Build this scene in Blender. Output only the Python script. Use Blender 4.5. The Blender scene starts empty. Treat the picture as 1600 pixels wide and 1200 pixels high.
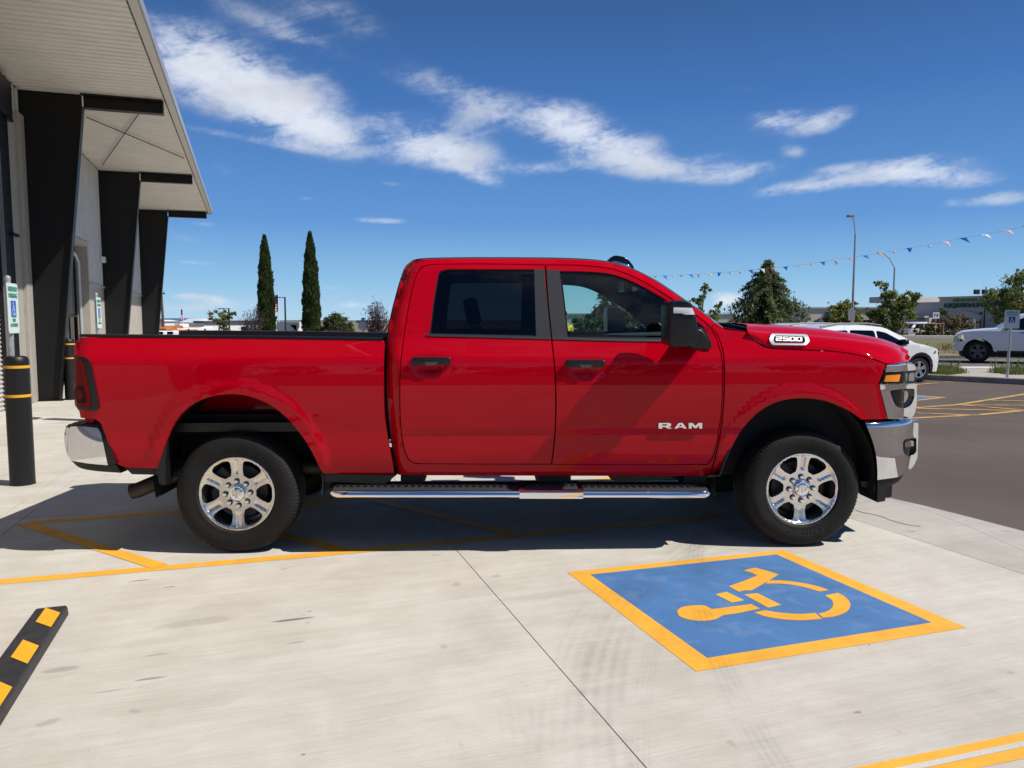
import bpy, bmesh, math, random
import numpy as np
from mathutils import Vector, Matrix, geometry
from mathutils.bvhtree import BVHTree

random.seed(7)
SC = bpy.context.scene
COL = SC.collection

# ------------------------------------------------------------------ camera
F = 1190.0                      # focal length in pixels of the 1600 px wide photograph
PITCH = math.atan(100.0 / F)
H = 1.544
cam_d = bpy.data.cameras.new('camera')
cam = bpy.data.objects.new('camera', cam_d)
COL.objects.link(cam)
cam.location = (0, 0, H)
cam.rotation_euler = (math.pi / 2 - PITCH, 0, 0)
cam_d.sensor_width = 36.0
cam_d.lens = F / 1600 * 36.0
cam_d.clip_start = 0.05
cam_d.clip_end = 9000
SC.camera = cam

# ------------------------------------------------------------------ sun, sky, exposure
TRUCK_YAW = math.radians(2.147)
SUN_T = (0.82, 0.235, 1.0)        # along the truck, out of its side, up
sx = SUN_T[0] * math.cos(TRUCK_YAW) + SUN_T[1] * math.sin(TRUCK_YAW)
sy = SUN_T[0] * math.sin(TRUCK_YAW) - SUN_T[1] * math.cos(TRUCK_YAW)
SUN = Vector((sx, sy, SUN_T[2])).normalized()
sun_d = bpy.data.lights.new('sun', 'SUN')
sun_d.energy = 5.0
sun_d.angle = math.radians(0.53)
sun_d.color = (1.0, 0.95, 0.87)
sun = bpy.data.objects.new('sun', sun_d)
COL.objects.link(sun)
sun.rotation_euler = (-SUN).to_track_quat('-Z', 'Y').to_euler()
sun.location = (20, -10, 30)

SKY_STRENGTH = 0.062
SC.view_settings.view_transform = 'Standard'
SC.view_settings.look = 'None'
SC.view_settings.gamma = 1.0
SC.view_settings.use_curve_mapping = False
SC.view_settings.exposure = 0.16
SC.render.engine = 'CYCLES'
SC.cycles.max_bounces = 10
SC.cycles.transparent_max_bounces = 16
SC.cycles.caustics_reflective = False
SC.cycles.caustics_refractive = False
SC.cycles.sample_clamp_indirect = 6.0
SC.cycles.use_denoising = True


def ray(px, py):
    r, u = (px - 800) / F, (600 - py) / F
    return np.array([r, math.cos(PITCH) + u * math.sin(PITCH), -math.sin(PITCH) + u * math.cos(PITCH)])


class NT:
    """tiny helper that writes node trees"""
    def __init__(self, tree):
        self.t = tree
        self.n = tree.nodes
        self.l = tree.links

    def node(self, typ, **kw):
        nd = self.n.new(typ)
        for k, v in kw.items():
            if k.startswith('i_'):
                key = k[2:].replace('_', ' ')
                nd.inputs[key].default_value = v
            else:
                setattr(nd, k, v)
        return nd

    def put(self, sock, v):
        if isinstance(v, bpy.types.NodeSocket):
            self.l.new(v, sock)
        elif v is not None:
            sock.default_value = v

    def m(self, op, a, b=None, c=None, clamp=False):
        nd = self.n.new('ShaderNodeMath')
        nd.operation = op
        nd.use_clamp = clamp
        self.put(nd.inputs[0], a)
        self.put(nd.inputs[1], b)
        self.put(nd.inputs[2], c)
        return nd.outputs[0]

    def ramp(self, fac, lo, hi, a=0.0, b=1.0, smooth=True):
        nd = self.n.new('ShaderNodeMapRange')
        nd.interpolation_type = 'SMOOTHSTEP' if smooth else 'LINEAR'
        self.put(nd.inputs['Value'], fac)
        nd.inputs['From Min'].default_value = lo
        nd.inputs['From Max'].default_value = hi
        nd.inputs['To Min'].default_value = a
        nd.inputs['To Max'].default_value = b
        return nd.outputs[0]

    def mix(self, fac, a, b, blend='MIX'):
        nd = self.n.new('ShaderNodeMix')
        nd.data_type = 'RGBA'
        nd.blend_type = blend
        self.put(nd.inputs[0], fac)
        self.put(nd.inputs[6], a)
        self.put(nd.inputs[7], b)
        return nd.outputs[2]

    def noise(self, vec, scale, detail=4.0, rough=0.55, dist=0.0, dim='3D'):
        nd = self.n.new('ShaderNodeTexNoise')
        nd.noise_dimensions = dim
        if vec is not None:
            self.l.new(vec, nd.inputs['Vector'])
        nd.inputs['Scale'].default_value = scale
        nd.inputs['Detail'].default_value = detail
        nd.inputs['Roughness'].default_value = rough
        nd.inputs['Distortion'].default_value = dist
        return nd.outputs['Fac']

    def comb(self, x, y, z=0.0):
        nd = self.n.new('ShaderNodeCombineXYZ')
        self.put(nd.inputs[0], x)
        self.put(nd.inputs[1], y)
        self.put(nd.inputs[2], z)
        return nd.outputs[0]

    def mapping(self, vec, loc=(0, 0, 0), rot=(0, 0, 0), scale=(1, 1, 1)):
        nd = self.n.new('ShaderNodeMapping')
        self.l.new(vec, nd.inputs['Vector'])
        nd.inputs['Location'].default_value = loc
        nd.inputs['Rotation'].default_value = rot
        nd.inputs['Scale'].default_value = scale
        return nd.outputs[0]


def build_world():
    w = bpy.data.worlds.new('World')
    SC.world = w
    w.use_nodes = True
    t = NT(w.node_tree)
    t.n.clear()
    out = t.node('ShaderNodeOutputWorld')
    bg = t.node('ShaderNodeBackground')
    bg.inputs['Strength'].default_value = SKY_STRENGTH
    t.l.new(bg.outputs[0], out.inputs['Surface'])
    sky = t.node('ShaderNodeTexSky')
    sky.sky_type = 'NISHITA'
    sky.sun_disc = False
    sky.sun_elevation = math.asin(SUN.z)
    sky.sun_rotation = math.atan2(SUN.x, SUN.y)
    sky.altitude = 1500
    sky.air_density = 1.0
    sky.dust_density = 0.35
    sky.ozone_density = 3.2
    # clear desert air: a deeper blue than the model's own
    hs = t.node('ShaderNodeHueSaturation')
    hs.inputs['Saturation'].default_value = 1.12
    hs.inputs['Value'].default_value = 1.0
    t.l.new(sky.outputs[0], hs.inputs['Color'])
    sky_c = hs.outputs[0]
    SKYC = sky_c

    tc = t.node('ShaderNodeTexCoord')
    sp = t.node('ShaderNodeSeparateXYZ')
    t.l.new(tc.outputs['Generated'], sp.inputs[0])
    dx, dy, dz = sp.outputs
    az = t.m('ARCTAN2', dx, dy)
    hor = t.m('SQRT', t.m('ADD', t.m('MULTIPLY', dx, dx), t.m('MULTIPLY', dy, dy)))
    el = t.m('ARCTAN2', dz, hor)

    # cloud banks: centre (photo px), half sizes (px), tilt (deg, down to the right +), weight
    banks = [
        (300, 95, 105, 42, 12, 1.45), (410, 150, 95, 36, 16, 1.25), (470, 190, 70, 30, 22, 1.0), (515, 207, 42, 17, 20, .9), (500, 125, 55, 22, 30, .28),
        (660, 228, 60, 22, 2, 1.1), (725, 245, 60, 22, 8, .95), (745, 274, 34, 9, 20, .7), (620, 186, 50, 14, -4, .62),
        (640, 128, 90, 16, 14, .30), (700, 128, 60, 16, 20, .30), (770, 165, 80, 22, 12, .48), (740, 190, 40, 20, 0, .45), (862, 190, 62, 22, 14, .55),
        (890, 200, 48, 26, 20, .8), (945, 222, 62, 30, 24, .95), (1000, 225, 34, 14, 0, .6), (1035, 263, 52, 13, 8, .9), (990, 250, 50, 16, 10, .6), (860, 262, 60, 9, -4, .55),
        (520, 22, 90, 24, 12, .50), (400, 25, 100, 16, 16, .40), (460, 55, 40, 10, 10, .34),
        (395, 218, 95, 5, 6, .5), (345, 265, 25, 12, 15, .4),
        (1225, 192, 48, 15, 2, 1.2), (1300, 186, 32, 12, -18, .95), (1240, 236, 20, 9, 12, .6),
        (1150, 270, 56, 14, -2, 1.0), (1110, 245, 45, 8, -8, .35),
        (1250, 293, 72, 9, -5, 1.15), (1410, 264, 85, 15, -2, 1.35), (1480, 280, 70, 14, 6, 1.0), (1310, 262, 30, 7, -4, .5),
        (1560, 312, 55, 9, -2, .9), (1485, 316, 14, 6, -20, .5), (1175, 140, 40, 6, 16, .25),
        (598, 345, 40, 4.5, 2, .85), (480, 310, 14, 3, 0, .4), (617, 288, 24, 4, 2, .4),
        (300, 410, 40, 3.5, 2, .5), (320, 350, 22, 4, 0, .4), (285, 372, 40, 8, 10, .35),
        (300, 463, 26, 4.5, 0, .95), (340, 468, 14, 5, 0, .8), (380, 475, 60, 7, 0, .5), (300, 482, 90, 8, 0, .45),
        (548, 477, 20, 5.5, 0, .9), (520, 450, 40, 3.5, 0, .5), (590, 478, 20, 3.5, 0, .7),
        (1128, 468, 14, 10, 0, 1.1), (1148, 470, 20, 9, 0, 1.1), (1480, 150, 40, 4, 5, .1), (1290, 395, 10, 2.5, 0, .3),
    ]
    # unit vectors of the two angle axes, evaluated per bank
    tot = None
    for (bx, by, ra, re, tilt, wt) in banks:
        d = ray(bx, by)
        a0 = math.atan2(d[0], d[1])
        e0 = math.atan2(d[2], math.hypot(d[0], d[1]))
        sc = math.cos(math.atan((bx - 800) / F)) ** 2
        sa = ra / F * sc
        se = re / F * math.sqrt(sc)
        c, s = math.cos(math.radians(-tilt)), math.sin(math.radians(-tilt))
        da = t.m('SUBTRACT', az, a0)
        de = t.m('SUBTRACT', el, e0)
        p = t.m('MULTIPLY_ADD', da, c / sa, t.m('MULTIPLY', de, s / sa))
        q = t.m('MULTIPLY_ADD', da, -s / se, t.m('MULTIPLY', de, c / se))
        r2 = t.m('MULTIPLY_ADD', p, p, t.m('MULTIPLY', q, q))
        g = t.m('MULTIPLY', t.m('POWER', 2.71828, t.m('MULTIPLY', r2, -0.75)), wt)
        tot = g if tot is None else t.m('ADD', tot, g)
    # scattered clouds over the rest of the sky
    # dry high-desert air: the blue deepens from the horizon to the zenith more than in the model
    rp = t.node('ShaderNodeValToRGB')
    stops = [(0.0, (.46, .70, .90)), (.05, (.275, .545, .835)), (.124, (.128, .325, .708)), (.27, (.060, .185, .505)), (.363, (.043, .130, .352)), (.70, (.028, .090, .262)), (1.0, (.024, .078, .235))]
    cr = rp.color_ramp
    while len(cr.elements) < len(stops): cr.elements.new(0.5)
    for e_, (p_, c_) in zip(cr.elements, stops):
        e_.position = p_
        e_.color = (*c_, 1)
    t.l.new(el, rp.inputs[0])
    kk = 1.0 / (SKY_STRENGTH * 2 ** SC.view_settings.exposure)
    sky_c = t.mix(0.9, sky_c, t.mix(1.0, rp.outputs[0], (kk, kk, kk, 1.0), 'MULTIPLY'))
    up = t.m('MAXIMUM', dz, 0.06)
    pl = t.comb(t.m('DIVIDE', dx, up), t.m('DIVIDE', dy, up), 0.0)
    big = t.noise(pl, 0.55, 3.0, 0.5)
    away = t.m('MAXIMUM', t.ramp(t.m('ABSOLUTE', az), 0.66, 0.9), t.ramp(el, 0.46, 0.6))
    far = t.m('MULTIPLY', t.m('MULTIPLY', t.ramp(big, 0.54, 0.72), away), t.ramp(el, 0.02, 0.10))
    tot = t.m('ADD', tot, t.m('MULTIPLY', far, 0.9))

    ct, st_ = math.cos(math.radians(-14)), math.sin(math.radians(-14))
    ua = t.m('MULTIPLY_ADD', az, ct, t.m('MULTIPLY', el, -st_))
    va = t.m('MULTIPLY_ADD', az, st_, t.m('MULTIPLY', el, ct))
    wv = t.comb(t.m('MULTIPLY', az, 9.0), t.m('MULTIPLY', el, 14.0), 3.1)
    wn = t.noise(wv, 1.0, 5.0, 0.6)
    v1 = t.comb(t.m('MULTIPLY', ua, 7.5), t.m('MULTIPLY', va, 30.0), 0.3)
    n1 = t.noise(v1, 1.0, 8.0, 0.64, 0.45)
    v2 = t.comb(t.m('MULTIPLY', az, 62.0), t.m('MULTIPLY', el, 105.0), 0.7)
    n2 = t.noise(v2, 1.0, 4.0, 0.6, 0.6)
    nc = t.m('ADD', t.m('ADD', t.m('MULTIPLY', n1, 0.50), t.m('MULTIPLY', wn, 0.32)), t.m('MULTIPLY', n2, 0.18))
    # how full of cloud each spot is: the banks are torn into fibres at their thin edges, whole in the middle
    full = t.m('ADD', t.m('MULTIPLY', t.m('SUBTRACT', nc, 0.5), 11.0), t.m('MULTIPLY', tot, 0.85))
    tear = t.ramp(full, -0.5, 2.7)
    dens = t.m('MULTIPLY', t.m('MINIMUM', t.m('MULTIPLY', tot, 0.86), 1.6), t.m('MULTIPLY_ADD', tear, 1.75, 0.05))
    mask = t.m('SUBTRACT', 1.0, t.m('POWER', 2.71828, t.m('MULTIPLY', dens, -1.0)))
    mask = t.m('MULTIPLY', mask, t.ramp(tot, 0.10, 0.55))
    mask = t.m('MULTIPLY', mask, 1.0)
    # white tops, a little greyer where thick
    shade = t.ramp(t.m('ADD', wn, t.m('MULTIPLY', t.m('SUBTRACT', n1, 0.5), 0.8)), 0.35, 0.75, 1.08, 0.84)
    cc = t.mix(1.0, (11.6, 12.2, 13.4, 1.0), t.comb(shade, shade, shade), 'MULTIPLY')
    col = t.mix(mask, sky_c, cc)
    t.l.new(col, bg.inputs['Color'])


build_world()

# ------------------------------------------------------------------ helpers
def tag(o, label=None, cat=None, group=None, kind=None):
    if label: o['label'] = label
    if cat: o['category'] = cat
    if group: o['group'] = group
    if kind: o['kind'] = kind
    return o


def empty(name, loc=(0, 0, 0), rz=0.0, parent=None):
    o = bpy.data.objects.new(name, None)
    COL.objects.link(o)
    o.location = loc
    o.rotation_euler = (0, 0, rz)
    o.empty_display_size = 0.2
    if parent: o.parent = parent
    return o


def link(name, me, parent=None):
    o = bpy.data.objects.new(name, me)
    COL.objects.link(o)
    if parent: o.parent = parent
    return o


def copy_tree(o, parent=None):
    c = o.copy()
    COL.objects.link(c)
    if parent: c.parent = parent
    for ch in list(o.children):
        copy_tree(ch, c)
    return c


class MB:
    """collects faces and links them as ONE mesh object"""
    def __init__(self):
        self.v, self.f = [], []

    def add(self, vs, fs):
        b = len(self.v)
        self.v += [tuple(p) for p in vs]
        self.f += [tuple(b + i for i in q) for q in fs]
        return self

    def box(self, c, s, rz=0.0, ry=0.0, rx=0.0):
        hx, hy, hz = s[0] / 2, s[1] / 2, s[2] / 2
        vs = [Vector((a * hx, b * hy, d * hz)) for d in (-1, 1) for b in (-1, 1) for a in (-1, 1)]
        if rz or ry or rx:
            M = Matrix.Rotation(rz, 3, 'Z') @ Matrix.Rotation(ry, 3, 'Y') @ Matrix.Rotation(rx, 3, 'X')
            vs = [M @ p for p in vs]
        c = Vector(c)
        return self.add([p + c for p in vs], [(0, 2, 3, 1), (4, 5, 7, 6), (0, 1, 5, 4), (2, 6, 7, 3), (0, 4, 6, 2), (1, 3, 7, 5)])

    def box2(self, lo, hi):
        return self.box([(a + b) / 2 for a, b in zip(lo, hi)], [abs(b - a) for a, b in zip(lo, hi)])

    def tube(self, pts, r, n=8, caps=True):
        pts = [Vector(p) for p in pts]
        rs = r if isinstance(r, (list, tuple)) else [r] * len(pts)
        vs, fs = [], []
        up = None
        for i, p in enumerate(pts):
            d = (pts[min(i + 1, len(pts) - 1)] - pts[max(i - 1, 0)]).normalized()
            if up is None:
                up = Vector((0, 0, 1)) if abs(d.z) < 0.9 else Vector((1, 0, 0))
            a = d.cross(up).normalized()
            b = a.cross(d).normalized()
            up = b
            for k in range(n):
                th = 2 * math.pi * k / n
                vs.append(p + (a * math.cos(th) + b * math.sin(th)) * rs[i])
        for i in range(len(pts) - 1):
            for k in range(n):
                k2 = (k + 1) % n
                fs.append((i * n + k, i * n + k2, (i + 1) * n + k2, (i + 1) * n + k))
        if caps:
            fs.append(tuple(range(n - 1, -1, -1)))
            fs.append(tuple((len(pts) - 1) * n + k for k in range(n)))
        return self.add(vs, fs)

    def prism(self, a, b):
        """a, b: matching loops of 3-D points, capped"""
        n = len(a)
        fs = [tuple(range(n)), tuple(range(2 * n - 1, n - 1, -1))]
        fs += [(k, n + k, n + (k + 1) % n, (k + 1) % n) for k in range(n)]
        return self.add(list(a) + list(b), fs)

    def grid(self, rows, closed=False):
        n = len(rows[0])
        vs = [p for r in rows for p in r]
        fs = []
        for i in range(len(rows) - 1):
            for k in range(n if closed else n - 1):
                k2 = (k + 1) % n
                fs.append((i * n + k, i * n + k2, (i + 1) * n + k2, (i + 1) * n + k))
        return self.add(vs, fs)

    def lathe(self, prof, n, axis='z', c=(0, 0, 0), mod=None):
        """prof: (radius, height); axis z, or y (height along y)"""
        rows = []
        for i in range(n):
            th = 2 * math.pi * i / n
            row = []
            for j, (r, h) in enumerate(prof):
                rr = r if mod is None else mod(i, j, r)
                if axis == 'z': p = (c[0] + rr * math.cos(th), c[1] + rr * math.sin(th), c[2] + h)
                else: p = (c[0] + rr * math.cos(th), c[1] + h, c[2] + rr * math.sin(th))
                row.append(p)
            rows.append(row)
        rows.append(rows[0])
        return self.grid(rows)

    def mesh(self, name, mat, smooth=None, bevel=0.0, segs=2, fix=True, merge=True):
        me = bpy.data.meshes.new(name)
        me.from_pydata(self.v, [], self.f)
        if fix or bevel:
            bm = bmesh.new()
            bm.from_mesh(me)
            if merge: bmesh.ops.remove_doubles(bm, verts=bm.verts, dist=1e-5)
            bmesh.ops.recalc_face_normals(bm, faces=bm.faces)
            if bevel:
                ed = [e for e in bm.edges if len(e.link_faces) == 2 and e.calc_face_angle(0) > 0.5]
                bmesh.ops.bevel(bm, geom=ed, offset=bevel, segments=segs, profile=0.5, affect='EDGES', clamp_overlap=True)
            bm.to_mesh(me)
            bm.free()
        if mat: me.materials.append(mat)
        if smooth is not None:
            me.polygons.foreach_set('use_smooth', [True] * len(me.polygons))
            me.set_sharp_from_angle(angle=math.radians(smooth))
        me.update()
        return me

    def build(self, name, mat, parent=None, smooth=None, bevel=0.0, segs=2, fix=True, merge=True):
        return link(name, self.mesh(name, mat, smooth, bevel, segs, fix, merge), parent)


def text_mesh(body, size, extrude, mat, name, bold=0.0, sx=1.0, align='CENTER', spacing=1.0):
    cu = bpy.data.curves.new(name, 'FONT')
    cu.body = body
    cu.size = size
    cu.extrude = extrude
    cu.offset = bold
    cu.align_x = align
    cu.align_y = 'CENTER'
    cu.resolution_u = 3
    cu.space_character = spacing
    o = bpy.data.objects.new(name, cu)
    COL.objects.link(o)
    dg = bpy.context.evaluated_depsgraph_get()
    me = bpy.data.meshes.new_from_object(o.evaluated_get(dg))
    bpy.data.objects.remove(o)
    bpy.data.curves.remove(cu)
    me.name = name
    for v in me.vertices: v.co.x *= sx
    me.materials.clear()
    me.materials.append(mat)
    return me


def catmull(pts, step):
    """smooth densified polyline through 2-D points"""
    P = [np.array(p, float) for p in pts]
    if len(P) == 2:
        n = max(1, int(np.linalg.norm(P[1] - P[0]) / step))
        return [P[0] + (P[1] - P[0]) * k / n for k in range(n + 1)]
    out = []
    for i in range(len(P) - 1):
        p0 = P[i - 1] if i else 2 * P[0] - P[1]
        p1, p2 = P[i], P[i + 1]
        p3 = P[i + 2] if i + 2 < len(P) else 2 * P[-1] - P[-2]
        n = max(1, int(np.linalg.norm(p2 - p1) / step))
        for k in range(n):
            u = k / n
            out.append(0.5 * (2 * p1 + (p2 - p0) * u + (2 * p0 - 5 * p1 + 4 * p2 - p3) * u * u + (3 * p1 - p0 - 3 * p2 + p3) * u ** 3))
    out.append(P[-1])
    return out


def segs(lst, step=5.0, close=True):
    """list of pieces, each smooth inside, corners between; returns one loop"""
    out = []
    for s in lst:
        c = catmull(s, step)
        if out and np.linalg.norm(out[-1] - c[0]) < 1e-6: c = c[1:]
        out += c
    if close and np.linalg.norm(out[0] - out[-1]) < 1e-6: out = out[:-1]
    return out


def rounded(poly, r, n=4, step=None):
    P = [np.array(p, float) for p in poly]
    out = []
    for i, p in enumerate(P):
        a, b = P[i - 1], P[(i + 1) % len(P)]
        da, db = a - p, b - p
        la, lb = np.linalg.norm(da), np.linalg.norm(db)
        rr = r[i] if isinstance(r, (list, tuple)) else r
        d = min(rr, la * .48, lb * .48)
        if d <= 1e-6:
            out.append(p)
            continue
        q0, q1 = p + da / la * d, p + db / lb * d
        for k in range(n + 1):
            u = k / n
            out.append((1 - u) ** 2 * q0 + 2 * u * (1 - u) * p + u * u * q1)
    if step:
        res = []
        for i, p in enumerate(out):
            q = out[(i + 1) % len(out)]
            m = max(1, int(np.linalg.norm(q - p) / step))
            res += [p + (q - p) * k / m for k in range(m)]
        out = res
    return out


def inside(px, pz, poly):
    x, y = np.asarray(px), np.asarray(pz)
    c = np.zeros(x.shape, bool)
    n = len(poly)
    for i in range(n):
        x1, y1 = poly[i]
        x2, y2 = poly[(i + 1) % n]
        if y1 == y2: continue
        c ^= ((y1 > y) != (y2 > y)) & (x < (x2 - x1) * (y - y1) / (y2 - y1) + x1)
    return c


def area2(poly):
    a = np.array(poly)
    return 0.5 * np.sum(a[:, 0] * np.roll(a[:, 1], -1) - np.roll(a[:, 0], -1) * a[:, 1])


def cdt(outline, holes, grid):
    outline = [tuple(p) for p in outline]
    loops = [outline if area2(outline) > 0 else outline[::-1]]
    for h in holes:
        h = [tuple(p) for p in h]
        loops.append(h if area2(h) < 0 else h[::-1])
    V, E = [], []
    for lp in loops:
        b = len(V)
        V += lp
        E += [(b + i, b + (i + 1) % len(lp)) for i in range(len(lp))]
    nb = len(V)
    a = np.array(outline)
    gx = np.arange(a[:, 0].min() + grid / 2, a[:, 0].max(), grid)
    gz = np.arange(a[:, 1].min() + grid / 2, a[:, 1].max(), grid)
    if len(gx) and len(gz):
        X, Z = np.meshgrid(gx, gz)
        X, Z = X.ravel(), Z.ravel()
        ok = inside(X, Z, loops[0])
        for h in loops[1:]: ok &= ~inside(X, Z, h)
        X, Z = X[ok], Z[ok]
        dmin = np.full(X.shape, 9e9)
        for (i, j) in E:
            p, q = np.array(V[i]), np.array(V[j])
            d = q - p
            L = max(d @ d, 1e-12)
            u = np.clip(((X - p[0]) * d[0] + (Z - p[1]) * d[1]) / L, 0, 1)
            dmin = np.minimum(dmin, (X - p[0] - u * d[0]) ** 2 + (Z - p[1] - u * d[1]) ** 2)
        ok = dmin > (0.45 * grid) ** 2
        V = V + list(zip(X[ok], Z[ok]))
    r = geometry.delaunay_2d_cdt([Vector((float(p[0]), float(p[1]))) for p in V], E, [], 0, 1e-6)
    vv = np.array([(p.x, p.y) for p in r[0]])
    ff = np.array([tuple(t) for t in r[2]])
    cx, cz = vv[ff, 0].mean(1), vv[ff, 1].mean(1)
    ok = inside(cx, cz, loops[0])
    for h in loops[1:]: ok &= ~inside(cx, cz, h)
    ff = ff[ok]
    # orient counter-clockwise
    A = (vv[ff[:, 1], 0] - vv[ff[:, 0], 0]) * (vv[ff[:, 2], 1] - vv[ff[:, 0], 1]) - (vv[ff[:, 2], 0] - vv[ff[:, 0], 0]) * (vv[ff[:, 1], 1] - vv[ff[:, 0], 1])
    ff[A < 0] = ff[A < 0][:, ::-1]
    ff = ff[np.abs(A) > 1e-10]
    return vv, ff, loops


def panel(name, outline, sfun, mat, parent, sd=-1, holes=(), grid=0.03, flange=0.03, off=0.0):
    """a pressed sheet: (x, z) outline, standing s(x, z) out from the middle plane; sd -1 near side, +1 far side"""
    vv, ff, loops = cdt(outline, holes, grid)
    x, z = vv[:, 0], vv[:, 1]
    s = sfun(x, z) + off
    e = 0.004
    sxx = (sfun(x + e, z) - sfun(x - e, z)) / (2 * e)
    szz = (sfun(x, z + e) - sfun(x, z - e)) / (2 * e)
    N = np.stack([-sxx, np.full_like(s, sd), -szz], 1)
    N /= np.linalg.norm(N, axis=1)[:, None]
    V = np.stack([x, sd * s, z], 1)
    faces = [tuple(int(i) for i in t) for t in (ff if sd < 0 else ff[:, ::-1])]
    Vs, Ns = [V], [N]
    base = len(V)
    if flange:
        for lp in loops:
            a = np.array(lp)
            d = np.roll(a, -1, 0) - np.roll(a, 1, 0)
            d /= np.maximum(np.linalg.norm(d, axis=1), 1e-9)[:, None]
            nr = np.stack([d[:, 1], -d[:, 0]], 1)
            sa = sfun(a[:, 0], a[:, 1]) + off
            n = len(a)
            top = np.stack([a[:, 0], sd * sa, a[:, 1]], 1)
            bot = np.stack([a[:, 0], sd * (sa - flange), a[:, 1]], 1)
            nn = np.stack([nr[:, 0], np.zeros(n), nr[:, 1]], 1)
            Vs += [top, bot]
            Ns += [nn, nn]
            for k in range(n):
                k2 = (k + 1) % n
                q = (base + k, base + n + k, base + n + k2, base + k2)
                faces.append(q if sd < 0 else q[::-1])
            base += 2 * n
    V = np.concatenate(Vs)
    N = np.concatenate(Ns)
    me = bpy.data.meshes.new(name)
    me.from_pydata(V.tolist(), [], faces)
    me.materials.append(mat)
    me.polygons.foreach_set('use_smooth', [True] * len(me.polygons))
    me.update()
    me.normals_split_custom_set_from_vertices([tuple(n) for n in N])
    return link(name, me, parent)


# ------------------------------------------------------------------ materials
MATS = {}


def mat(name, col, rough=0.5, metal=0.0, coat=0.0, spec=0.5, emit=None, trans=0.0, var=0.0, vscale=8.0, bump=0.0, bscale=60.0, rvar=0.0):
    m = bpy.data.materials.new(name)
    m.use_nodes = True
    t = NT(m.node_tree)
    b = t.n['Principled BSDF']
    b.inputs['Base Color'].default_value = (*col, 1)
    b.inputs['Roughness'].default_value = rough
    b.inputs['Metallic'].default_value = metal
    b.inputs['Specular IOR Level'].default_value = spec
    b.inputs['Coat Weight'].default_value = coat
    b.inputs['Coat Roughness'].default_value = 0.025
    b.inputs['Transmission Weight'].default_value = trans
    if emit:
        b.inputs['Emission Color'].default_value = (*emit[:3], 1)
        b.inputs['Emission Strength'].default_value = emit[3]
    tc = None
    if var or bump or rvar:
        tc = t.node('ShaderNodeTexCoord').outputs['Object']
    if var:
        f = t.noise(tc, vscale, 6.0, 0.6)
        lo = tuple(c * (1 - var) for c in col) + (1,)
        hi = tuple(min(1, c * (1 + var)) for c in col) + (1,)
        t.l.new(t.mix(t.ramp(f, 0.3, 0.7), lo, hi), b.inputs['Base Color'])
    if rvar:
        f = t.noise(tc, vscale * 1.7, 5.0, 0.6)
        t.l.new(t.ramp(f, 0.3, 0.7, max(0.02, rough - rvar), rough + rvar), b.inputs['Roughness'])
    if bump:
        bn = t.node('ShaderNodeBump')
        bn.inputs['Strength'].default_value = bump
        bn.inputs['Distance'].default_value = 0.01
        t.l.new(t.noise(tc, bscale, 5.0, 0.6), bn.inputs['Height'])
        t.l.new(bn.outputs[0], b.inputs['Normal'])
    MATS[name] = m
    return m


def glass_mat(name, tint, ior=1.5, extra=0.0):
    """thin pane: clear transmission with a tint, mirror reflection by Fresnel"""
    m = bpy.data.materials.new(name)
    m.use_nodes = True
    t = NT(m.node_tree)
    t.n.clear()
    out = t.node('ShaderNodeOutputMaterial')
    tr = t.node('ShaderNodeBsdfTransparent')
    tr.inputs[0].default_value = (*tint, 1)
    gl = t.node('ShaderNodeBsdfGlossy')
    gl.inputs['Roughness'].default_value = 0.01
    gl.inputs['Color'].default_value = (1, 1, 1, 1)
    fr = t.node('ShaderNodeFresnel')
    fr.inputs['IOR'].default_value = ior
    mx = t.node('ShaderNodeMixShader')
    t.l.new(t.m('ADD', fr.outputs[0], extra, clamp=True), mx.inputs[0])
    t.l.new(tr.outputs[0], mx.inputs[1])
    t.l.new(gl.outputs[0], mx.inputs[2])
    t.l.new(mx.outputs[0], out.inputs['Surface'])
    MATS[name] = m
    return m


mat('red_paint', (0.43, 0.0003, 0.0095), rough=0.45, coat=0.60, spec=0.0)
MATS['red_paint'].node_tree.nodes['Principled BSDF'].inputs['Coat IOR'].default_value = 1.42
mat('chrome', (0.82, 0.83, 0.85), rough=0.035, metal=1.0)
mat('polished_alloy', (0.70, 0.68, 0.655), rough=0.24, metal=1.0)
mat('alloy_dark', (0.10, 0.10, 0.10), rough=0.45, metal=0.8)
mat('black_plastic', (0.008, 0.008, 0.0085), rough=0.40, spec=0.4, bump=0.05, bscale=400)
mat('black_gloss', (0.006, 0.006, 0.007), rough=0.12)
mat('pillar_black', (0.035, 0.036, 0.038), rough=0.38)
mat('underbody', (0.008, 0.008, 0.009), rough=0.8)
mat('frame_steel', (0.030, 0.029, 0.028), rough=0.6, var=0.3)
mat('rubber', (0.0095, 0.0092, 0.0088), rough=0.72, spec=0.3, var=0.25, vscale=14, bump=0.04, bscale=150)
mat('rubber_text', (0.030, 0.029, 0.0285), rough=0.8)
mat('exhaust_steel', (0.040, 0.034, 0.030), rough=0.5, metal=0.6, var=0.35, vscale=12)
mat('interior', (0.034, 0.036, 0.039), rough=0.75)
mat('interior_grey', (0.06, 0.062, 0.066), rough=0.7)
mat('amber_lens', (0.85, 0.26, 0.01), rough=0.35, coat=0.5)
mat('red_lens', (0.15, 0.001, 0.002), rough=0.3, coat=0.35, spec=0.0)
mat('red_lens_dark', (0.03, 0.001, 0.001), rough=0.3, coat=0.3, spec=0.0)
mat('lamp_reflector', (0.55, 0.55, 0.55), rough=0.15, metal=1.0)
mat('lens_white', (0.75, 0.75, 0.76), rough=0.2, coat=1.0)
mat('badge_red', (0.35, 0.008, 0.012), rough=0.7, spec=0.1)
mat('badge_chrome', (0.86, 0.86, 0.87), rough=0.28, metal=0.55)
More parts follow.
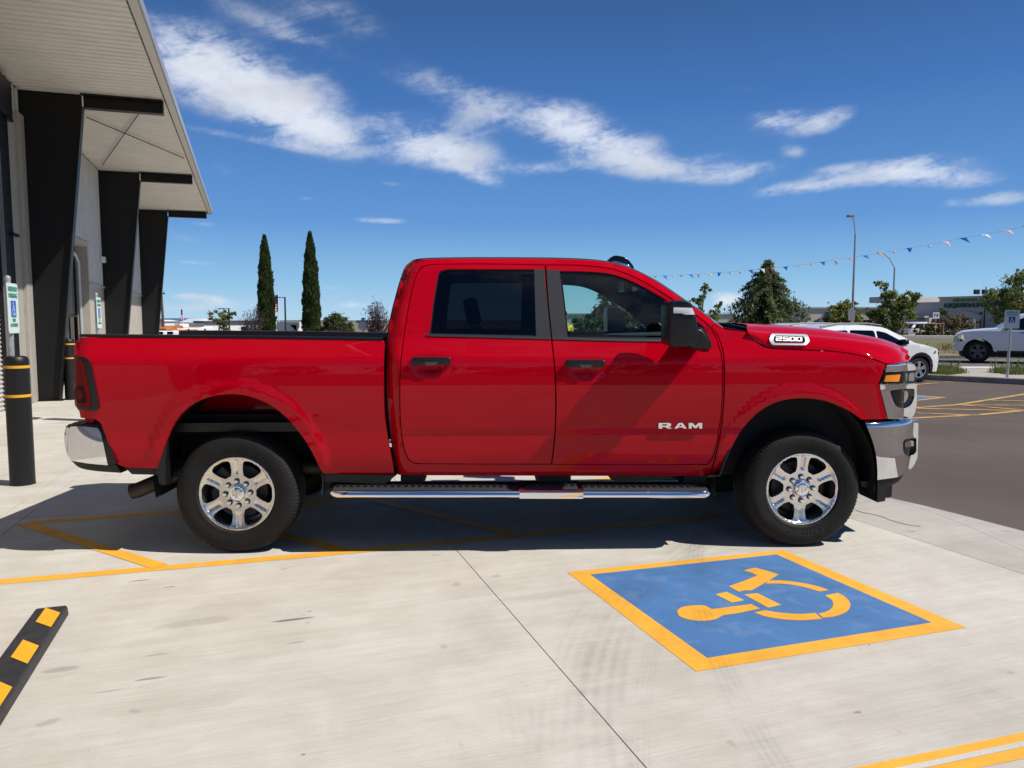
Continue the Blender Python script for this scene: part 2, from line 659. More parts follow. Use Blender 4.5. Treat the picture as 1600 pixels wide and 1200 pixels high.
glass_mat('glass_front', (0.70, 0.85, 0.80))
glass_mat('glass_rear', (0.11, 0.12, 0.13))
glass_mat('glass_clear', (0.93, 0.95, 0.95))
glass_mat('glass_dark', (0.03, 0.035, 0.04), 1.5, 0.02)

# ------------------------------------------------------------------ ground
def g(px, py, z=0.0):
    """the ground point seen at a pixel of the photograph"""
    d = ray(px, py)
    k = (H - z) / -d[2]
    return np.array([d[0] * k, d[1] * k, z])


def at(px, Y, py):
    """the point at depth Y on the ray through a pixel"""
    d = ray(px, py)
    k = Y / d[1]
    return np.array([d[0] * k, Y, H + d[2] * k])


AX = math.radians(19.0)
U2 = np.array([-math.sin(AX), math.cos(AX)])    # along the building and the pavement joints
V2 = np.array([math.cos(AX), math.sin(AX)])     # across


def track_factor(t, co, gain=0.66):
    """curved tyre tracks: a multiplier for the surface colour"""
    sp = t.node('ShaderNodeSeparateXYZ')
    t.l.new(co, sp.inputs[0])
    X, Y, _ = sp.outputs
    patch = t.ramp(t.noise(co, 1.7, 4.0, 0.6), 0.36, 0.62, 0.05, 1.0)
    patch2 = t.ramp(t.noise(co, 9.0, 4.0, 0.6), 0.30, 0.65, 0.55, 1.0)
    pp = t.m('MULTIPLY', patch, patch2)
    tot = None
    for pxs, wid, amt in [([(1060, 868), (960, 985), (935, 1120)], 0.13, 0.34), ([(1010, 868), (905, 985), (868, 1150)], 0.11, 0.22),
                          ([(1085, 900), (1140, 1070), (1215, 1200)], 0.07, 0.34), ([(640, 880), (770, 1010), (820, 1200)], 0.10, 0.10), ([(1120, 868), (1030, 985), (1000, 1120)], 0.05, 0.16)]:
        (x1, y1), (x2, y2), (x3, y3) = [g(*p)[:2] for p in pxs]
        A = np.array([[x2 - x1, y2 - y1], [x3 - x1, y3 - y1]]) * 2
        bb = np.array([x2 * x2 - x1 * x1 + y2 * y2 - y1 * y1, x3 * x3 - x1 * x1 + y3 * y3 - y1 * y1])
        cx, cy = np.linalg.solve(A, bb)
        R = math.hypot(x1 - cx, y1 - cy)
        dx, dy = t.m('SUBTRACT', X, cx), t.m('SUBTRACT', Y, cy)
        d = t.m('SUBTRACT', t.m('SQRT', t.m('MULTIPLY_ADD', dx, dx, t.m('MULTIPLY', dy, dy))), R)
        band = t.ramp(t.m('ABSOLUTE', d), wid * .55, wid * 1.15, 1.0, 0.0)
        ribs = t.ramp(t.m('SINE', t.m('MULTIPLY', d, 6.2832 / (wid * .42))), -0.7, 0.9, 0.50, 1.0)
        ang = t.m('MULTIPLY', t.m('ARCTAN2', dy, dx), R)
        lugs = t.ramp(t.m('SINE', t.m('MULTIPLY_ADD', ang, 210.0, t.m('MULTIPLY', d, 60.0))), -0.6, 0.6, 0.84, 1.0)
        k = t.m('MULTIPLY', t.m('MULTIPLY', t.m('MULTIPLY', band, ribs), t.m('MULTIPLY', lugs, pp)), amt * gain)
        f = t.m('SUBTRACT', 1.0, k)
        tot = f if tot is None else t.m('MULTIPLY', tot, f)
    return tot


def concrete_mat(tone=1.0, name='broomed_concrete'):
    m = bpy.data.materials.new(name)
    m.use_nodes = True
    t = NT(m.node_tree)
    b = t.n['Principled BSDF']
    co = t.node('ShaderNodeTexCoord').outputs['Object']
    al = t.mapping(co, rot=(0, 0, -AX))                      # x runs along the broom strokes
    fine = t.noise(t.mapping(al, scale=(3.0, 95, 1)), 1.0, 6.0, 0.7)
    mid = t.noise(t.mapping(al, scale=(0.7, 11, 1)), 1.0, 5.0, 0.65, 0.2)
    blot = t.noise(co, 0.55, 5.0, 0.55, 0.4)
    blot2 = t.noise(co, 2.3, 6.0, 0.65, 0.3)
    grain = t.noise(co, 170.0, 3.0, 0.7)
    v = t.m('MULTIPLY_ADD', t.m('SUBTRACT', fine, 0.5), 0.38, 1.0)
    v = t.m('MULTIPLY', v, t.m('MULTIPLY_ADD', t.m('SUBTRACT', mid, 0.5), 0.32, 1.0))
    v = t.m('MULTIPLY', v, t.m('MULTIPLY_ADD', t.m('SUBTRACT', blot, 0.5), 0.42, 1.0))
    v = t.m('MULTIPLY', v, t.m('MULTIPLY_ADD', t.m('SUBTRACT', blot2, 0.5), 0.20, 1.0))
    v = t.m('MULTIPLY', v, t.m('MULTIPLY_ADD', t.m('SUBTRACT', grain, 0.5), 0.34, 1.0))
    hair = t.noise(t.mapping(al, scale=(7.0, 240, 1)), 1.0, 4.0, 0.7)
    v = t.m('MULTIPLY', v, t.m('MULTIPLY_ADD', t.m('SUBTRACT', hair, 0.5), 0.34, 1.0))
    pores = t.ramp(t.noise(co, 62.0, 3.0, 0.6), 0.66, 0.74, 0.0, 0.30)
    v = t.m('MULTIPLY', v, t.m('SUBTRACT', 1.0, pores))
    drip = t.m('MULTIPLY', t.ramp(t.noise(co, 7.0, 2.0, 0.4), 0.70, 0.76), 0.20)
    v = t.m('MULTIPLY', v, t.m('SUBTRACT', 1.0, drip))
    sp = t.node('ShaderNodeSeparateXYZ')
    t.l.new(co, sp.inputs[0])
    X, Y, _ = sp.outputs
    spa = t.node('ShaderNodeSeparateXYZ')
    t.l.new(al, spa.inputs[0])
    # oil spots and scuffs lying along the broom strokes
    spots = [(458, 968, .115, .016, .62), (237, 1060, .07, .012, .45), (218, 907, .06, .012, .5), (265, 917, .035, .007, .6),
             (444, 889, .03, .008, .5), (462, 1004, .05, .010, .30), (484, 955, .012, .006, .6), (1340, 1113, .02, .010, .4),
             (244, 1023, .06, .008, .30), (170, 1080, .07, .008, .28), (474, 1179, .010, .006, .6), (90, 661, .16, .022, .6),
             (1358, 1008, .01, .006, .6), (175, 750, .05, .012, .4), (95, 1046, .08, .03, .25), (310, 972, .22, .05, .16), (850, 930, .3, .05, .10)]
    wob = t.noise(t.mapping(al, scale=(14, 60, 1)), 1.0, 4.0, 0.6)
    for (px, py, ra, rb, amt) in spots:
        p = g(px, py)
        c = (p[0] * math.cos(AX) + p[1] * math.sin(AX), -p[0] * math.sin(AX) + p[1] * math.cos(AX))
        du = t.m('DIVIDE', t.m('SUBTRACT', spa.outputs[0], c[0]), ra)
        dv = t.m('DIVIDE', t.m('SUBTRACT', spa.outputs[1], c[1]), rb)
        r2 = t.m('MULTIPLY_ADD', du, du, t.m('MULTIPLY', dv, dv))
        k = t.ramp(t.m('MULTIPLY_ADD', wob, 1.6, t.m('SUBTRACT', r2, 0.8)), 0.35, 1.25, amt, 0.0)
        v = t.m('MULTIPLY', v, t.m('SUBTRACT', 1.0, k))
    v = t.m('MULTIPLY', v, track_factor(t, co))
    col = t.mix(t.ramp(blot2, 0.3, 0.7), (0.487 * tone, 0.453 * tone, 0.397 * tone, 1), (0.528 * tone, 0.501 * tone, 0.450 * tone, 1))
    cc = t.mix(1.0, col, t.comb(v, v, v), 'MULTIPLY')
    t.l.new(cc, b.inputs['Base Color'])
    b.inputs['Roughness'].default_value = 0.78
    b.inputs['Specular IOR Level'].default_value = 0.3
    bn = t.node('ShaderNodeBump')
    bn.inputs['Strength'].default_value = 0.35
    bn.inputs['Distance'].default_value = 0.004
    t.l.new(t.m('ADD', fine, t.m('MULTIPLY', grain, 0.6)), bn.inputs['Height'])
    t.l.new(bn.outputs[0], b.inputs['Normal'])
    return m


def ground_mat(name, c1, c2, scale, rough=0.9, speck=0.3, c3=None):
    m = bpy.data.materials.new(name)
    m.use_nodes = True
    t = NT(m.node_tree)
    b = t.n['Principled BSDF']
    co = t.node('ShaderNodeTexCoord').outputs['Object']
    n1 = t.noise(co, scale, 6.0, 0.6, 0.3)
    col = t.mix(t.ramp(n1, 0.32, 0.68), (*c1, 1), (*c2, 1))
    if c3:
        col = t.mix(t.ramp(t.noise(co, scale * .23, 4.0, 0.5), 0.5, 0.66), col, (*c3, 1))
    gr = t.noise(co, 140.0, 3.0, 0.7)
    gv = t.m('MULTIPLY_ADD', t.m('SUBTRACT', gr, 0.5), speck * 2, 1.0)
    t.l.new(t.mix(1.0, col, t.comb(gv, gv, gv), 'MULTIPLY'), b.inputs['Base Color'])
    b.inputs['Roughness'].default_value = rough
    b.inputs['Specular IOR Level'].default_value = 0.25
    bn = t.node('ShaderNodeBump')
    bn.inputs['Strength'].default_value = 0.5
    bn.inputs['Distance'].default_value = 0.006
    t.l.new(gr, bn.inputs['Height'])
    t.l.new(bn.outputs[0], b.inputs['Normal'])
    MATS[name] = m
    return m


def paint_mat(name, col, worn=0.2, under=(0.47, 0.44, 0.39), wear_scale=9.0, lo=0.60, tracks=False):
    m = bpy.data.materials.new(name)
    m.use_nodes = True
    t = NT(m.node_tree)
    b = t.n['Principled BSDF']
    co = t.node('ShaderNodeTexCoord').outputs['Object']
    n = t.noise(co, wear_scale, 8.0, 0.68, 0.3)
    k = t.ramp(n, lo, lo + 0.12, 0.0, worn)
    al = t.mapping(co, rot=(0, 0, -AX))
    st = t.noise(t.mapping(al, scale=(2.0, 40, 1)), 1.0, 5.0, 0.7)
    gr = t.m('MULTIPLY', t.m('MULTIPLY_ADD', t.m('SUBTRACT', st, 0.5), 0.25, 1.0), t.m('MULTIPLY_ADD', t.m('SUBTRACT', t.noise(co, 3.0, 6.0, 0.65, 0.8), 0.5), 0.75, 1.0))
    c = t.mix(1.0, (*col, 1), t.comb(gr, gr, gr), 'MULTIPLY')
    c = t.mix(k, c, (*under, 1))
    if tracks:
        tf = track_factor(t, co, 0.8)
        c = t.mix(1.0, c, t.comb(tf, tf, tf), 'MULTIPLY')
    t.l.new(c, b.inputs['Base Color'])
    b.inputs['Roughness'].default_value = 0.7
    bn = t.node('ShaderNodeBump')
    bn.inputs['Strength'].default_value = 0.3
    bn.inputs['Distance'].default_value = 0.003
    t.l.new(st, bn.inputs['Height'])
    t.l.new(bn.outputs[0], b.inputs['Normal'])
    MATS[name] = m
    return m


CONC = concrete_mat()
CONC_G = concrete_mat(0.80, 'gutter_concrete')
ground_mat('asphalt', (0.092, 0.071, 0.060), (0.116, 0.092, 0.078), 0.5, 0.85, 0.55)
ground_mat('road_asphalt', (0.13, 0.118, 0.112), (0.16, 0.148, 0.14), 0.5, 0.9, 0.2)
ground_mat('dry_ground', (0.17, 0.135, 0.085), (0.24, 0.195, 0.13), 0.25, 0.95, 0.3, (0.085, 0.10, 0.04))
ground_mat('gravel', (0.33, 0.30, 0.26), (0.42, 0.39, 0.34), 6.0, 0.95, 0.6)
ground_mat('sidewalk_concrete', (0.50, 0.48, 0.44), (0.56, 0.54, 0.50), 1.2, 0.85, 0.15)
ground_mat('curb_concrete', (0.20, 0.185, 0.165), (0.27, 0.25, 0.23), 2.5, 0.9, 0.3)
paint_mat('yellow_paint', (0.76, 0.375, 0.035), 0.55, tracks=True)
paint_mat('yellow_paint_worn', (0.76, 0.375, 0.035), 0.8, (0.62, 0.60, 0.55), 14.0, 0.62)
paint_mat('yellow_paint_old', (0.50, 0.30, 0.08), 0.8, (0.13, 0.11, 0.10), 4.0, 0.5)
paint_mat('blue_paint', (0.058, 0.165, 0.37), 0.35, (0.16, 0.25, 0.42), 5.0, 0.52, tracks=True)


def sheet(name, pts, m, z, parent=None, holes=()):
    """flat polygon in the ground plane"""
    if holes:
        vv, ff, _ = cdt([p[:2] for p in pts], [[q[:2] for q in h] for h in holes], 1e6)
        me = bpy.data.meshes.new(name)
        me.from_pydata([(x, y, z) for x, y in vv], [], [tuple(int(i) for i in t) for t in ff])
    else:
        P = [tuple(p[:2]) for p in pts]
        if area2(P) < 0: P = P[::-1]
        me = bpy.data.meshes.new(name)
        me.from_pydata([(x, y, z) for x, y in P], [], [tuple(range(len(P)))])
    me.materials.append(m)
    return link(name, me, parent)


def zt(x, y):
    """terrain: level at the lot, falling away to the street on the left"""
    sm = lambda e: max(0.0, min(1.0, e)) ** 2 * (3 - 2 * max(0.0, min(1.0, e)))
    return -0.10 - 2.3 * sm((y - 38) / 26) * sm((6 - x + 0.05 * (y - 38)) / 20)


def build_ground():
    rows = []
    radii = [0.0, 8, 16, 24, 30, 36, 42, 48, 54, 60, 66, 72, 80, 90, 105, 125, 150, 190, 250, 350, 500, 800, 1300, 2200, 4000]
    for r in radii:
        rows.append([(r * math.sin(a), r * math.cos(a), zt(r * math.sin(a), r * math.cos(a))) for a in [2 * math.pi * k / 96 for k in range(96)]])
    mb = MB().grid(rows, closed=True)
    o = mb.build('ground', MATS['dry_ground'], smooth=60)
    tag(o, 'dry brown ground running level out to the horizon', 'ground', kind='structure')
    # the street on the left, far side of the lots
    # asphalt lot
    edge = [g(*p) for p in [(1290, 757), (1385, 777), (1440, 789), (1500, 804), (1600, 830), (1760, 880)]]
    far_in = [edge[0] + np.array([*(U2 * 14), 0]), edge[0] + np.array([*(U2 * 5), 0])]
    lot = [(-60, -5.2), (60, -5.2), (60, 24.2), (-30, 36), (-60, 36)]
    o = sheet('asphalt', [(-70, -60), (70, -60), (70, 21.6), (30, 21.2), (16, 20.7), (8, 19.6), (0, 21), (-4, 33), (-70, 33)], MATS['asphalt'], -0.014)
    tag(o, 'weathered grey brown asphalt of the parking lot', 'asphalt', kind='structure')
    # concrete pavement in slabs with open joints
    root = empty('pavement')
    tag(root, 'pale broom finished concrete apron in front of the metal building', 'pavement', kind='structure')

    def line(p, q):
        p, q = g(*p)[:2], g(*q)[:2]
        return p, (q - p) / np.linalg.norm(q - p)

    j1 = line((1010, 1200), (705, 850))
    j2 = line((1500, 865), (1345, 815))
    l1 = line((12, 800), (115, 730))
    l2 = line((50, 800), (135, 735))

    def onl(ln, Y):
        p, d = ln
        return p + d * ((Y - p[1]) / d[1])

    def off(ln, e):
        p, d = ln
        return (p + e * np.array([d[1], -d[0]]), d)     # e to the right
    YB, YF = -3.1, 13.0
    w = 0.0026
    far_e = lambda Y: onl((edge[0][:2], U2 / np.linalg.norm(U2)), Y)
    slabs = [
        [(-26, YB), onl(off(l1, -w), YB), onl(off(l1, -w), YF), (-26, YF)],
        [onl(off(l1, w), YB), onl(off(l2, -w), YB), onl(off(l2, -w), YF), onl(off(l1, w), YF)],
        [onl(off(l2, w), YB), onl(off(j1, -w), YB), onl(off(j1, -w), YF), onl(off(l2, w), YF)],
        [onl(off(j1, w), YB), onl(off(j2, -w), YB), onl(off(j2, -w), YF), onl(off(j1, w), YF)],
    ]
    gut = [onl(off(j2, w), YB)] + [p[:2] for p in edge[::-1]] + [far_e(YF), onl(off(j2, w), YF)]
    e_end = edge[-1][:2]
    gut = [onl(off(j2, w), YB), (e_end[0] + 4.2, YB)] + [p[:2] for p in edge[::-1]] + [far_e(YF), onl(off(j2, w), YF)]
    slabs.append(gut)
    slabs.append([(-26, YF + 2 * w), onl(l1, YF + 2 * w), onl(j1, YF + 2 * w), onl(j2, YF + 2 * w), far_e(YF + 2 * w), far_e(34), (-40, 34)])
    # the joint between l1/l2 band is a shallow ramp strip; slabs are 12 cm thick
    for k, s in enumerate(slabs):
        P = [tuple(p) for p in s]
        if area2(P) < 0: P = P[::-1]
        top = [(x, y, 0.0) for x, y in P]
        bot = [(x, y, -0.12) for x, y in P]
        MB().prism(top, bot).build('slab', CONC_G if k == 4 else CONC, root, fix=True)
    jm = mat('joint_filler', (0.055, 0.052, 0.048), rough=0.9)
    for ln in (j1, j2, l1, l2):
        a, b_ = onl(off(ln, -w * .98), YB), onl(off(ln, -w * .98), YF)
        c, d = onl(off(ln, w * .98), YF), onl(off(ln, w * .98), YB)
        sheet('joint_filler', [a, d, c, b_], jm, -0.005, root)
    # pale troweled lip along the asphalt edge
    lip = [g(*p) for p in [(1385, 776), (1440, 793), (1500, 815), (1560, 841), (1600, 859), (1700, 905)]]
    lip2 = [g(*p) for p in [(1384.5, 776.6), (1439.5, 793.8), (1499.5, 816), (1559.5, 842), (1599.5, 860.2), (1699.5, 906.2)]]
    sheet('trowel_line', lip + lip2[::-1], CONC, 0.0015, root)

    rr_ = random.Random(9)
    ck = [(1336, 797), (1350, 801), (1362, 803), (1378, 808), (1390, 812.5), (1404, 816.5), (1418, 820), (1428, 822), (1439, 822.5)]
    ck = [(x + rr_.uniform(-1, 1), y + rr_.uniform(-.6, .6)) for x, y in ck]
    up_ = [g(x, y - rr_.uniform(.05, .5)) for x, y in ck]
    dn_ = [g(x, y + rr_.uniform(.2, .9)) for x, y in ck]
    sheet('crack', up_ + dn_[::-1], mat('crack_dirt', (0.20, 0.15, 0.125), rough=.95), 0.002, root)

    # ---------------- paint
    Y_ = MATS['yellow_paint']

    def px2(pts):
        return [g(*p) for p in pts]

    def c7(pts):
        return [g(850 + x * .4375, 830 + y * .4375) for x, y in pts]
    pk = empty('accessible_parking_symbol')
    tag(pk, 'blue square with yellow border and wheelchair symbol painted on the concrete', 'road marking', kind='structure')
    outer = px2([(886, 894), (1224, 859.5), (1511, 981), (1088, 1049.5)])
    inner = px2([(922, 898), (1213, 866.5), (1456, 973), (1105, 1028.5)])
    sheet('border', outer, Y_, 0.0015, pk, holes=[inner])
    sheet('field', inner, MATS['blue_paint'], 0.0015, pk)
    pieces = [
        [(660, 198), (712, 180), (762, 160), (742, 150), (712, 142), (734, 136), (754, 132), (796, 142), (838, 156), (800, 180), (742, 213), (718, 213), (695, 218)],
        [(612, 227), (652, 218), (715, 248), (672, 257)],
        [(715, 228), (762, 223), (848, 265), (800, 275)],
        [(600, 280), (740, 262), (772, 278), (700, 293), (632, 302), (606, 318), (560, 322), (515, 317), (482, 304), (475, 290), (486, 276), (520, 268), (570, 267)],
        [(800, 179), (830, 177), (870, 179), (930, 188), (980, 199), (1018, 212), (985, 217), (930, 202), (880, 192), (830, 189), (793, 189)],
        [(1003, 231), (1050, 222), (1078, 238), (1093, 258), (1092, 275), (1078, 291), (1040, 306), (997, 311), (979, 296), (1005, 290), (1026, 278), (1033, 262), (1026, 246)],
        [(750, 292), (790, 284), (840, 292), (910, 297), (970, 294), (994, 315), (920, 320), (850, 316), (790, 306)],
    ]
    smooth_ = {3: [[(600, 280), (740, 262)], [(740, 262), (772, 278)], [(772, 278), (700, 293), (640, 302)], [(640, 302), (606, 318), (560, 322), (515, 317), (482, 304), (475, 290), (486, 276), (520, 268), (570, 267), (600, 280)]],
               4: [[(800, 179), (830, 177), (870, 179), (930, 188), (980, 199), (1018, 212)], [(1018, 212), (985, 217)], [(985, 217), (930, 202), (880, 192), (830, 189), (793, 189)], [(793, 189), (800, 179)]],
               5: [[(1003, 231), (1050, 222)], [(1050, 222), (1078, 238), (1093, 258), (1092, 275), (1078, 291), (1040, 306), (997, 311)], [(997, 311), (979, 296)], [(979, 296), (1005, 290), (1026, 278), (1033, 262), (1026, 246), (1003, 231)]],
               6: [[(750, 292), (790, 284)], [(790, 284), (840, 292), (910, 297), (970, 294)], [(970, 294), (994, 315)], [(994, 315), (920, 320), (850, 316), (790, 306), (750, 292)]]}
    for i, p in enumerate(pieces):
        if i in smooth_: p = [tuple(q) for q in segs(smooth_[i], 8)]
        sheet('symbol_piece', c7(p), Y_, 0.0030, pk)

    st = empty('parking_stripes')
    tag(st, 'yellow painted aisle stripes crossing the concrete under the red truck', 'road marking', kind='structure')

    def stripe(a, b, w=0.1, z=0.0015, m=None, parent=st, ext=(0, 0), cut=None):
        p, q = g(*a)[:2], g(*b)[:2]
        d = (q - p) / np.linalg.norm(q - p)
        p, q = p - d * ext[0], q + d * ext[1]
        n = np.array([-d[1], d[0]]) * w / 2
        return sheet('stripe', [p - n, q - n, q + n, p + n], m or Y_, z, parent)
    stripe((0, 909.5), (520, 864.5), 0.10, ext=(2.5, 0))
    stripe((520, 864.5), (1130, 806), 0.10, z=0.0019)
    stripe((60, 816), (900, 752.5), 0.10, ext=(.05, 1.5))
    stripe((62, 826), (236, 881), 0.105, z=0.0030, ext=(.25, .1))
    stripe((442, 838), (540, 860), 0.105, z=0.0030, ext=(1.2, 0))
    stripe((640, 795), (800, 834), 0.105, z=0.0030, ext=(1.0, 0))
    W_ = MATS['yellow_paint_worn']
    stripe((1400, 1194), (1600, 1152), 0.05, m=W_, ext=(.3, 1.0))
    stripe((1440, 1208), (1600, 1176), 0.06, m=W_, ext=(.3, 1.0))
    stripe((1420, 1201), (1600, 1163), 0.028, m=MATS['sidewalk_concrete'], ext=(.2, 1.0), z=0.0026)

    hs = empty('lot_markings')
    tag(hs, 'faded yellow hatching and blue stall end painted on the asphalt', 'road marking', kind='structure')
    O_ = MATS['yellow_paint_old']
    zk = -0.0100
    for a, b in [((1400, 653.5), (1530, 647)), ((1530, 647), (1640, 637)), ((1400, 638.5), (1497, 631.5)), ((1497, 631.5), (1640, 609)),
                 ((1433, 637.5), (1600, 641)), ((1433, 644.5), (1524, 648)), ((1500, 632), (1600, 640)), ((1501, 632), (1620, 633)),
                 ((1549, 625), (1640, 627)), ((1400, 603), (1464, 598)), ((1476, 596.5), (1490, 596.8))]:
        zk += 0.0006
        stripe(a, b, 0.115, zk, O_, hs)
    sheet('stall_end', px2([(1480, 620), (1433, 617), (1380, 613.5), (1380, 629), (1433, 625.5)]), O_, -0.0102, hs)
    sheet('stall_field', px2([(1464, 620.3), (1433, 618.6), (1380, 615.5), (1380, 627), (1433, 623.8)]), MATS['blue_paint'], -0.0062, hs)


build_ground()

# ------------------------------------------------------------------ metal building on the left
def build_building():
    W0 = np.array([-9.13, 14.44])

    def P(u, v, z):
        q = W0 + U2 * u + V2 * v
        return (q[0], q[1], z)

    def bx(mb, u0, u1, v0, v1, z0, z1):
        a = [P(u0, v0, z0), P(u1, v0, z0), P(u1, v1, z0), P(u0, v1, z0)]
        b = [P(u0, v0, z1), P(u1, v0, z1), P(u1, v1, z1), P(u0, v1, z1)]
        return mb.prism(a, b)
    steel = mat('black_steel', (0.0065, 0.0065, 0.0075), rough=0.45, spec=0.35, bump=0.03, bscale=30)
    soff = mat('soffit_metal', (0.68, 0.655, 0.61), rough=0.55, var=0.05, vscale=1.5)
    fascia = mat('fascia_metal', (0.50, 0.49, 0.47), rough=0.4)
    upper = mat('ribbed_wall', (0.50, 0.51, 0.51), rough=0.55, var=0.04, vscale=2)
    wains = mat('wainscot', (0.40, 0.365, 0.32), rough=0.7, var=0.06, vscale=3)
    curtain = mat('door_curtain', (0.47, 0.45, 0.42), rough=0.5, var=0.04)
    grey = mat('grey_panel', (0.16, 0.165, 0.17), rough=0.5)
    root = empty('metal_building', P(0, 0, 0))
    tag(root, 'modern metal building with black tapered steel columns under a deep flat canopy', 'building')
    inv = Vector(P(0, 0, 0))

    def done(mb, name, m, smooth=None, bevel=0.0, parent=None):
        mb.v = [(x - inv.x, y - inv.y, z - inv.z) for x, y, z in mb.v]
        return mb.build(name, m, parent or root, smooth=smooth, bevel=bevel)
    ZS = 5.80
    V_T = 2.45
    # columns and their rafters
    for k in range(-2, 3):
        u = 8.05 * k
        mb = MB()
        a = [(0.0, 0.0), (0.45, 0.0), (1.06, ZS - 0.26), (1.06, ZS - 0.02), (0.0, ZS - 0.02)]
        mb.prism([P(u - .012, v, z) for v, z in a], [P(u + .012, v, z) for v, z in a])
        c = done(mb, 'column_web', steel)
        mb = MB()
        mb.prism([P(u - .11, .45, 0.0), P(u - .11, 1.06, ZS - .26), P(u - .11, 1.085, ZS - .26), P(u - .11, .475, 0.0)],
                 [P(u + .11, .45, 0.0), P(u + .11, 1.06, ZS - .26), P(u + .11, 1.085, ZS - .26), P(u + .11, .475, 0.0)])
        done(mb, 'column_flange', steel, parent=c)
        mb = MB()
        bx(mb, u - .10, u + .10, 0.06, .52, 0.0, 0.025)
        done(mb, 'base_plate', steel, parent=c)
        mb = MB()
        bx(mb, u - .09, u + .09, 1.088, V_T, ZS - .27, ZS - .25)
        bx(mb, u - .09, u + .09, 1.088, V_T, ZS - .045, ZS - .025)
        bx(mb, u - .012, u + .012, 1.088, V_T, ZS - .25, ZS - .045)
        bx(mb, u - .09, u + .09, V_T, V_T + .02, ZS - .27, ZS - .025)
        bx(mb, u - .06, u + .06, 1.04, 1.09, ZS - .02, ZS + .03)
        done(mb, 'rafter', steel)
    # corrugated soffit, one run per bay
    for k in range(-2, 3):
        u0, u1 = 8.05 * k, (8.05 * (k + 1) if k < 2 else 16.10 + .22)
        if k < 2:
            u1 -= 0.004
        rows = []
        u = u0
        pitch = 0.2
        while u < u1 - 0.02:
            for du, dz in ((0, 0.0), (0.07, 0.0), (0.09, 0.02), (0.16, 0.02), (0.18, 0.0)):
                if u + du < u1:
                    rows.append([P(u + du, 0.0, ZS + dz), P(u + du, V_T + .04, ZS + dz)])
            u += pitch
        rows.append([P(u1, 0.0, ZS), P(u1, V_T + .04, ZS)])
        done(MB().grid(rows), 'soffit_panel', soff)
    # roof deck, fascia, gutter
    mb = MB()
    bx(mb, -17.5, 16.42, -6.0, V_T + .20, ZS + .09, ZS + .12)
    done(mb, 'roof', fascia)
    mb = MB()
    bx(mb, -17.5, 16.44, V_T + .07, V_T + .20, ZS - .03, ZS + .085)
    done(mb, 'gutter', fascia, bevel=0.01)
    mb = MB()
    bx(mb, -17.5, 16.46, V_T + .205, V_T + .225, ZS - .02, ZS + .13)
    done(mb, 'fascia', mat('fascia_edge', (0.30, 0.33, 0.37), rough=0.35))
    mb = MB()
    bx(mb, 16.425, 16.455, -6.0, V_T + .20, ZS - .06, ZS + .125)
    done(mb, 'end_trim', fascia)
    # brace rods under the soffit
    for a, b in (((135, 183), (287, 247)), ((160, 258), (233, 155))):
        mb = MB().tube([g(*a, ZS - .07), g(*b, ZS - .07)], 0.011, 6)
        done(mb, 'brace_rod', steel)
    # walls: ribbed above, plain wainscot below
    ZW = 2.45
    def ribbed(u0, u1, z0, z1, v=0.0):
        rows = []
        u = u0
        while u < u1 - 0.01:
            for du, dv in ((0, 0), (.10, 0), (.125, .03), (.175, .03), (.20, 0)):
                if u + du < u1: rows.append([P(u + du, v + dv, z0), P(u + du, v + dv, z1)])
            u += .305
        rows.append([P(u1, v, z0), P(u1, v, z1)])
        done(MB().grid(rows), 'wall_panel', upper)
    ribbed(0.02, 16.1, 3.58, ZS - .03)
    ribbed(5.86, 16.1, ZW + .06, 3.58)
    ribbed(-1.15, -0.02, 5.3, ZS - .03)
    ribbed(-16, -5.9, ZW + .06, ZS - .03)
    for ua, ub in ((5.86, 16.1), (-16, -5.9)):
        mb = MB()
        bx(mb, ua, ub, -.20, 0.012, 0.0, ZW)
        done(mb, 'wainscot', wains)
    mb = MB()
    bx(mb, 5.86, 16.1, -.16, 0.05, ZW, ZW + .055)
    done(mb, 'wainscot_trim', fascia)
    mb = MB()
    bx(mb, 5.84, 5.96, -.30, 0.02, 0.0, 3.58)
    bx(mb, 0.5, 5.84, -.30, 0.02, 3.44, 3.56)
    bx(mb, 0.5, 0.62, -.30, 0.02, 0.0, 3.44)
    done(mb, 'door_surround', wains)
    mb = MB()
    bx(mb, 16.1, 16.25, -6, 0.02, 0, ZS)
    bx(mb, -16, 16.1, -6.2, -6.0, 0, ZS)
    done(mb, 'end_wall', wains)
    # pier beside the first column
    mb = MB()
    bx(mb, -0.98, -0.40, -.12, 0.03, 0.0, 5.3)
    bx(mb, -0.395, -0.03, -.12, 0.10, 0.0, 5.3)
    done(mb, 'pier', mat('pier_trim', (0.36, 0.335, 0.295), rough=0.6, var=0.05), bevel=0.01)
    # overhead door: frame and corrugated curtain
    mb = MB()
    bx(mb, -1.60, -1.00, -.05, 0.075, 0.0, 5.3)
    bx(mb, -5.90, -1.00, -.05, 0.16, 5.0, 5.62)
    bx(mb, -5.90, -5.45, -.05, 0.075, 0.0, 5.0)
    d = done(mb, 'overhead_door_frame', steel, bevel=0.008)
    for z in (5.52, 4.98, 3.0):
        mb = MB()
        bx(mb, -1.25, -0.90, 0.076, 0.14, z, z + .05)
        done(mb, 'bracket', steel, parent=d)
    mb = MB()
    bx(mb, -1.615, -1.585, .03, .09, 0, 5.0)
    done(mb, 'guide_track', grey, parent=d)
    rows = []
    z = 0.0
    while z < 5.0:
        for dz, dv in ((0, 0.0), (.035, .022), (.05, .022), (.068, 0.0)):
            rows.append([P(-5.45, -.06 + dv, z + dz), P(-1.61, -.06 + dv, z + dz)])
        z += .075
    done(MB().grid(rows), 'door_curtain', curtain)
    # glazed entrance in the recess
    mb = MB()
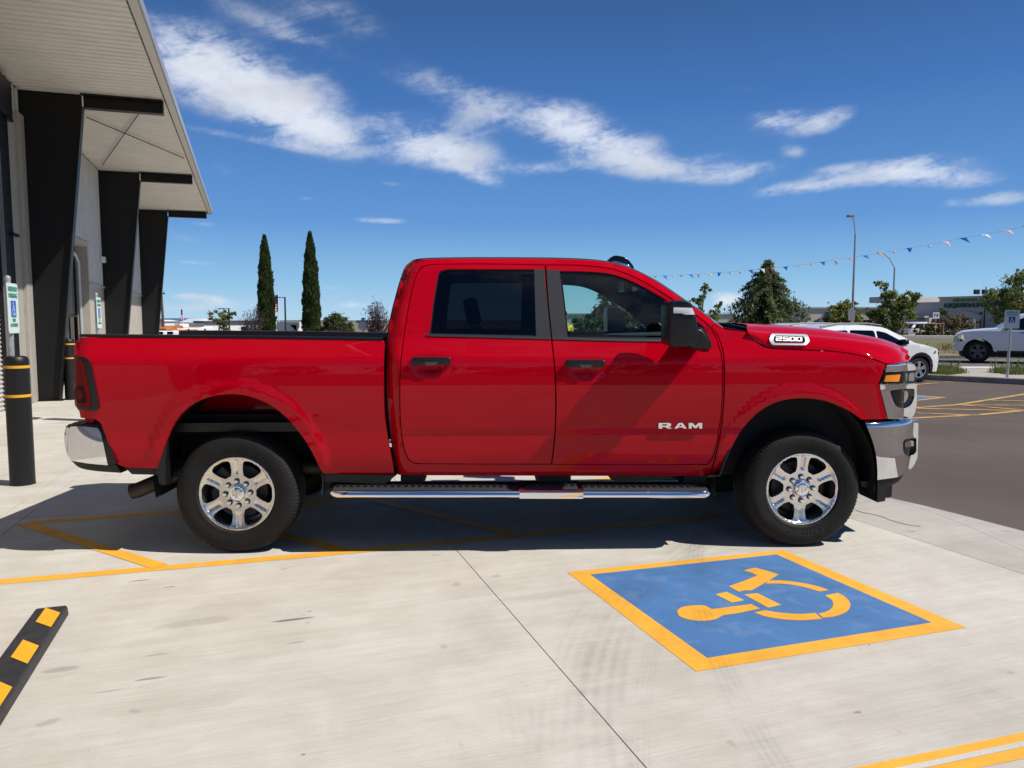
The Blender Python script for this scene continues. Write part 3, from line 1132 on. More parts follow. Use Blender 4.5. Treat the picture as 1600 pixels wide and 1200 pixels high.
    for u0, u1, z0, z1 in ((0.62, 5.84, 0, .10), (.62, .72, .1, 3.44), (5.74, 5.84, .1, 3.44), (3.1, 3.2, .1, 3.44), (.62, 5.84, 1.62, 1.68), (.62, 5.84, 3.36, 3.44), (4.5, 4.56, .1, 1.6)):
        bx(mb, u0, u1, -.33, -.27 + (0.002 if z1 - z0 > 2 else 0), z0, z1)
    fr = done(mb, 'storefront_frame', steel)
    mb = MB()
    bx(mb, .72, 3.1, -.315, -.305, .1, 1.62)
    bx(mb, 3.2, 5.74, -.315, -.305, .1, 1.62)
    done(mb, 'pane', MATS['glass_dark'], parent=fr)
    mb = MB()
    bx(mb, .72, 3.1, -.315, -.305, 1.68, 3.36)
    bx(mb, 3.2, 5.74, -.315, -.305, 1.68, 3.36)
    done(mb, 'spandrel', grey, parent=fr)
    mb = MB()
    bx(mb, .5, 5.9, -.9, -.85, 0, 3.5)
    done(mb, 'inner_wall', MATS['underbody'])
    mb = MB().tube([P(5.62, -.16, 0), P(5.62, -.16, 3.0), P(5.50, -.19, 3.18), P(5.3, -.22, 3.25)], .045, 8)  # pale tube added to stand for the lit edge of the jamb
    done(mb, 'lit_jamb_edge', mat('lit_edge_grey', (0.42, 0.46, 0.47), rough=0.45, metal=0.3), smooth=50)
    mb = MB()
    bx(mb, 7.55, 7.75, .035, .16, 3.15, 3.32)
    done(mb, 'wall_lamp', MATS['lens_white'], bevel=.02)


build_building()


# ------------------------------------------------------------------ bollards, signs, wheel stop
def wheelchair(mb, cx, cz, s, y):
    """white wheelchair pictogram of height s, flat in the x-z plane at y"""
    def poly(pts):
        mb.add([(cx + a * s, y, cz + b * s) for a, b in pts], [tuple(range(len(pts)))])
    n = 12
    poly([(-.08 + .075 * math.cos(2 * math.pi * k / n), .40 + .075 * math.sin(2 * math.pi * k / n)) for k in range(n)])
    poly([(-.13, .31), (-.03, .31), (.0, .02), (-.10, .02)])
    poly([(-.05, .18), (.14, .18), (.14, .12), (-.05, .12)])
    poly([(-.10, .02), (.16, .02), (.16, -.05), (-.10, -.05)])
    poly([(.09, -.05), (.16, -.02), (.30, -.38), (.22, -.41)])
    for k in range(9):
        a0, a1 = math.radians(130 + 27 * k), math.radians(130 + 27 * (k + 1))
        poly([(-.05 + r * math.cos(a), -.17 + r * math.sin(a)) for r, a in ((.25, a0), (.25, a1), (.185, a1), (.185, a0))])


SIGN_W = mat('sign_white', (0.62, 0.72, 0.67), rough=0.4)
SIGN_G = mat('sign_green', (0.03, 0.26, 0.17), rough=0.45)
SIGN_B = mat('sign_blue', (0.02, 0.10, 0.42), rough=0.45)
POST = mat('galvanised_post', (0.40, 0.42, 0.43), rough=0.45, metal=0.5, var=0.15, vscale=20)


def sign_plate(root, z0, w=0.305, h=0.46, van=True):
    """plate facing local -y, bottom at z0; words in green, blue symbol"""
    c = rounded([(-w / 2, z0), (w / 2, z0), (w / 2, z0 + h), (-w / 2, z0 + h)], .03)
    pl = MB().prism([(x, 0.0, z) for x, z in c], [(x, .004, z) for x, z in c]).build('sign_plate', SIGN_W, root)
    fs = h / .46
    def words(t, z, s, m):
        me = text_mesh(t, s * fs, 0.0008, m, 'lettering', bold=.0015)
        o = link('lettering', me, pl)
        o.location = (0, -.0025, z0 + z * fs)
        o.rotation_euler = (math.pi / 2, 0, 0)
    words('RESERVED', .405, .058, SIGN_G)
    words('PARKING', .345, .058, SIGN_G)
    MB().box((0, -.002, z0 + .225 * fs), (.14 * fs, .003, .15 * fs)).build('blue_panel', SIGN_B, pl)
    mb = MB()
    wheelchair(mb, 0, z0 + .222 * fs, .14 * fs, -.0045)
    mb.build('wheelchair_symbol', MATS['lens_white'], pl, fix=False)
    if van:
        words('VAN', .12, .042, SIGN_G)
        words('ACCESSIBLE', .075, .040, SIGN_G)
        words('$ FINE', .035, .022, SIGN_G) if False else None
    return pl


def bollard(loc, h=1.21, label=''):
    root = empty('bollard', loc)
    tag(root, label, 'bollard', 'black bollards by the metal building')
    r = .105
    prof = [(r + .003, 0.0), (r, .02), (r, h - .06), (r * .97, h - .03), (r * .85, h - .008), (r * .6, h), (0.0, h + .002)]
    MB().lathe(prof, 32).build('sleeve', BLK, root, smooth=40)
    for z in (h - .10, h - .37):
        MB().lathe([(r, z - .013), (r + .0035, z - .012), (r + .0035, z + .012), (r, z + .013)], 32).build('yellow_band', BAND, root, smooth=40)
    return root


BLK = mat('bollard_plastic', (0.0085, 0.0085, 0.0095), rough=0.45, spec=0.35, bump=0.05, bscale=250)
BAND = mat('yellow_tape', (0.75, 0.36, 0.02), rough=0.5)
bollard((-4.62, 7.09, 0), 1.21, 'black bollard with two yellow bands nearest the camera, at the left edge')
bollard((-8.58, 14.75, 0), 1.18, 'black bollard with yellow bands between the first column and the truck tail')
bollard((-6.26, 11.60, 0), 1.21, 'black bollard behind the truck bed carrying the farther parking sign')


def bollard_sign(loc, label):
    root = empty('parking_sign', loc, AX + math.radians(90) - math.radians(1.5))
    tag(root, label, 'sign', 'accessible parking signs on bollards')
    MB().tube([(0, .035, 0), (0, .035, .70)], .026, 12).build('post', POST, root, smooth=40)
    MB().lathe([(.0, .70), (.028, .70), (.03, .715), (.024, .735), (.0, .745)], 12, c=(0, .035, 0)).build('post_cap', POST, root, smooth=50)
    sign_plate(root, .21)
    return root


bollard_sign((-4.62, 7.09, 1.212), 'green on white accessible parking sign on the bollard at the left edge')
bollard_sign((-6.26, 11.60, 1.212), 'green on white accessible parking sign rising above the truck bed before the second column')


def wheel_stop():
    a = -.935 * V2 + 4.46 * U2
    root = empty('wheel_stop', (a[0], a[1], 0.0), AX)
    tag(root, 'black rubber wheel stop with yellow patches lying at the lower left', 'wheel stop')
    L, Wd, hh = 1.83, .165, .056
    def sec(y, c=0.0):
        return [(-Wd, y, 0.002), (0, y, 0.002), (-.004, y, hh * .75 - c), (-.010, y, hh - c), (-Wd + .020, y, hh - c), (-Wd + .006, y, hh * .70 - c)]
    rows = [[(x * .86 - Wd * .07, y, z) for x, y, z in sec(0, .022)], sec(-.035), sec(-L + .035), sec(-L, .022)]
    mb = MB().grid(rows, closed=True)
    mb.add(rows[0], [tuple(range(6))]).add(rows[-1], [tuple(range(5, -1, -1))])
    mb.build('rubber_block', mat('stop_rubber', (0.026, 0.026, 0.028), rough=0.6, var=0.3, vscale=20, bump=.06, bscale=120), root, bevel=.006)
    pm = mat('reflective_yellow', (0.80, 0.40, 0.02), rough=0.45, var=.06, vscale=40)
    for k in range(4):
        y = -.145 - .418 * k
        y1 = y - .195
        mb = MB()
        e = .0025
        mb.add([(-.014, y, hh + e), (-.014, y1, hh + e), (-.102, y1 + .10, hh + e), (-.102, y + .10, hh + e)], [(0, 1, 2, 3)])
        mb.build('yellow_patch', pm, root, fix=False)
    return root


wheel_stop()

# ------------------------------------------------------------------ the red pickup truck
_O = g(371, 866)[:2]
_ex = np.array([math.cos(TRUCK_YAW), math.sin(TRUCK_YAW)])
_out = np.array([math.sin(TRUCK_YAW), -math.cos(TRUCK_YAW)])
TC = _O - _out * 0.97
WB = 3.79
truck = empty('pickup_truck', (TC[0], TC[1], 0.0), TRUCK_YAW)
tag(truck, 'bright red crew cab heavy duty pickup truck with polished wheels filling the middle', 'pickup truck')
_camL = np.array([(-TC) @ _ex, (-TC) @ _out, H])


def smooth_table(pts, sig=0.018):
    z = np.arange(0.2, 2.3, 0.002)
    s = np.interp(z, [p[0] for p in pts], [p[1] for p in pts])
    k = np.arange(-40, 41) * 0.002
    w = np.exp(-(k / sig) ** 2 / 2)
    w /= w.sum()
    sp = np.pad(s, 40, mode='reflect', reflect_type='odd')
    return z, np.convolve(sp, w, 'valid')


_ZB, _SB = smooth_table([(.20, .86), (.50, .925), (.53, .940), (.58, .955), (.64, .966), (.72, .973), (.795, .976)], .012)
_ZU, _SU = smooth_table([(.795, .981), (.84, .986), (.92, .996), (1.02, 1.005), (1.12, 1.011), (1.20, 1.010), (1.275, 1.006),
                         (1.30, .997), (1.35, .972), (1.41, .940), (1.43, .930), (1.50, .9080), (1.93, .748), (2.2, .645)], .011)


def base(z):
    lo, up = np.interp(z, _ZB, _SB), np.interp(z, _ZU, _SU)
    k = np.clip((z - .800) / .014, 0, 1)
    k = k * k * (3 - 2 * k)
    return lo * (1 - k) + up * k


def trace(px, py, sf):
    """local (x, z) where the ray through a photo pixel meets the truck's side surface"""
    d = ray(px, py)
    dl = np.array([d[:2] @ _ex, d[:2] @ _out, d[2]])
    s = 0.97
    for _ in range(30):
        k = (s - _camL[1]) / dl[1]
        p = _camL + dl * k
        s2 = float(np.atleast_1d(sf(np.array([p[0]]), np.array([p[2]])))[0])
        s = 0.5 * s + 0.5 * s2
    return p[0], p[2]


def flat(s):
    return lambda x, z: np.full(np.shape(x), float(s))


def tr(pxs, sf):
    return [trace(px, py, sf) for px, py in pxs]


def arch(x, z, xc, zc, a, b, hgt, w):
    d = np.sqrt(((x - xc) / a) ** 2 + ((z - zc) / b) ** 2) - 1
    k = np.clip((d - w * .40) / (w * .75), 0, 1)
    return hgt * (1 - k * k * (3 - 2 * k)) * np.clip((z - .50) / .1, 0, 1)


def nose(x):
    u = np.clip((x - 4.12) / .50, 0, .985)
    return .42 * (1 - np.sqrt(1 - u ** 3))


def s_cab(x, z):
    return base(z)


# roof line, traced along the outline of the cab
_sil_px = [(634, 432), (640, 416), (650, 407.5), (680, 405), (760, 404), (880, 405), (945, 409.5), (985, 420), (1020, 437), (1060, 463), (1100, 491), (1131, 513)]
_edge = lambda x, z: base(z) - .062
SIL = tr(catmull(_sil_px, 6), _edge)
_sx = np.array([p[0] for p in SIL])
_sz = np.array([p[1] for p in SIL])


def z_roof(x):
    return np.interp(x, _sx, _sz, left=9.0, right=9.0) if True else 0


def rear_edge(z):
    return np.interp(z, [.4, .8, 1.1, 1.45, 1.6, 1.75, 1.88, 1.95], [1.055, 1.02, 1.0, 1.0, 1.025, 1.065, 1.105, 1.15])


def s_cabside(x, z):
    s = base(z)
    zr = np.interp(x, _sx, _sz)
    u = np.clip(1 - (zr - z) / .075, 0, .97)
    s = s - .085 * (1 - np.sqrt(1 - u ** 2))
    v = np.clip((rear_edge(z) + .10 - x) / .10, 0, .97)
    return s - .085 * (1 - np.sqrt(1 - v ** 2))


def cup(x, z, xc, zc):
    return .026 * np.exp(-(((x - xc) / .085) ** 2 + ((z - zc) / .042) ** 2) ** 1.5)


_h1 = trace(674, 574, s_cab)
_h2 = trace(917, 579, s_cab)


def s_door(x, z):
    zr = np.interp(x, _sx, _sz)
    u = np.clip(1 - (zr - z) / .075, 0, .97)
    return base(z) - .085 * (1 - np.sqrt(1 - u ** 2)) - cup(x, z, *_h1) - cup(x, z, *_h2)


def s_bed(x, z):
    b = np.minimum(base(z), 9)
    # the bed rises straight to the rail with only a slight turn in
    zz = np.minimum(z, 1.40)
    b = base(zz) - np.clip(z - 1.40, 0, .1) * .45
    b = b + arch(x, z, 0.02, .52, .53, .56, .011, .14)
    v = np.clip((-.86 - x) / .16, 0, .97)
    return b - .10 * (1 - np.sqrt(1 - v ** 2.4))


def s_fender(x, z):
    zz = np.minimum(z, 1.46)
    b = base(zz) - np.clip(z - 1.46, 0, .2) * .55
    b = b + arch(x, z, 3.735, .50, .52, .54, .011, .14)
    return b - nose(x)


RED = MATS['red_paint']
both = (-1, 1)

# ---- bed side
_bed = segs([
    [(124, 527), (380, 529), (598, 532.5)], [(598, 532.5), (600.5, 537)], [(600.5, 537), (599, 580), (600, 640), (605, 680), (616, 740)],
    [(616, 740), (505, 740)], [(505, 740), (498, 728), (490, 711), (478, 690), (464, 671), (447, 652), (425, 634.5), (400, 622.5), (375, 616.5), (350, 616.5), (325, 621), (302, 631), (283, 647), (271, 664), (262, 683), (254, 706), (246.5, 732.5)],
    [(246.5, 732.5), (196, 730), (180, 722)], [(180, 722), (158, 662)], [(158, 662), (148, 655), (126, 653)],
    [(126, 653), (119.5, 620), (117, 590), (117, 557)], [(117, 557), (117, 545), (119.5, 533), (124, 527)]], 6)
BED = tr(_bed, s_bed)
for sd in both:
    panel('bed_side', BED, s_bed, RED, truck, sd, grid=.035 if sd < 0 else .08)
    # rail cap
    rail = [trace(px, py, s_bed) for px, py in catmull([(124, 526.6), (380, 528.6), (598, 532)], 30)]
    rows = []
    for x, z in rail:
        s = float(s_bed(np.array([x]), np.array([z]))[0])
        rows.append([(x, sd * (s + .004), z), (x, sd * (s + .002), z + .014), (x, sd * (s - .015), z + .020), (x, sd * (s - .10), z + .018), (x, sd * (s - .105), z - .03)])
    MB().grid(rows).build('bed_rail_cap', MATS['black_plastic'], truck, smooth=40)
    # inner bed wall
    mb = MB()
    mb.box2((-.97, sd * .76, 1.075), (.96, sd * .85, 1.375))
    mb.build('bed_inner_wall', RED, truck)
MB().box2((-.98, -.85, .80), (.96, .85, .86)).build('bed_floor', MATS['black_plastic'], truck)
MB().box2((.935, -.90, .80), (.975, .90, 1.36)).build('bed_front_wall', RED, truck)
tg = MB().box2((-1.005, -.87, .78), (-.94, .87, 1.392)).build('tailgate', RED, truck, bevel=.012)
MB().box2((-1.03, -.13, 1.25), (-1.004, .13, 1.33)).build('tailgate_handle', MATS['black_plastic'], tg, bevel=.006)

# ---- cab: side frame with door openings left open
_cab_out = segs([
    [(607, 527), (608, 515), (614, 485), (622, 455), (630, 428), (636, 416), (645, 408.5), (660, 405.8), (690, 404.6), (760, 404), (880, 405), (945, 409.5), (985, 420), (1020, 437), (1060, 463), (1100, 491), (1116, 502.5)],
    [(1116, 502.5), (1110.5, 510.5)], [(1110.5, 510.5), (1117, 517), (1123, 530), (1129, 552), (1131, 592), (1128, 650), (1120, 700), (1109, 743)],
    [(1109, 743), (622, 741.5)], [(622, 741.5), (613, 690), (607, 640), (605, 590), (607, 527)]], 6)
_door_r = segs([
    [(853, 414.5), (760, 413), (690, 413.5), (668, 415), (657, 421), (650, 434), (641, 470), (632, 525), (627, 565), (625.5, 600), (626, 650), (630, 690), (636, 712), (645, 722), (662, 724)],
    [(662, 724), (760, 724.5), (861, 724.5)], [(861, 724.5), (866, 680), (867.5, 630), (866, 580), (861, 530), (855, 470), (851, 416)], [(851, 416), (853, 414.5)]], 6)
_door_f = segs([
    [(855, 414.5), (900, 415), (945, 419), (975, 427), (1010, 443.5), (1045, 465.5), (1080, 489), (1101, 504), (1112, 516), (1120, 533), (1127, 560), (1128.5, 592), (1126, 645), (1119, 692), (1112, 716), (1104, 725)],
    [(1104, 725), (1000, 725.5), (863, 724.8)], [(863, 724.8), (868, 680), (869.7, 630), (868, 580), (863, 530), (857, 470), (853.2, 416)], [(853.2, 416), (855, 414.5)]], 6)


def shrink(loop, d):
    a = np.array(loop)
    if area2(loop) < 0: a = a[::-1]
    t = np.roll(a, -1, 0) - np.roll(a, 1, 0)
    t /= np.maximum(np.linalg.norm(t, axis=1), 1e-9)[:, None]
    return [tuple(p) for p in a - np.stack([t[:, 1], -t[:, 0]], 1) * d]


CABO = tr(_cab_out, s_cabside)
DR_R = tr(_door_r, s_door)
DR_F = tr(_door_f, s_door)
# the two openings in the side frame merge behind the centre pillar
_open = segs([
    [(853, 413.3), (760, 411.8), (690, 412.3), (667, 413.8), (655.8, 420), (648.7, 434), (639.6, 470), (630.6, 525), (625.6, 565), (624, 600), (624.5, 650), (628.6, 691), (634.8, 713), (644, 723.4), (662, 725.4)],
    [(662, 725.4), (860, 726), (1104.5, 726.5)],
    [(1104.5, 726.5), (1113.3, 717), (1120.5, 692.5), (1127.5, 645), (1130, 592), (1128.5, 560), (1121.5, 533), (1113, 515), (1102, 502.6), (1081, 487.8), (1046, 464.2), (1010.6, 442.2), (975.5, 425.7), (945.3, 417.7), (900, 413.7), (853, 413.3)]], 6)
OPEN = tr(_open, s_door)

WIN_R = tr(rounded([(671, 523), (677, 470), (685, 424), (700, 420.5), (838, 421), (840, 526)], [3, 60, 20, 14, 2, 2], 6, 6), s_door)
_win_f_px = segs([[(873, 423.5), (920, 424.5), (958, 429), (995, 443), (1040, 468), (1075, 491), (1096, 508)], [(1096, 508), (1104, 518), (1106, 529.5)], [(1106, 529.5), (1000, 529.5), (885, 528)], [(885, 528), (879, 475), (873, 423.5)]], 6)
WIN_F = tr(_win_f_px, s_door)
for sd in both:
    gr = .03 if sd < 0 else .07
    panel('cab_side', CABO, s_cabside, RED, truck, sd, holes=[OPEN], grid=gr)
    dr = panel('rear_door', DR_R, s_door, RED, truck, sd, holes=[WIN_R], grid=gr)
    df = panel('front_door', DR_F, s_door, RED, truck, sd, holes=[WIN_F], grid=gr)
    # dark jamb behind the doors, open at the windows
    panel('door_jamb', shrink(OPEN, -.03), s_door, MATS['underbody'], truck, sd, holes=[shrink(WIN_R, .022), shrink(WIN_F, .022)], grid=.12, flange=0, off=-.050)
    panel('pillar_trim', shrink(CABO, -.014), s_cabside, MATS['interior'], truck, sd, holes=[shrink(OPEN, .035)], grid=.12, flange=0, off=-.040)
    # glass
    panel('window_glass', shrink(WIN_R, -.004), s_door, MATS['glass_rear'], dr, sd, grid=.06, flange=0, off=-.010)
    panel('window_glass', shrink(WIN_F, -.004), s_door, MATS['glass_front'], df, sd, grid=.06, flange=0, off=-.010)
    # satin black pillar covers and belt mouldings
    pr = tr(segs([[(834.5, 420.4), (850.2, 420.8)], [(850.2, 420.8), (855, 472), (860.5, 526.6)], [(860.5, 526.6), (837.5, 526)], [(837.5, 526), (836, 470), (834.5, 420.4)]], 6), s_door)
    panel('pillar_cover', pr, s_door, MATS['pillar_black'], dr, sd, grid=.05, flange=.006, off=.004)
    pf = tr(segs([[(854, 421), (874, 422.4)], [(874, 422.4), (880.5, 475), (887, 528.5)], [(887, 528.5), (863, 527)], [(863, 527), (857.5, 472), (854, 421)]], 6), s_door)
    panel('pillar_cover', pf, s_door, MATS['pillar_black'], df, sd, grid=.05, flange=.006, off=.004)
    bm_ = tr(segs([[(667, 521.5), (760, 523.5), (861, 526)], [(861, 526), (861, 530)], [(861, 530), (760, 527.3), (667, 525)], [(667, 525), (667, 521.5)]], 8), s_door)
    panel('belt_moulding', bm_, s_door, MATS['pillar_black'], dr, sd, grid=.05, flange=.010, off=.008)
    bm_ = tr(segs([[(863, 526), (980, 529), (1108, 530.5)], [(1108, 530.5), (1108, 534)], [(1108, 534), (980, 533), (863, 530)], [(863, 530), (863, 526)]], 8), s_door)
    panel('belt_moulding', bm_, s_door, MATS['pillar_black'], df, sd, grid=.05, flange=.010, off=.008)
    # black inner window seals
    for W, d in ((WIN_R, dr), (WIN_F, df)):
        panel('window_seal', shrink(W, -.006), s_door, MATS['black_plastic'], d, sd, holes=[shrink(W, .009)], grid=1.0, flange=.004, off=-.005)
    # inner trim of each door, dark
    for D, W, d in ((DR_R, WIN_R, dr), (DR_F, WIN_F, df)):
        panel('door_trim', shrink(D, .012), s_door, MATS['interior'], d, -sd if False else sd, holes=[shrink(W, .012)], grid=.12, flange=0, off=-.034)
    # handles
    for (c, d) in (((643, 557, 704, 572), dr), ((885, 561, 946, 576), df)):
        x0, y0, x1, y1 = c
        sh = 1.034
        q = tr(rounded([(x0, y0 + 1), (x1, y0 + 1.5), (x1 - .5, y1 - 2), (x0 - .5, y1 - 1.5)], 4, 4), flat(sh))
        mb = MB().prism([(x, sd * .985, z) for x, z in q], [(x, sd * sh, z) for x, z in q])
        hnd = mb.build('door_handle', MATS['black_plastic'], d, smooth=45, bevel=.006)
        q = tr(rounded([(x0 + 20, y1 - 6.2), (x0 + 42, y1 - 6.2), (x0 + 38, y1 - 1.8), (x0 + 23, y1 - 1.8)], 1.5, 2), flat(1.036))
        MB().prism([(x, sd * 1.02, z) for x, z in q], [(x, sd * 1.037, z) for x, z in q]).build('handle_insert', MATS['interior_grey'], hnd)
    # door badge in chrome capitals
    if sd < 0:
        gl = {
            'R': ([(0, 0), (.30, 0), (.30, .28), (.52, .28), (.74, 0), (1.08, 0), (.80, .34), (1.0, .45), (1.0, .85), (.86, 1), (0, 1)], [(.30, .52), (.30, .76), (.68, .76), (.68, .52)]),
            'A': ([(-.08, 0), (.26, 0), (.36, .20), (.86, .20), (.96, 0), (1.30, 0), (.82, 1), (.40, 1)], [(.45, .40), (.61, .74), (.77, .40)]),
            'M': ([(0, 0), (.28, 0), (.28, .56), (.56, .06), (.72, .06), (1.0, .56), (1.0, 0), (1.28, 0), (1.28, 1), (.92, 1), (.64, .48), (.36, 1), (0, 1)], []),
        }
        cx = {'R': (1028.5, 1049.5), 'A': (1053, 1072.5), 'M': (1075.5, 1096.5)}
        for ch, (o, h) in gl.items():
            x0, x1 = cx[ch]
            w = max(p[0] for p in o) - min(p[0] for p in o)
            m0 = min(p[0] for p in o)
            conv = lambda P: tr([(x0 + (a - m0) / w * (x1 - x0), 669.3 - b * 8.8) for a, b in P], s_door)
            panel('badge_letter', conv(o), s_door, MATS['chrome'], df, sd, holes=[conv(h)] if h else [], grid=1.0, flange=.012, off=.010)

# ---- roof, back of the cab, windshield
roof_px = catmull([(650, 407.5), (680, 405), (760, 404), (880, 405), (945, 409.5), (985, 420)], 12)
rows = []
for px, py in roof_px:
    x, z = trace(px, py, _edge)
    z -= .003
    s = float(s_cabside(np.array([x]), np.array([z]))[0])
    rows.append([(x + .05 * (1 - (k / 12.0) ** 2) * (1 if x > 2.2 else 0) * 0, s * k / 12.0, z + .030 * (1 - abs(k / 12.0) ** 2.5)) for k in range(-12, 13)])
MB().grid(rows).build('roof', RED, truck, smooth=60)
liner = [[(x, y * .97, z - .055) for x, y, z in r] for r in rows]
MB().grid(liner).build('headliner', MATS['interior_grey'], truck, smooth=60)
rows = []
for z in np.linspace(.50, 1.93, 24):
    x = float(rear_edge(z)) + .012
    s = float(s_cabside(np.array([x]), np.array([z]))[0])
    rows.append([(x - .03 * (1 - (k / 8.0) ** 2), s * k / 8.0, z) for k in range(-8, 9)])
x, z = trace(650, 407.5, _edge)
bk = MB().grid(rows).build('cab_back', RED, truck, smooth=60)
MB().prism([(float(rear_edge(z)) - .022, a * .62, z) for a, z in ((-1, 1.50), (1, 1.50), (.9, 1.80), (-.9, 1.80))], [(float(rear_edge(z)) + .03, a * .62, z) for a, z in ((-1, 1.50), (1, 1.50), (.9, 1.80), (-.9, 1.80))]).build('rear_window', MATS['black_gloss'], bk)
MB().box2((1.11, -.80, .62), (1.13, .80, 1.60)).build('rear_trim', MATS['interior'], truck)
ws_px = catmull([(987, 421), (1020, 437), (1060, 463), (1100, 491), (1133, 514)], 10)
rows = []
for px, py in ws_px:
    x, z = trace(px, py, _edge)
    s = float(base(np.array([z]))[0]) - .068
    rows.append([(x + .16 * (1 - abs(k / 12.0) ** 2.2) - .006, s * k / 12.0, z + .012 * (1 - (k / 12.0) ** 2)) for k in range(-12, 13)])
MB().grid(rows).build('windshield', MATS['glass_front'], truck, smooth=60)
# lower black band of the windshield and cowl
x, z = trace(1134, 514, _edge)
rows = []
for dx, dz in ((-.02, .012), (.06, .0), (.14, -.012), (.20, -.05)):
    rows.append([(x + dx + .14 * (1 - abs(k / 12.0) ** 2.2), (.80 if dx < .1 else .78) * k / 12.0, z + dz) for k in range(-12, 13)])
MB().grid(rows).build('cowl', MATS['black_plastic'], truck, smooth=60)
for y0 in (-.55, .25):
    MB().tube([(x + .22, y0 - .1, z + .0), (x + .17, y0 + .1, z + .022), (x + .06, y0 + .45, z + .05)], .010, 6).build('wiper', MATS['black_plastic'], truck)

# lamp on the roof
lp = flat(.36)
q = tr(rounded([(946, 411), (950, 406), (955, 401.2), (960, 400), (972, 402), (980, 407), (987, 416), (989, 421.5), (960, 415)], 3, 3), lp)
lo = MB().prism([(x, -.30, z) for x, z in q], [(x, -.42, z) for x, z in q]).build('roof_lamp', MATS['black_gloss'], truck, smooth=50, bevel=.012)
q = tr(rounded([(954, 409), (962, 407.5), (983, 413.5), (988, 420), (970, 415.5), (958, 412.5)], 2, 2), flat(.425))
MB().prism([(x, -.31, z) for x, z in q], [(x, -.426, z) for x, z in q]).build('chrome_strip', MATS['chrome'], lo, smooth=50, bevel=.004)

# ---- front fender
_fen = segs([
    [(1112.5, 511.5), (1119, 518), (1125, 531), (1131.2, 552), (1133.2, 592), (1130.2, 650), (1122.2, 700), (1111.5, 743)], [(1111.5, 743), (1124, 743)],
    [(1124, 743), (1131, 725), (1142, 701), (1157, 674), (1175, 653), (1192, 639), (1214, 628), (1238, 623), (1262, 622.3), (1288, 626), (1312, 634.5), (1332, 645), (1347, 655.5)],
    [(1347, 655.5), (1386, 654.5)], [(1386, 654.5), (1378, 622), (1372.5, 599)], [(1372.5, 599), (1378, 586), (1384.5, 570)],
    [(1384.5, 570), (1370, 564), (1345, 556.5), (1318, 551.5), (1285, 548.7), (1240, 547), (1205, 545), (1192, 541.5), (1180, 534), (1171, 525.5)],
    [(1171, 525.5), (1167, 519.5), (1133, 514.5)], [(1133, 514.5), (1118, 504)], [(1118, 504), (1112.5, 511.5)]], 6)
FEN = tr(_fen, s_fender)
for sd in both:
    fd = panel('front_fender', FEN, s_fender, RED, truck, sd, grid=.03 if sd < 0 else .08)

# ---- hood: lofted stations (lower seam, shoulder, side crease, dome)
_hst = [((1168, 524), (1168, 519.5), (1168, 516), (1166, 507)), ((1182, 534), (1182, 524), (1182, 517.5), (1181, 507.5)), ((1204, 543), (1204, 530), (1204, 519.5), (1204, 508.3)),
        ((1240, 545.3), (1240, 532.5), (1240, 522), (1240, 510.5)), ((1285, 547), (1285, 535.5), (1285, 525.5), (1285, 514)),
        ((1320, 550.2), (1320, 539), (1320, 529), (1320, 519)), ((1347, 555.3), (1348, 543), (1349, 532.8), (1349, 523.5)),
        ((1371, 562.5), (1373, 549.5), (1375, 537), (1374, 528.5)), ((1386, 568.2), (1391, 554), (1395, 542.5), (1394, 535)),
        ((1403, 567), (1408, 555), (1410, 549), (1408, 541.5)), ((1419, 565.5), (1421, 561), (1421, 556), (1417, 547))]
_hs = np.array(_hst, float)
rows_px = [catmull(_hs[:, k], 8) for k in range(4)]
_sp = [lambda x, z: s_fender(x, z) - .002, lambda x, z: np.full(np.shape(x), .945) - nose(x), lambda x, z: np.full(np.shape(x), .865) - .9 * nose(x), lambda x, z: np.full(np.shape(x), .52) - .35 * nose(x)]
N_H = 46
HR = []
for k in range(4):
    P = np.array(catmull(_hs[:, k], 1.0))
    cum = np.concatenate([[0], np.cumsum(np.linalg.norm(np.diff(P, axis=0), axis=1))])
    # parametrise by station index so that sections stay aligned
    idx = [int(np.argmin(np.linalg.norm(P - q, axis=1))) for q in _hs[:, k]]
    us = np.interp(np.arange(len(P)), idx, np.arange(len(idx)))
    uu = np.linspace(0, len(idx) - 1, N_H)
    Q = np.stack([np.interp(uu, us, P[:, 0]), np.interp(uu, us, P[:, 1])], 1)
    L = tr([tuple(q) for q in Q], _sp[k])
    HR.append([(x, float(_sp[k](np.array([x]), np.array([z]))[0]), z) for x, z in L])
rows = []
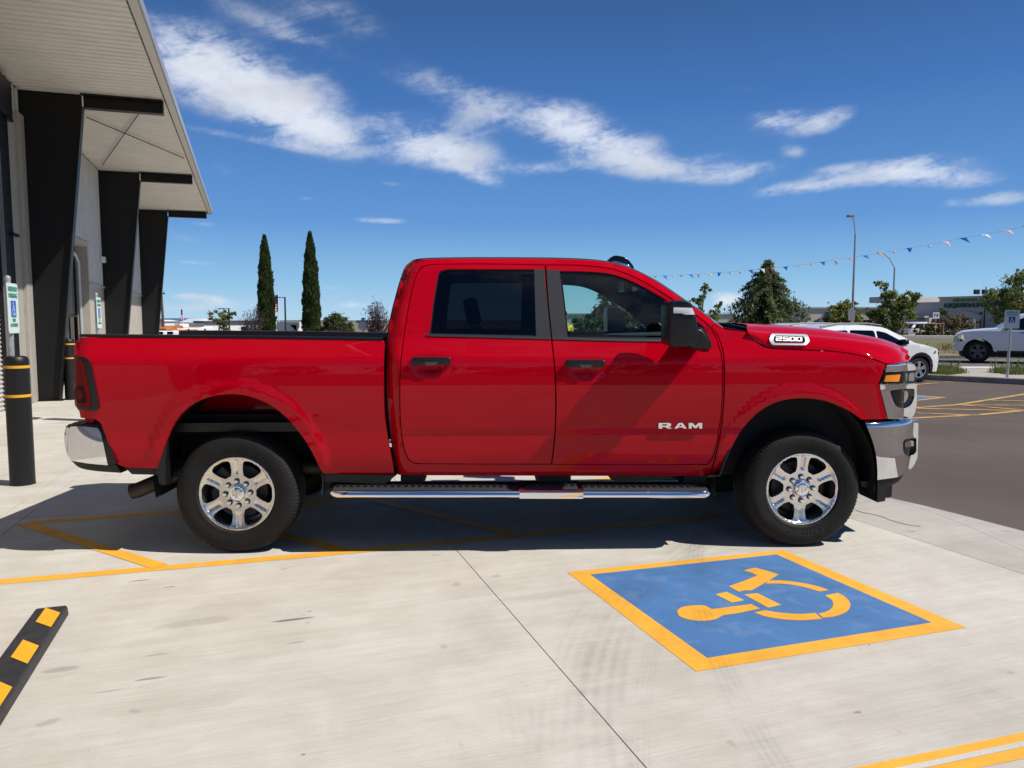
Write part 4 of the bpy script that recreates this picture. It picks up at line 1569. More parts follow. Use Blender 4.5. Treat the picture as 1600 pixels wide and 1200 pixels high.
for i in range(N_H):
    a, b, c, d = [np.array(HR[k][i]) for k in range(4)]
    v1 = c * .80 + d * .20
    v1[2] = c[2] - .004
    v2 = c * .45 + d * .55
    v2[2] = c[2] + (d[2] - c[2]) * .62
    ce = np.array([d[0] + .02, 0.0, d[2] + .012])
    half = catmull([a, a * .5 + b * .5 + np.array([0, .006, 0.002]), b, b * .5 + c * .5 + np.array([0, .010, .008]), c, v1, v2, d, d * .5 + ce * .5 + np.array([0, 0, .003]), ce], .016 if False else 9)
    # fixed sampling per section
    seq = [a, a * .55 + b * .45 + np.array([0, .004, 0.0]), b, b * .5 + c * .5 + np.array([0, .010, .007]), c, v1, v2, d, d * .5 + ce * .5 + np.array([0, 0, .003]), ce]
    fine = []
    for j in range(len(seq) - 1):
        p0 = seq[j - 1] if j else 2 * seq[0] - seq[1]
        p1, p2 = seq[j], seq[j + 1]
        p3 = seq[j + 2] if j + 2 < len(seq) else 2 * seq[-1] - seq[-2]
        for q in range(5):
            u = q / 5
            fine.append(0.5 * (2 * p1 + (p2 - p0) * u + (2 * p0 - 5 * p1 + 4 * p2 - p3) * u * u + (3 * p1 - p0 - 3 * p2 + p3) * u ** 3))
    fine.append(seq[-1])
    near = [(p[0], -p[1], p[2]) for p in fine]
    rows.append(near + [(p[0], p[1], p[2]) for p in fine[::-1]][1:])
hood_mb = MB().grid(rows)
hood = hood_mb.build('hood', RED, truck, smooth=70)
HB = BVHTree.FromPolygons([Vector(v) for v in hood_mb.v], [tuple(f) for f in hood_mb.f])
# folded front lip of the hood, closes it downwards
lip = [rows[-1], [(x - .03, y * .99, z - .03) for x, y, z in rows[-1]]]
MB().grid(lip).build('hood_lip', RED, hood, smooth=60)


def onhood(px, py, off):
    d = ray(px, py)
    dl = Vector((d[:2] @ _ex, -(d[:2] @ _out), d[2])).normalized()
    o = Vector((_camL[0], -_camL[1], _camL[2]))
    hit, n, _, _ = HB.ray_cast(o, dl)
    if hit is None: return None, None
    if n.dot(dl) > 0: n = -n
    return hit + n * off, n


def hood_plate(name, loop, off0, off1, m, parent, hole=None, bevel=0.0):
    def pts(lp, o): return [onhood(px, py, o)[0] for px, py in lp]
    mb = MB()
    if hole is None:
        mb.prism(pts(loop, off0), pts(loop, off1))
    else:
        a0, a1, h0, h1 = pts(loop, off0), pts(loop, off1), pts(hole, off0), pts(hole, off1)
        n = len(loop)
        vs = a0 + a1 + h1 + h0
        fs = []
        for k in range(n):
            k2 = (k + 1) % n
            fs += [(k, k2, n + k2, n + k), (n + k, n + k2, 2 * n + k2, 2 * n + k), (2 * n + k, 2 * n + k2, 3 * n + k2, 3 * n + k)]
        mb.add(vs, fs)
    return mb.build(name, m, parent, smooth=40, bevel=bevel)


_bo = rounded([(1201, 532), (1204, 523.8), (1261, 525.3), (1263.5, 535), (1259, 540.6), (1205, 539.4)], [2, 4, 4, 2, 4, 4], 4)
_bi = rounded([(1206.5, 531.5), (1209, 526.2), (1255, 527.6), (1258, 534.5), (1254.5, 538.2), (1209.5, 537.2)], [2, 3, 3, 2, 3, 3], 4)
try:
    bf = hood_plate('badge_frame', _bo, -.002, .014, MATS['badge_chrome'], hood, hole=_bi)
    hood_plate('badge_plate', _bi, -.001, .006, MATS['black_gloss'], hood)
    # digits 2500 in bright slabs and the small red line below
    digs = {'2': [[(0, .84), (1, .84), (1, 1), (0, 1)], [(.74, .58), (1, .58), (1, .84), (.74, .84)], [(0, .42), (1, .42), (1, .58), (0, .58)], [(0, .16), (.26, .16), (.26, .42), (0, .42)], [(0, 0), (1, 0), (1, .16), (0, .16)]],
            '5': [[(0, .84), (1, .84), (1, 1), (0, 1)], [(0, .58), (.26, .58), (.26, .84), (0, .84)], [(0, .42), (1, .42), (1, .58), (0, .58)], [(.74, .16), (1, .16), (1, .42), (.74, .42)], [(0, 0), (1, 0), (1, .16), (0, .16)]],
            '0': [[(0, 0), (1, 0), (1, .17), (0, .17)], [(0, .83), (1, .83), (1, 1), (0, 1)], [(0, .17), (.26, .17), (.26, .83), (0, .83)], [(.74, .17), (1, .17), (1, .83), (.74, .83)]]}
    xs = [(1211.5, 1221), (1222.5, 1231.5), (1233, 1242), (1243.5, 1252.5)]
    for ch, (x0, x1) in zip('2500', xs):
        mb = MB()
        for poly in digs[ch]:
            y0 = 533.0 + (x0 - 1211) * .022
            lp = [(x0 + a * (x1 - x0), y0 + .4 - b * 6.2) for a, b in poly]
            A = [onhood(px, py, .006)[0] for px, py in lp]
            B = [onhood(px, py, .009)[0] for px, py in lp]
            mb.prism(A, B)
        mb.build('badge_digit', MATS['badge_chrome'], hood)
    mb = MB()
    for k in range(10):
        x0 = 1212 + k * 4.1 + (1.2 if k > 4 else 0)
        y0 = 536.6 + (x0 - 1211) * .022
        lp = [(x0, y0), (x0 + 2.9, y0), (x0 + 2.9, y0 - 1.5), (x0, y0 - 1.5)]
        mb.prism([onhood(px, py, .006)[0] for px, py in lp], [onhood(px, py, .008)[0] for px, py in lp])
    mb.build('badge_red_line', MATS['badge_red'], hood)
except Exception as e:
    print('badge', e)

# ---- headlamp, chrome surrounds, grille


def s_front(x, z):
    tilt = .06 * (z - 1.05) - .42 * np.clip(z - 1.245, 0, 1)
    return np.full(np.shape(x), .98) - nose(x) + tilt


CH = MATS['chrome']
for sd in both:
    gq = .02 if sd < 0 else .05
    # upper chrome brow
    q = tr(segs([[(1386, 570.5), (1400, 568.8), (1419, 566.5)], [(1419, 566.5), (1424, 566), (1429, 570)], [(1429, 570), (1431.5, 578)], [(1431.5, 578), (1410, 580), (1383, 581.5)], [(1383, 581.5), (1386, 570.5)]], 4), s_front)
    hs_ = panel('headlamp_surround', q, s_front, CH, truck, sd, grid=gq, flange=.05, off=.002)
    # lamp bowl (dark) with amber reflector and clear lens
    q = tr(segs([[(1383, 582.5), (1410, 581), (1431.5, 579)], [(1431.5, 579), (1432.5, 590), (1432, 599)], [(1432, 599), (1405, 600.2), (1376.5, 598)], [(1376.5, 598), (1379, 590), (1383, 582.5)]], 4), s_front)
    hl = panel('headlamp', q, s_front, MATS['black_gloss'], truck, sd, grid=gq, flange=.02, off=-.022)
    q2 = tr(rounded([(1384, 586.5), (1407, 585), (1404.5, 596.3), (1381.5, 596.5)], 1.2, 2, 3), s_front)
    panel('amber_marker', q2, s_front, MATS['amber_lens'], hl, sd, grid=gq, flange=.012, off=.002)
    q2 = tr(rounded([(1410, 584.5), (1420, 583.5), (1419, 596.3), (1409, 596.6)], 3, 3, 3), s_front)
    panel('reflector', q2, s_front, MATS['lamp_reflector'], hl, sd, grid=gq, flange=.012, off=-.014)
    q2 = tr(rounded([(1422, 583.5), (1430.5, 582), (1430.5, 595.5), (1421.5, 596)], 3, 3, 3), s_front)
    panel('reflector', q2, s_front, MATS['lamp_reflector'], hl, sd, grid=gq, flange=.012, off=-.014)
    panel('lens', q, s_front, MATS['glass_clear'], hl, sd, grid=gq, flange=0, off=.0)
    # middle bar and lower corner, chrome, with the fog-lamp pocket
    q = tr(segs([[(1373, 599.5), (1405, 601), (1432, 600)], [(1432, 600), (1432.5, 603), (1432, 606)], [(1432, 606), (1432, 630), (1429, 646), (1424, 652.5)], [(1424, 652.5), (1405, 655), (1387, 654.3)], [(1387, 654.3), (1380, 626), (1373, 599.5)]], 4), s_front)
    hole = tr(rounded([(1390, 610), (1410, 607.5), (1429, 607), (1428.5, 622), (1423, 634), (1412, 638.5), (1400, 636), (1394, 624)], [3, 4, 4, 6, 8, 8, 8, 6], 4, 3), s_front)
    gc = panel('corner_trim', q, lambda x, z: s_front(x, z) + .012 * np.exp(-((z - 1.115) / .02) ** 2), CH, truck, sd, holes=[hole], grid=gq, flange=.045, off=.003)
    panel('lower_lamp', shrink(hole, -.004), s_front, MATS['black_gloss'], gc, sd, grid=.03, flange=0, off=-.035)
    h2 = tr(rounded([(1396, 615), (1407, 611), (1422, 611), (1422, 622), (1417, 630), (1404, 631)], 5, 3, 3), s_front)
    panel('lamp_lens', h2, s_front, MATS['lamp_reflector'], gc, sd, grid=.03, flange=.01, off=-.024)
    panel('lens', shrink(hole, -.002), s_front, MATS['glass_clear'], gc, sd, grid=.03, flange=0, off=-.010)
    # front bumper corner
    def s_bf(x, z):
        b = 1.015 - .45 * (1 - np.sqrt(1 - np.clip((x - 4.02) / .68, 0, .985) ** 2.6))
        roll = .05 * (1 - np.sqrt(1 - np.clip(1 - (.872 - z) / .045, 0, .97) ** 2))
        low = .28 * np.clip(.62 - z, 0, 1)
        return b - roll - low
    q = tr(segs([[(1351, 657.5), (1370, 658.8), (1400, 658), (1424, 655), (1433, 655.5)], [(1433, 655.5), (1435, 662)], [(1435, 662), (1434.5, 690), (1433.5, 715)], [(1433.5, 715), (1426, 730), (1414, 738)], [(1414, 738), (1404, 745), (1371, 750)], [(1371, 750), (1371, 735), (1369, 712), (1363, 688), (1351, 657.5)]], 4), s_bf)
    hole = tr(rounded([(1411, 690), (1414, 686), (1432, 684), (1432, 707), (1425, 712), (1417, 714), (1411, 706)], [5, 5, 3, 4, 4, 5, 5], 4, 3), s_bf)
    fb = panel('front_bumper', q, s_bf, CH, truck, sd, holes=[hole], grid=gq, flange=.03)
    panel('fog_pocket', shrink(hole, -.003), s_bf, MATS['black_plastic'], fb, sd, grid=.03, flange=0, off=-.03)
    h2 = tr(rounded([(1416, 691), (1430, 689), (1430, 698), (1416, 700)], 3, 3, 3), s_bf)
    panel('fog_lamp', h2, s_bf, MATS['lamp_reflector'], fb, sd, grid=.03, flange=.01, off=-.018)
    # black air dam below
    s_ad = lambda x, z: s_bf(x, np.maximum(z, .5)) - .03
    q = tr(segs([[(1371, 750.5), (1404, 746), (1412, 742)], [(1412, 742), (1404, 752), (1390, 760)], [(1390, 760), (1385, 768), (1383, 783)], [(1383, 783), (1371, 785)], [(1371, 785), (1371, 750.5)]], 5), s_ad)
    panel('air_dam', q, s_ad, MATS['black_plastic'], truck, sd, grid=.05, flange=.25)
    q = tr([(1345, 752), (1371, 752), (1371, 770), (1347, 760)], flat(.90))
    MB().prism([(x, sd * .90, z) for x, z in q], [(x, sd * .80, z) for x, z in q]).build('splash_panel', MATS['black_plastic'], truck)
    # gap filler between grille corner and bumper
    q = tr([(1352, 655), (1424, 652), (1426, 659), (1356, 661)], flat(.93))
    MB().prism([(x if x < 4.5 else 4.5, sd * (.93 - (.16 if x > 4.4 else 0)), z) for x, z in q], [(x if x < 4.5 else 4.5, sd * .60, z) for x, z in q]).build('bumper_filler', MATS['black_plastic'], truck)

# front face: grille with chrome frame and bars, bumper middle
gz0, gz1 = 0.89, 1.27
gx = 4.585
gr_ = MB().box2((4.40, -.54, gz0), (4.545, .54, gz1)).build('grille', MATS['black_plastic'], truck)
mb = MB()
mb.box2((4.53, -.58, gz1 - .03), (gx, .58, gz1 + .02)).box2((4.53, -.58, gz0 - .02), (gx, .58, gz0 + .03)).box2((4.53, -.58, gz0 + .03), (gx, -.52, gz1 - .03)).box2((4.53, .52, gz0 + .03), (gx, .58, gz1 - .03))
mb.build('grille_frame', CH, gr_, bevel=.008)
for k in range(3):
    z = gz0 + .10 + k * .09
    MB().box2((4.535, -.518, z - .014), (4.575, .518, z + .014)).build('grille_bar', CH, gr_, bevel=.006)
MB().box2((4.45, -.60, .50), (4.655, .60, .86)).build('bumper_centre', CH, truck, bevel=.03)
MB().box2((4.40, -.66, .26), (4.58, .66, .50)).build('air_dam_centre', MATS['black_plastic'], truck, bevel=.02)

# ---- tail: lamp, bumper, mud flap, exhaust
for sd in both:
    q = tr(segs([[(117, 556.5), (128, 557), (138, 561), (143, 570)], [(143, 570), (149, 600), (156, 637)], [(156, 637), (151, 641), (124, 641)], [(124, 641), (118, 632)], [(118, 632), (117, 595), (117, 556.5)]], 5), s_bed)
    tl = panel('tail_lamp', q, s_bed, MATS['black_plastic'], truck, sd, grid=.04, flange=.02, off=.010)
    q = tr(segs([[(117.5, 562), (128, 563.5), (132, 570)], [(132, 570), (138, 598), (143, 632)], [(143, 632), (140, 637), (122, 636)], [(122, 636), (118, 622), (117.5, 562)]], 5), s_bed)
    panel('red_lens', q, s_bed, MATS['red_lens'], tl, sd, grid=.04, flange=.01, off=.017)
    q = tr(rounded([(119, 604), (132, 602), (137, 629), (123, 630)], 3, 3, 3), s_bed)
    panel('inner_lamp', q, s_bed, MATS['red_lens_dark'], tl, sd, grid=.04, flange=.004, off=.0195)

    def s_rb(x, z):
        u = np.clip((-.86 - x) / .26, 0, .97)
        b = .985 - .12 * (1 - np.sqrt(1 - u ** 2.2))
        zz = np.clip((z - .655) / .15, -1, 1.5)
        return b - .028 * zz ** 2
    q = tr(segs([[(104, 667), (125, 666), (150, 668.5)], [(150, 668.5), (157, 676), (168.5, 727)], [(168.5, 727), (140, 724.5), (113, 720)], [(113, 720), (105, 710), (101, 694), (101, 676), (104, 667)]], 4), s_rb)
    rb = panel('rear_bumper', q, s_rb, CH, truck, sd, grid=.02, flange=.06)
    q = tr(segs([[(102, 667.5), (108, 662.5), (150, 663.5), (160, 667)], [(160, 667), (181, 725)], [(181, 725), (169.5, 727.5)], [(169.5, 727.5), (158.5, 677), (150.5, 668)], [(150.5, 668), (125, 665.6), (102, 667.5)]], 5), s_rb)
    panel('bumper_edge', q, s_rb, MATS['black_plastic'], rb, sd, grid=.05, flange=.08, off=.003)
    q = tr(segs([[(112, 720.5), (140, 725.5), (168, 728), (181, 726)], [(181, 726), (189, 739)], [(189, 739), (150, 736), (125, 731), (112, 720.5)]], 5), lambda x, z: s_rb(x, z) - .02)
    panel('bumper_valance', q, lambda x, z: s_rb(x, z) - .02, MATS['black_plastic'], rb, sd, grid=.05, flange=.1)
    q = tr([(196, 731), (246, 733.5), (245, 742), (206, 741)], flat(.95))
    MB().prism([(x, sd * .95, z) for x, z in q], [(x, sd * .90, z) for x, z in q]).build('bed_sill', MATS['black_plastic'], truck)
    # mud flaps
    q = tr(rounded([(256, 690), (262.5, 680), (259, 715), (258.5, 758), (249, 757), (245, 736)], 2, 2), flat(.975))
    MB().prism([(x, sd * .975, z) for x, z in q], [(x, sd * .87, z) for x, z in q]).build('mud_flap', MATS['black_plastic'], truck)
    q = tr(rounded([(1142, 701), (1133, 722), (1125, 744), (1104, 746), (1110, 742.5), (1123, 742.5), (1130, 724), (1139, 703)], 1, 2), flat(.985))
    MB().prism([(x, sd * .99, z) for x, z in q], [(x, sd * .72, z) for x, z in q]).build('mud_flap', MATS['black_plastic'], truck)
MB().box2((-1.16, -.80, .58), (-.96, .80, .83)).build('bumper_centre', CH, truck, bevel=.03)
MB().box2((-1.155, -.72, .832), (-.97, .72, .85)).build('bumper_step', MATS['black_plastic'], truck)

ex_z = .40
p0 = trace(206, 768, flat(.80))
p1 = trace(280, 738, flat(.80))
ex = MB().tube([(p0[0], -.80, p0[1]), (p0[0] + .05, -.80, p0[1] + .012), (p1[0] + .05, -.78, p1[1] + .02), (.9, -.55, .50)], .052, 16, caps=False).build('exhaust_pipe', MATS['exhaust_steel'], truck, smooth=50)
MB().tube([(p0[0] + .001, -.80, p0[1]), (p0[0] + .05, -.80, p0[1] + .012), (p1[0], -.79, p1[1])], .047, 16, caps=True).build('pipe_bore', MATS['underbody'], ex, smooth=50, fix=False)

# ---- running boards
for sd in both:
    xa, za = trace(514, 768, flat(1.0))
    xb, zb = trace(1112, 768, flat(1.0))
    sec = [(.80, .436), (.985, .432), (1.015, .425), (1.032, .410), (1.036, .392), (1.026, .374), (1.00, .362), (.88, .36), (.80, .40)]
    zoff = lambda x: (x - 1.83) * -.0095 + .003
    rows = []
    for x, sc, dn in ((xa - .01, .88, .0), (xa + .01, .95, 0), (xa + .055, 1.0, 0)) + tuple((xa + .055 + (xb - xa - .11) * k / 24, 1.0, 0) for k in range(1, 25)) + ((xb - .01, .95, 0), (xb + .01, .88, 0)):
        rows.append([(x, sd * (.80 + (s - .80) * (1 - (1 - sc) * 2.2)), z + zoff(x)) for s, z in sec])
    mb = MB().grid(rows, closed=True)
    mb.add(rows[0], [tuple(range(len(sec)))]).add(rows[-1], [tuple(range(len(sec) - 1, -1, -1))])
    rbd = mb.build('running_board', CH, truck, smooth=40)
    mb = MB()
    for x0, x1, e in ((xa + .03, 1.86, 0), (1.90, 2.25, .0085), (2.29, xb - .03, 0)):
        rr = []
        for x in (x0, x1):
            rr.append([(x, sd * .83, .4375 + e + zoff(x)), (x, sd * .985, .4345 + e + zoff(x)), (x, sd * 1.012, .4295 + e + zoff(x)), (x, sd * 1.024, .4215 + e + zoff(x))])
        mb = MB().grid(rr)
        mb.build('step_pad', MATS['pillar_black'], rbd, smooth=50)
        nx = int((x1 - x0) / .045)
        mb = MB()
        for k in range(nx):
            x = x0 + (k + .5) * (x1 - x0) / nx
            mb.box((x, sd * .92, .4395 + e + zoff(x)), (.022, .13, .004))
        o = mb.build('grip_ribs', MATS['black_plastic'], rbd, merge=False)
        o['kind'] = 'stuff'
    # the raised middle step with bright ends
    rows = []
    sec2 = [(s + (.006 if s > .9 else 0), z + (.004 if z > .40 else -.006)) for s, z in sec]
    for x in (1.865, 1.875, 2.275, 2.285):
        rows.append([(x, sd * s, z + zoff(x)) for s, z in sec2])
    mb = MB().grid(rows, closed=True)
    mb.add(rows[0], [tuple(range(len(sec)))]).add(rows[-1], [tuple(range(len(sec) - 1, -1, -1))])
    mb.build('middle_step', CH, rbd, smooth=40)
    for x0, x1 in ((627, 661), (840, 891), (1066, 1100)):
        a_, b_ = trace(x0, 750, flat(.86))[0], trace(x1, 750, flat(.86))[0]
        MB().box2((a_, sd * .52, .42), (b_, sd * .90, .53)).build('step_bracket', MATS['underbody'], rbd)

# ---- underbody
mb = MB()
for y in (-.46, .46):
    mb.box2((-1.0, y - .04, .54), (.9, y + .04, .70))
    mb.box2((.9, y - .04, .48), (4.3, y + .04, .62))
mb.build('chassis_frame', MATS['frame_steel'], truck, bevel=.006)
MB().box2((.99, -.88, .56), (3.1, .88, .62)).build('cab_floor', MATS['underbody'], truck)
MB().box2((2.55, -.50, .36), (3.25, .40, .58)).build('transmission', MATS['frame_steel'], truck, bevel=.05)
MB().box2((1.35, .50, .42), (2.2, .80, .58)).build('fuel_tank', MATS['underbody'], truck, bevel=.05)
MB().box2((3.05, -.70, .45), (4.35, .70, 1.15)).build('engine_bay', MATS['underbody'], truck)
MB().box2((.60, -.90, .46), (1.0, -.6, .52)).build('sill_bracket', MATS['underbody'], truck)
q = tr([(500, 741), (620, 742), (600, 757), (508, 752)], flat(.93))
MB().prism([(x, -.93, z) for x, z in q], [(x, -.6, z) for x, z in q]).build('sill_guard', MATS['black_plastic'], truck)
for xa_ in (0.0, WB):
    MB().tube([(xa_, -.62, .40), (xa_, .62, .40)], .055, 12).build('axle', MATS['frame_steel'], truck, smooth=50)
    MB().lathe([(0, -.14), (.10, -.13), (.17, -.05), (.17, .05), (.10, .13), (0, .14)], 16, axis='y', c=(xa_, .05, .40)).build('differential', MATS['frame_steel'], truck, smooth=50)
    for y in (-.52, .52):
        MB().tube([(xa_ - .12, y, .44), (xa_ - .05, y + (.05 if y > 0 else -.05), .78)], .032, 10).build('shock_absorber', MATS['frame_steel'], truck, smooth=50)
for y in (-.55, .55):
    MB().tube([(-.72, y, .60), (-.3, y, .47), (0, y, .46), (.3, y, .48), (.75, y, .58)], .03, 6).build('leaf_spring', MATS['frame_steel'], truck)
MB().tube([(.1, .05, .44), (2.6, 0, .50)], .045, 10).build('drive_shaft', MATS['frame_steel'], truck, smooth=50)
# wheel wells
for sd in both:
    for xc, zc, a, b, m in ((.015, .50, .55, .60, 'underbody'), (3.735, .48, .55, .58, 'underbody')):
        rows = []
        for k in range(21):
            th = math.radians(-12 + 204 * k / 20)
            x, z = xc + a * math.cos(th), zc + b * math.sin(th)
            rows.append([(x, sd * .955, z), (x, sd * .50, z)])
        MB().grid(rows).build('wheel_well', MATS[m], truck, smooth=50)
        MB().box2((xc - .5, sd * .49, .50), (xc + .5, sd * .52, 1.0)).build('well_wall', MATS[m], truck)
# red inside of the bed wall seen above the rear tyre
MB().box2((-.50, -.56, .905), (.52, -.52, 1.12)).build('bed_wheel_box', RED, truck)
MB().box2((-.47, -.72, .86), (.5, -.56, .90)).build('bed_cross_rail', MATS['underbody'], truck)

# ---- interior
SEAT = MATS['interior']
for y in (-.42, .42):
    st_ = empty('front_seat', (0, 0, 0), parent=truck)
    MB().box2((1.75, y - .26, .80), (2.25, y + .26, 1.0)).build('seat_cushion', SEAT, st_, smooth=50, bevel=.05, segs=3)
    MB().prism([(x, y - .25, z) for x, z in ((1.80, .95), (1.62, 1.50), (1.50, 1.48), (1.66, .93))], [(x, y + .25, z) for x, z in ((1.80, .95), (1.62, 1.50), (1.50, 1.48), (1.66, .93))]).build('seat_back', SEAT, st_, smooth=50, bevel=.04, segs=3)
    MB().box((1.55, y, 1.60), (.10, .27, .20), ry=-.2).build('headrest', SEAT, st_, smooth=50, bevel=.03, segs=3)
MB().box2((1.14, -.72, .80), (1.32, .72, 1.45)).build('rear_bench', SEAT, truck, bevel=.05)
rows = []
for x, z in ((2.52, 1.0), (2.50, 1.20), (2.58, 1.33), (2.75, 1.385), (3.25, 1.44)):
    rows.append([(x, y, z + (.04 if y > .2 and x < 2.8 else 0)) for y in (-.84, -.5, -.1, .15, .3, .55, .84)])
MB().grid(rows).build('dashboard', SEAT, truck, smooth=50)
ring = []
for k in range(25):
    th = 2 * math.pi * k / 24
    ring.append((2.33 + .19 * math.sin(th) * -.42, .42 + .19 * math.cos(th), 1.30 + .19 * math.sin(th) * .9))
sw = MB().tube(ring, .016, 8, caps=False).build('steering_wheel', MATS['interior_grey'], truck, smooth=60)
MB().box((2.36, .42, 1.29), (.05, .12, .10), ry=.4).build('wheel_hub', MATS['black_plastic'], sw, bevel=.015)
MB().box((2.72, 0.0, 1.80), (.02, .25, .075)).build('rear_view_mirror', MATS['black_plastic'], truck, bevel=.01)

# ---- tow mirror (folded upright), near and far
for sd in both:
    mr = empty('side_mirror', (0, 0, 0), parent=truck)
    S1 = 1.30
    q = tr(rounded([(1046.5, 476), (1050, 469.5), (1066, 468), (1079, 470), (1086, 484), (1091, 510), (1092, 524), (1088, 540), (1068, 542), (1050, 541), (1046.5, 536)], [3, 5, 4, 6, 8, 8, 6, 6, 3, 4, 3], 4), flat(S1))
    MB().prism([(x, sd * S1, z) for x, z in q], [(x, sd * 1.06, z) for x, z in q]).build('mirror_head', MATS['black_plastic'], mr, smooth=50, bevel=.022, segs=4)
    q = tr(rounded([(1048.5, 480), (1052, 473), (1076, 473), (1081, 480)], 3, 3), flat(S1))
    MB().prism([(x, sd * (S1 + .003), z) for x, z in q], [(x, sd * 1.1, z) for x, z in q]).build('mirror_cap', MATS['black_gloss'], mr, smooth=50, bevel=.002)
    q = tr(rounded([(1052, 480.5), (1081.5, 481.2), (1085.5, 492), (1069, 491.5), (1066, 489.6), (1052, 489.6)], 1.5, 3), flat(S1))
    MB().prism([(x, sd * (S1 + .006), z) for x, z in q], [(x, sd * 1.1, z) for x, z in q]).build('signal_lens', MATS['lens_white'], mr, smooth=50, bevel=.002)
    q = tr(rounded([(1074, 518), (1094, 512), (1104, 522), (1108, 538), (1102, 546), (1080, 545)], [6, 8, 10, 8, 8, 6], 4), flat(1.14))
    MB().prism([(x, sd * 1.14, z) for x, z in q], [(x, sd * .93, z) for x, z in q]).build('mirror_arm', MATS['black_plastic'], mr, smooth=50, bevel=.02, segs=3)
    q = tr(rounded([(1092, 510), (1103, 517), (1112, 536), (1112.5, 545), (1100, 547), (1094, 530)], [4, 6, 6, 4, 4, 4], 3), flat(.985))
    MB().prism([(x, sd * .985, z) for x, z in q], [(x, sd * .90, z) for x, z in q]).build('mirror_base', MATS['black_plastic'], mr, smooth=50, bevel=.01)
    xg = trace(1046.5, 500, flat(1.2))[0]
    MB().box2((xg - .004, sd * 1.085, 1.40), (xg + .01, sd * 1.275, 1.63)).build('mirror_glass', CH, mr, bevel=.003)

# ---- wheels
R_T = .405
_tp = [(.252, -.03), (.250, -.012), (.256, -.002), (.266, .003), (.272, .002), (.285, .006), (.305, .010), (.33, .012), (.352, .009), (.372, .001), (.386, -.010), (.396, -.024), (.402, -.042), (.4045, -.060),
       (.4045, -.076), (.396, -.078), (.396, -.086), (.405, -.088), (.405, -.112), (.397, -.114), (.397, -.122), (.405, -.124), (.405, -.150), (.397, -.152), (.397, -.160), (.405, -.162), (.405, -.186), (.396, -.188), (.396, -.196), (.4045, -.198), (.402, -.232), (.390, -.256), (.36, -.272), (.30, -.276), (.252, -.25)]


def tread(i, j, r):
    if 9 <= j <= 13:
        if i % 3 == 0: return r - (.0045 if j >= 10 else .002)
    if j in (17, 18, 21, 22, 25, 26) and (i + 2 * j) % 6 == 0: return r - .005
    if 29 <= j <= 31 and i % 4 == 1: return r - .007
    return r


def s_rim(x, z):
    r = np.hypot(x, z)
    a = np.arctan2(z, x)
    lip = np.interp(r, [0, .056, .066, .105, .14, .20, .222, .232, .240, .2475, .26], [-.030, -.030, -.036, -.036, -.034, -.026, -.022, -.016, -.008, -.011, -.016])
    k = np.cos(6 * (a - math.pi / 2))
    w = np.exp(-((np.abs(np.mod(a - math.pi / 2 + math.pi / 6, math.pi / 3) - math.pi / 6) * r) / .012) ** 4)
    groove = -.008 * w * np.clip((r - .125) / .02, 0, 1) * np.clip((.230 - r) / .012, 0, 1)
    return lip + groove


def tyre_text(s, sd, centre_deg, radius, size, parent):
    me = text_mesh(s, size, .0016, MATS['rubber_text'], 'tyre_lettering', bold=.001, spacing=1.25)
    for v in me.vertices:
        th = math.radians(centre_deg) - v.co.x / radius * (1 if sd < 0 else -1) * 1.0
        rr = radius + v.co.y
        dep = v.co.z
        v.co = Vector((rr * math.cos(th), sd * (.0105 + dep), rr * math.sin(th)))
    return link('tyre_lettering', me, parent)


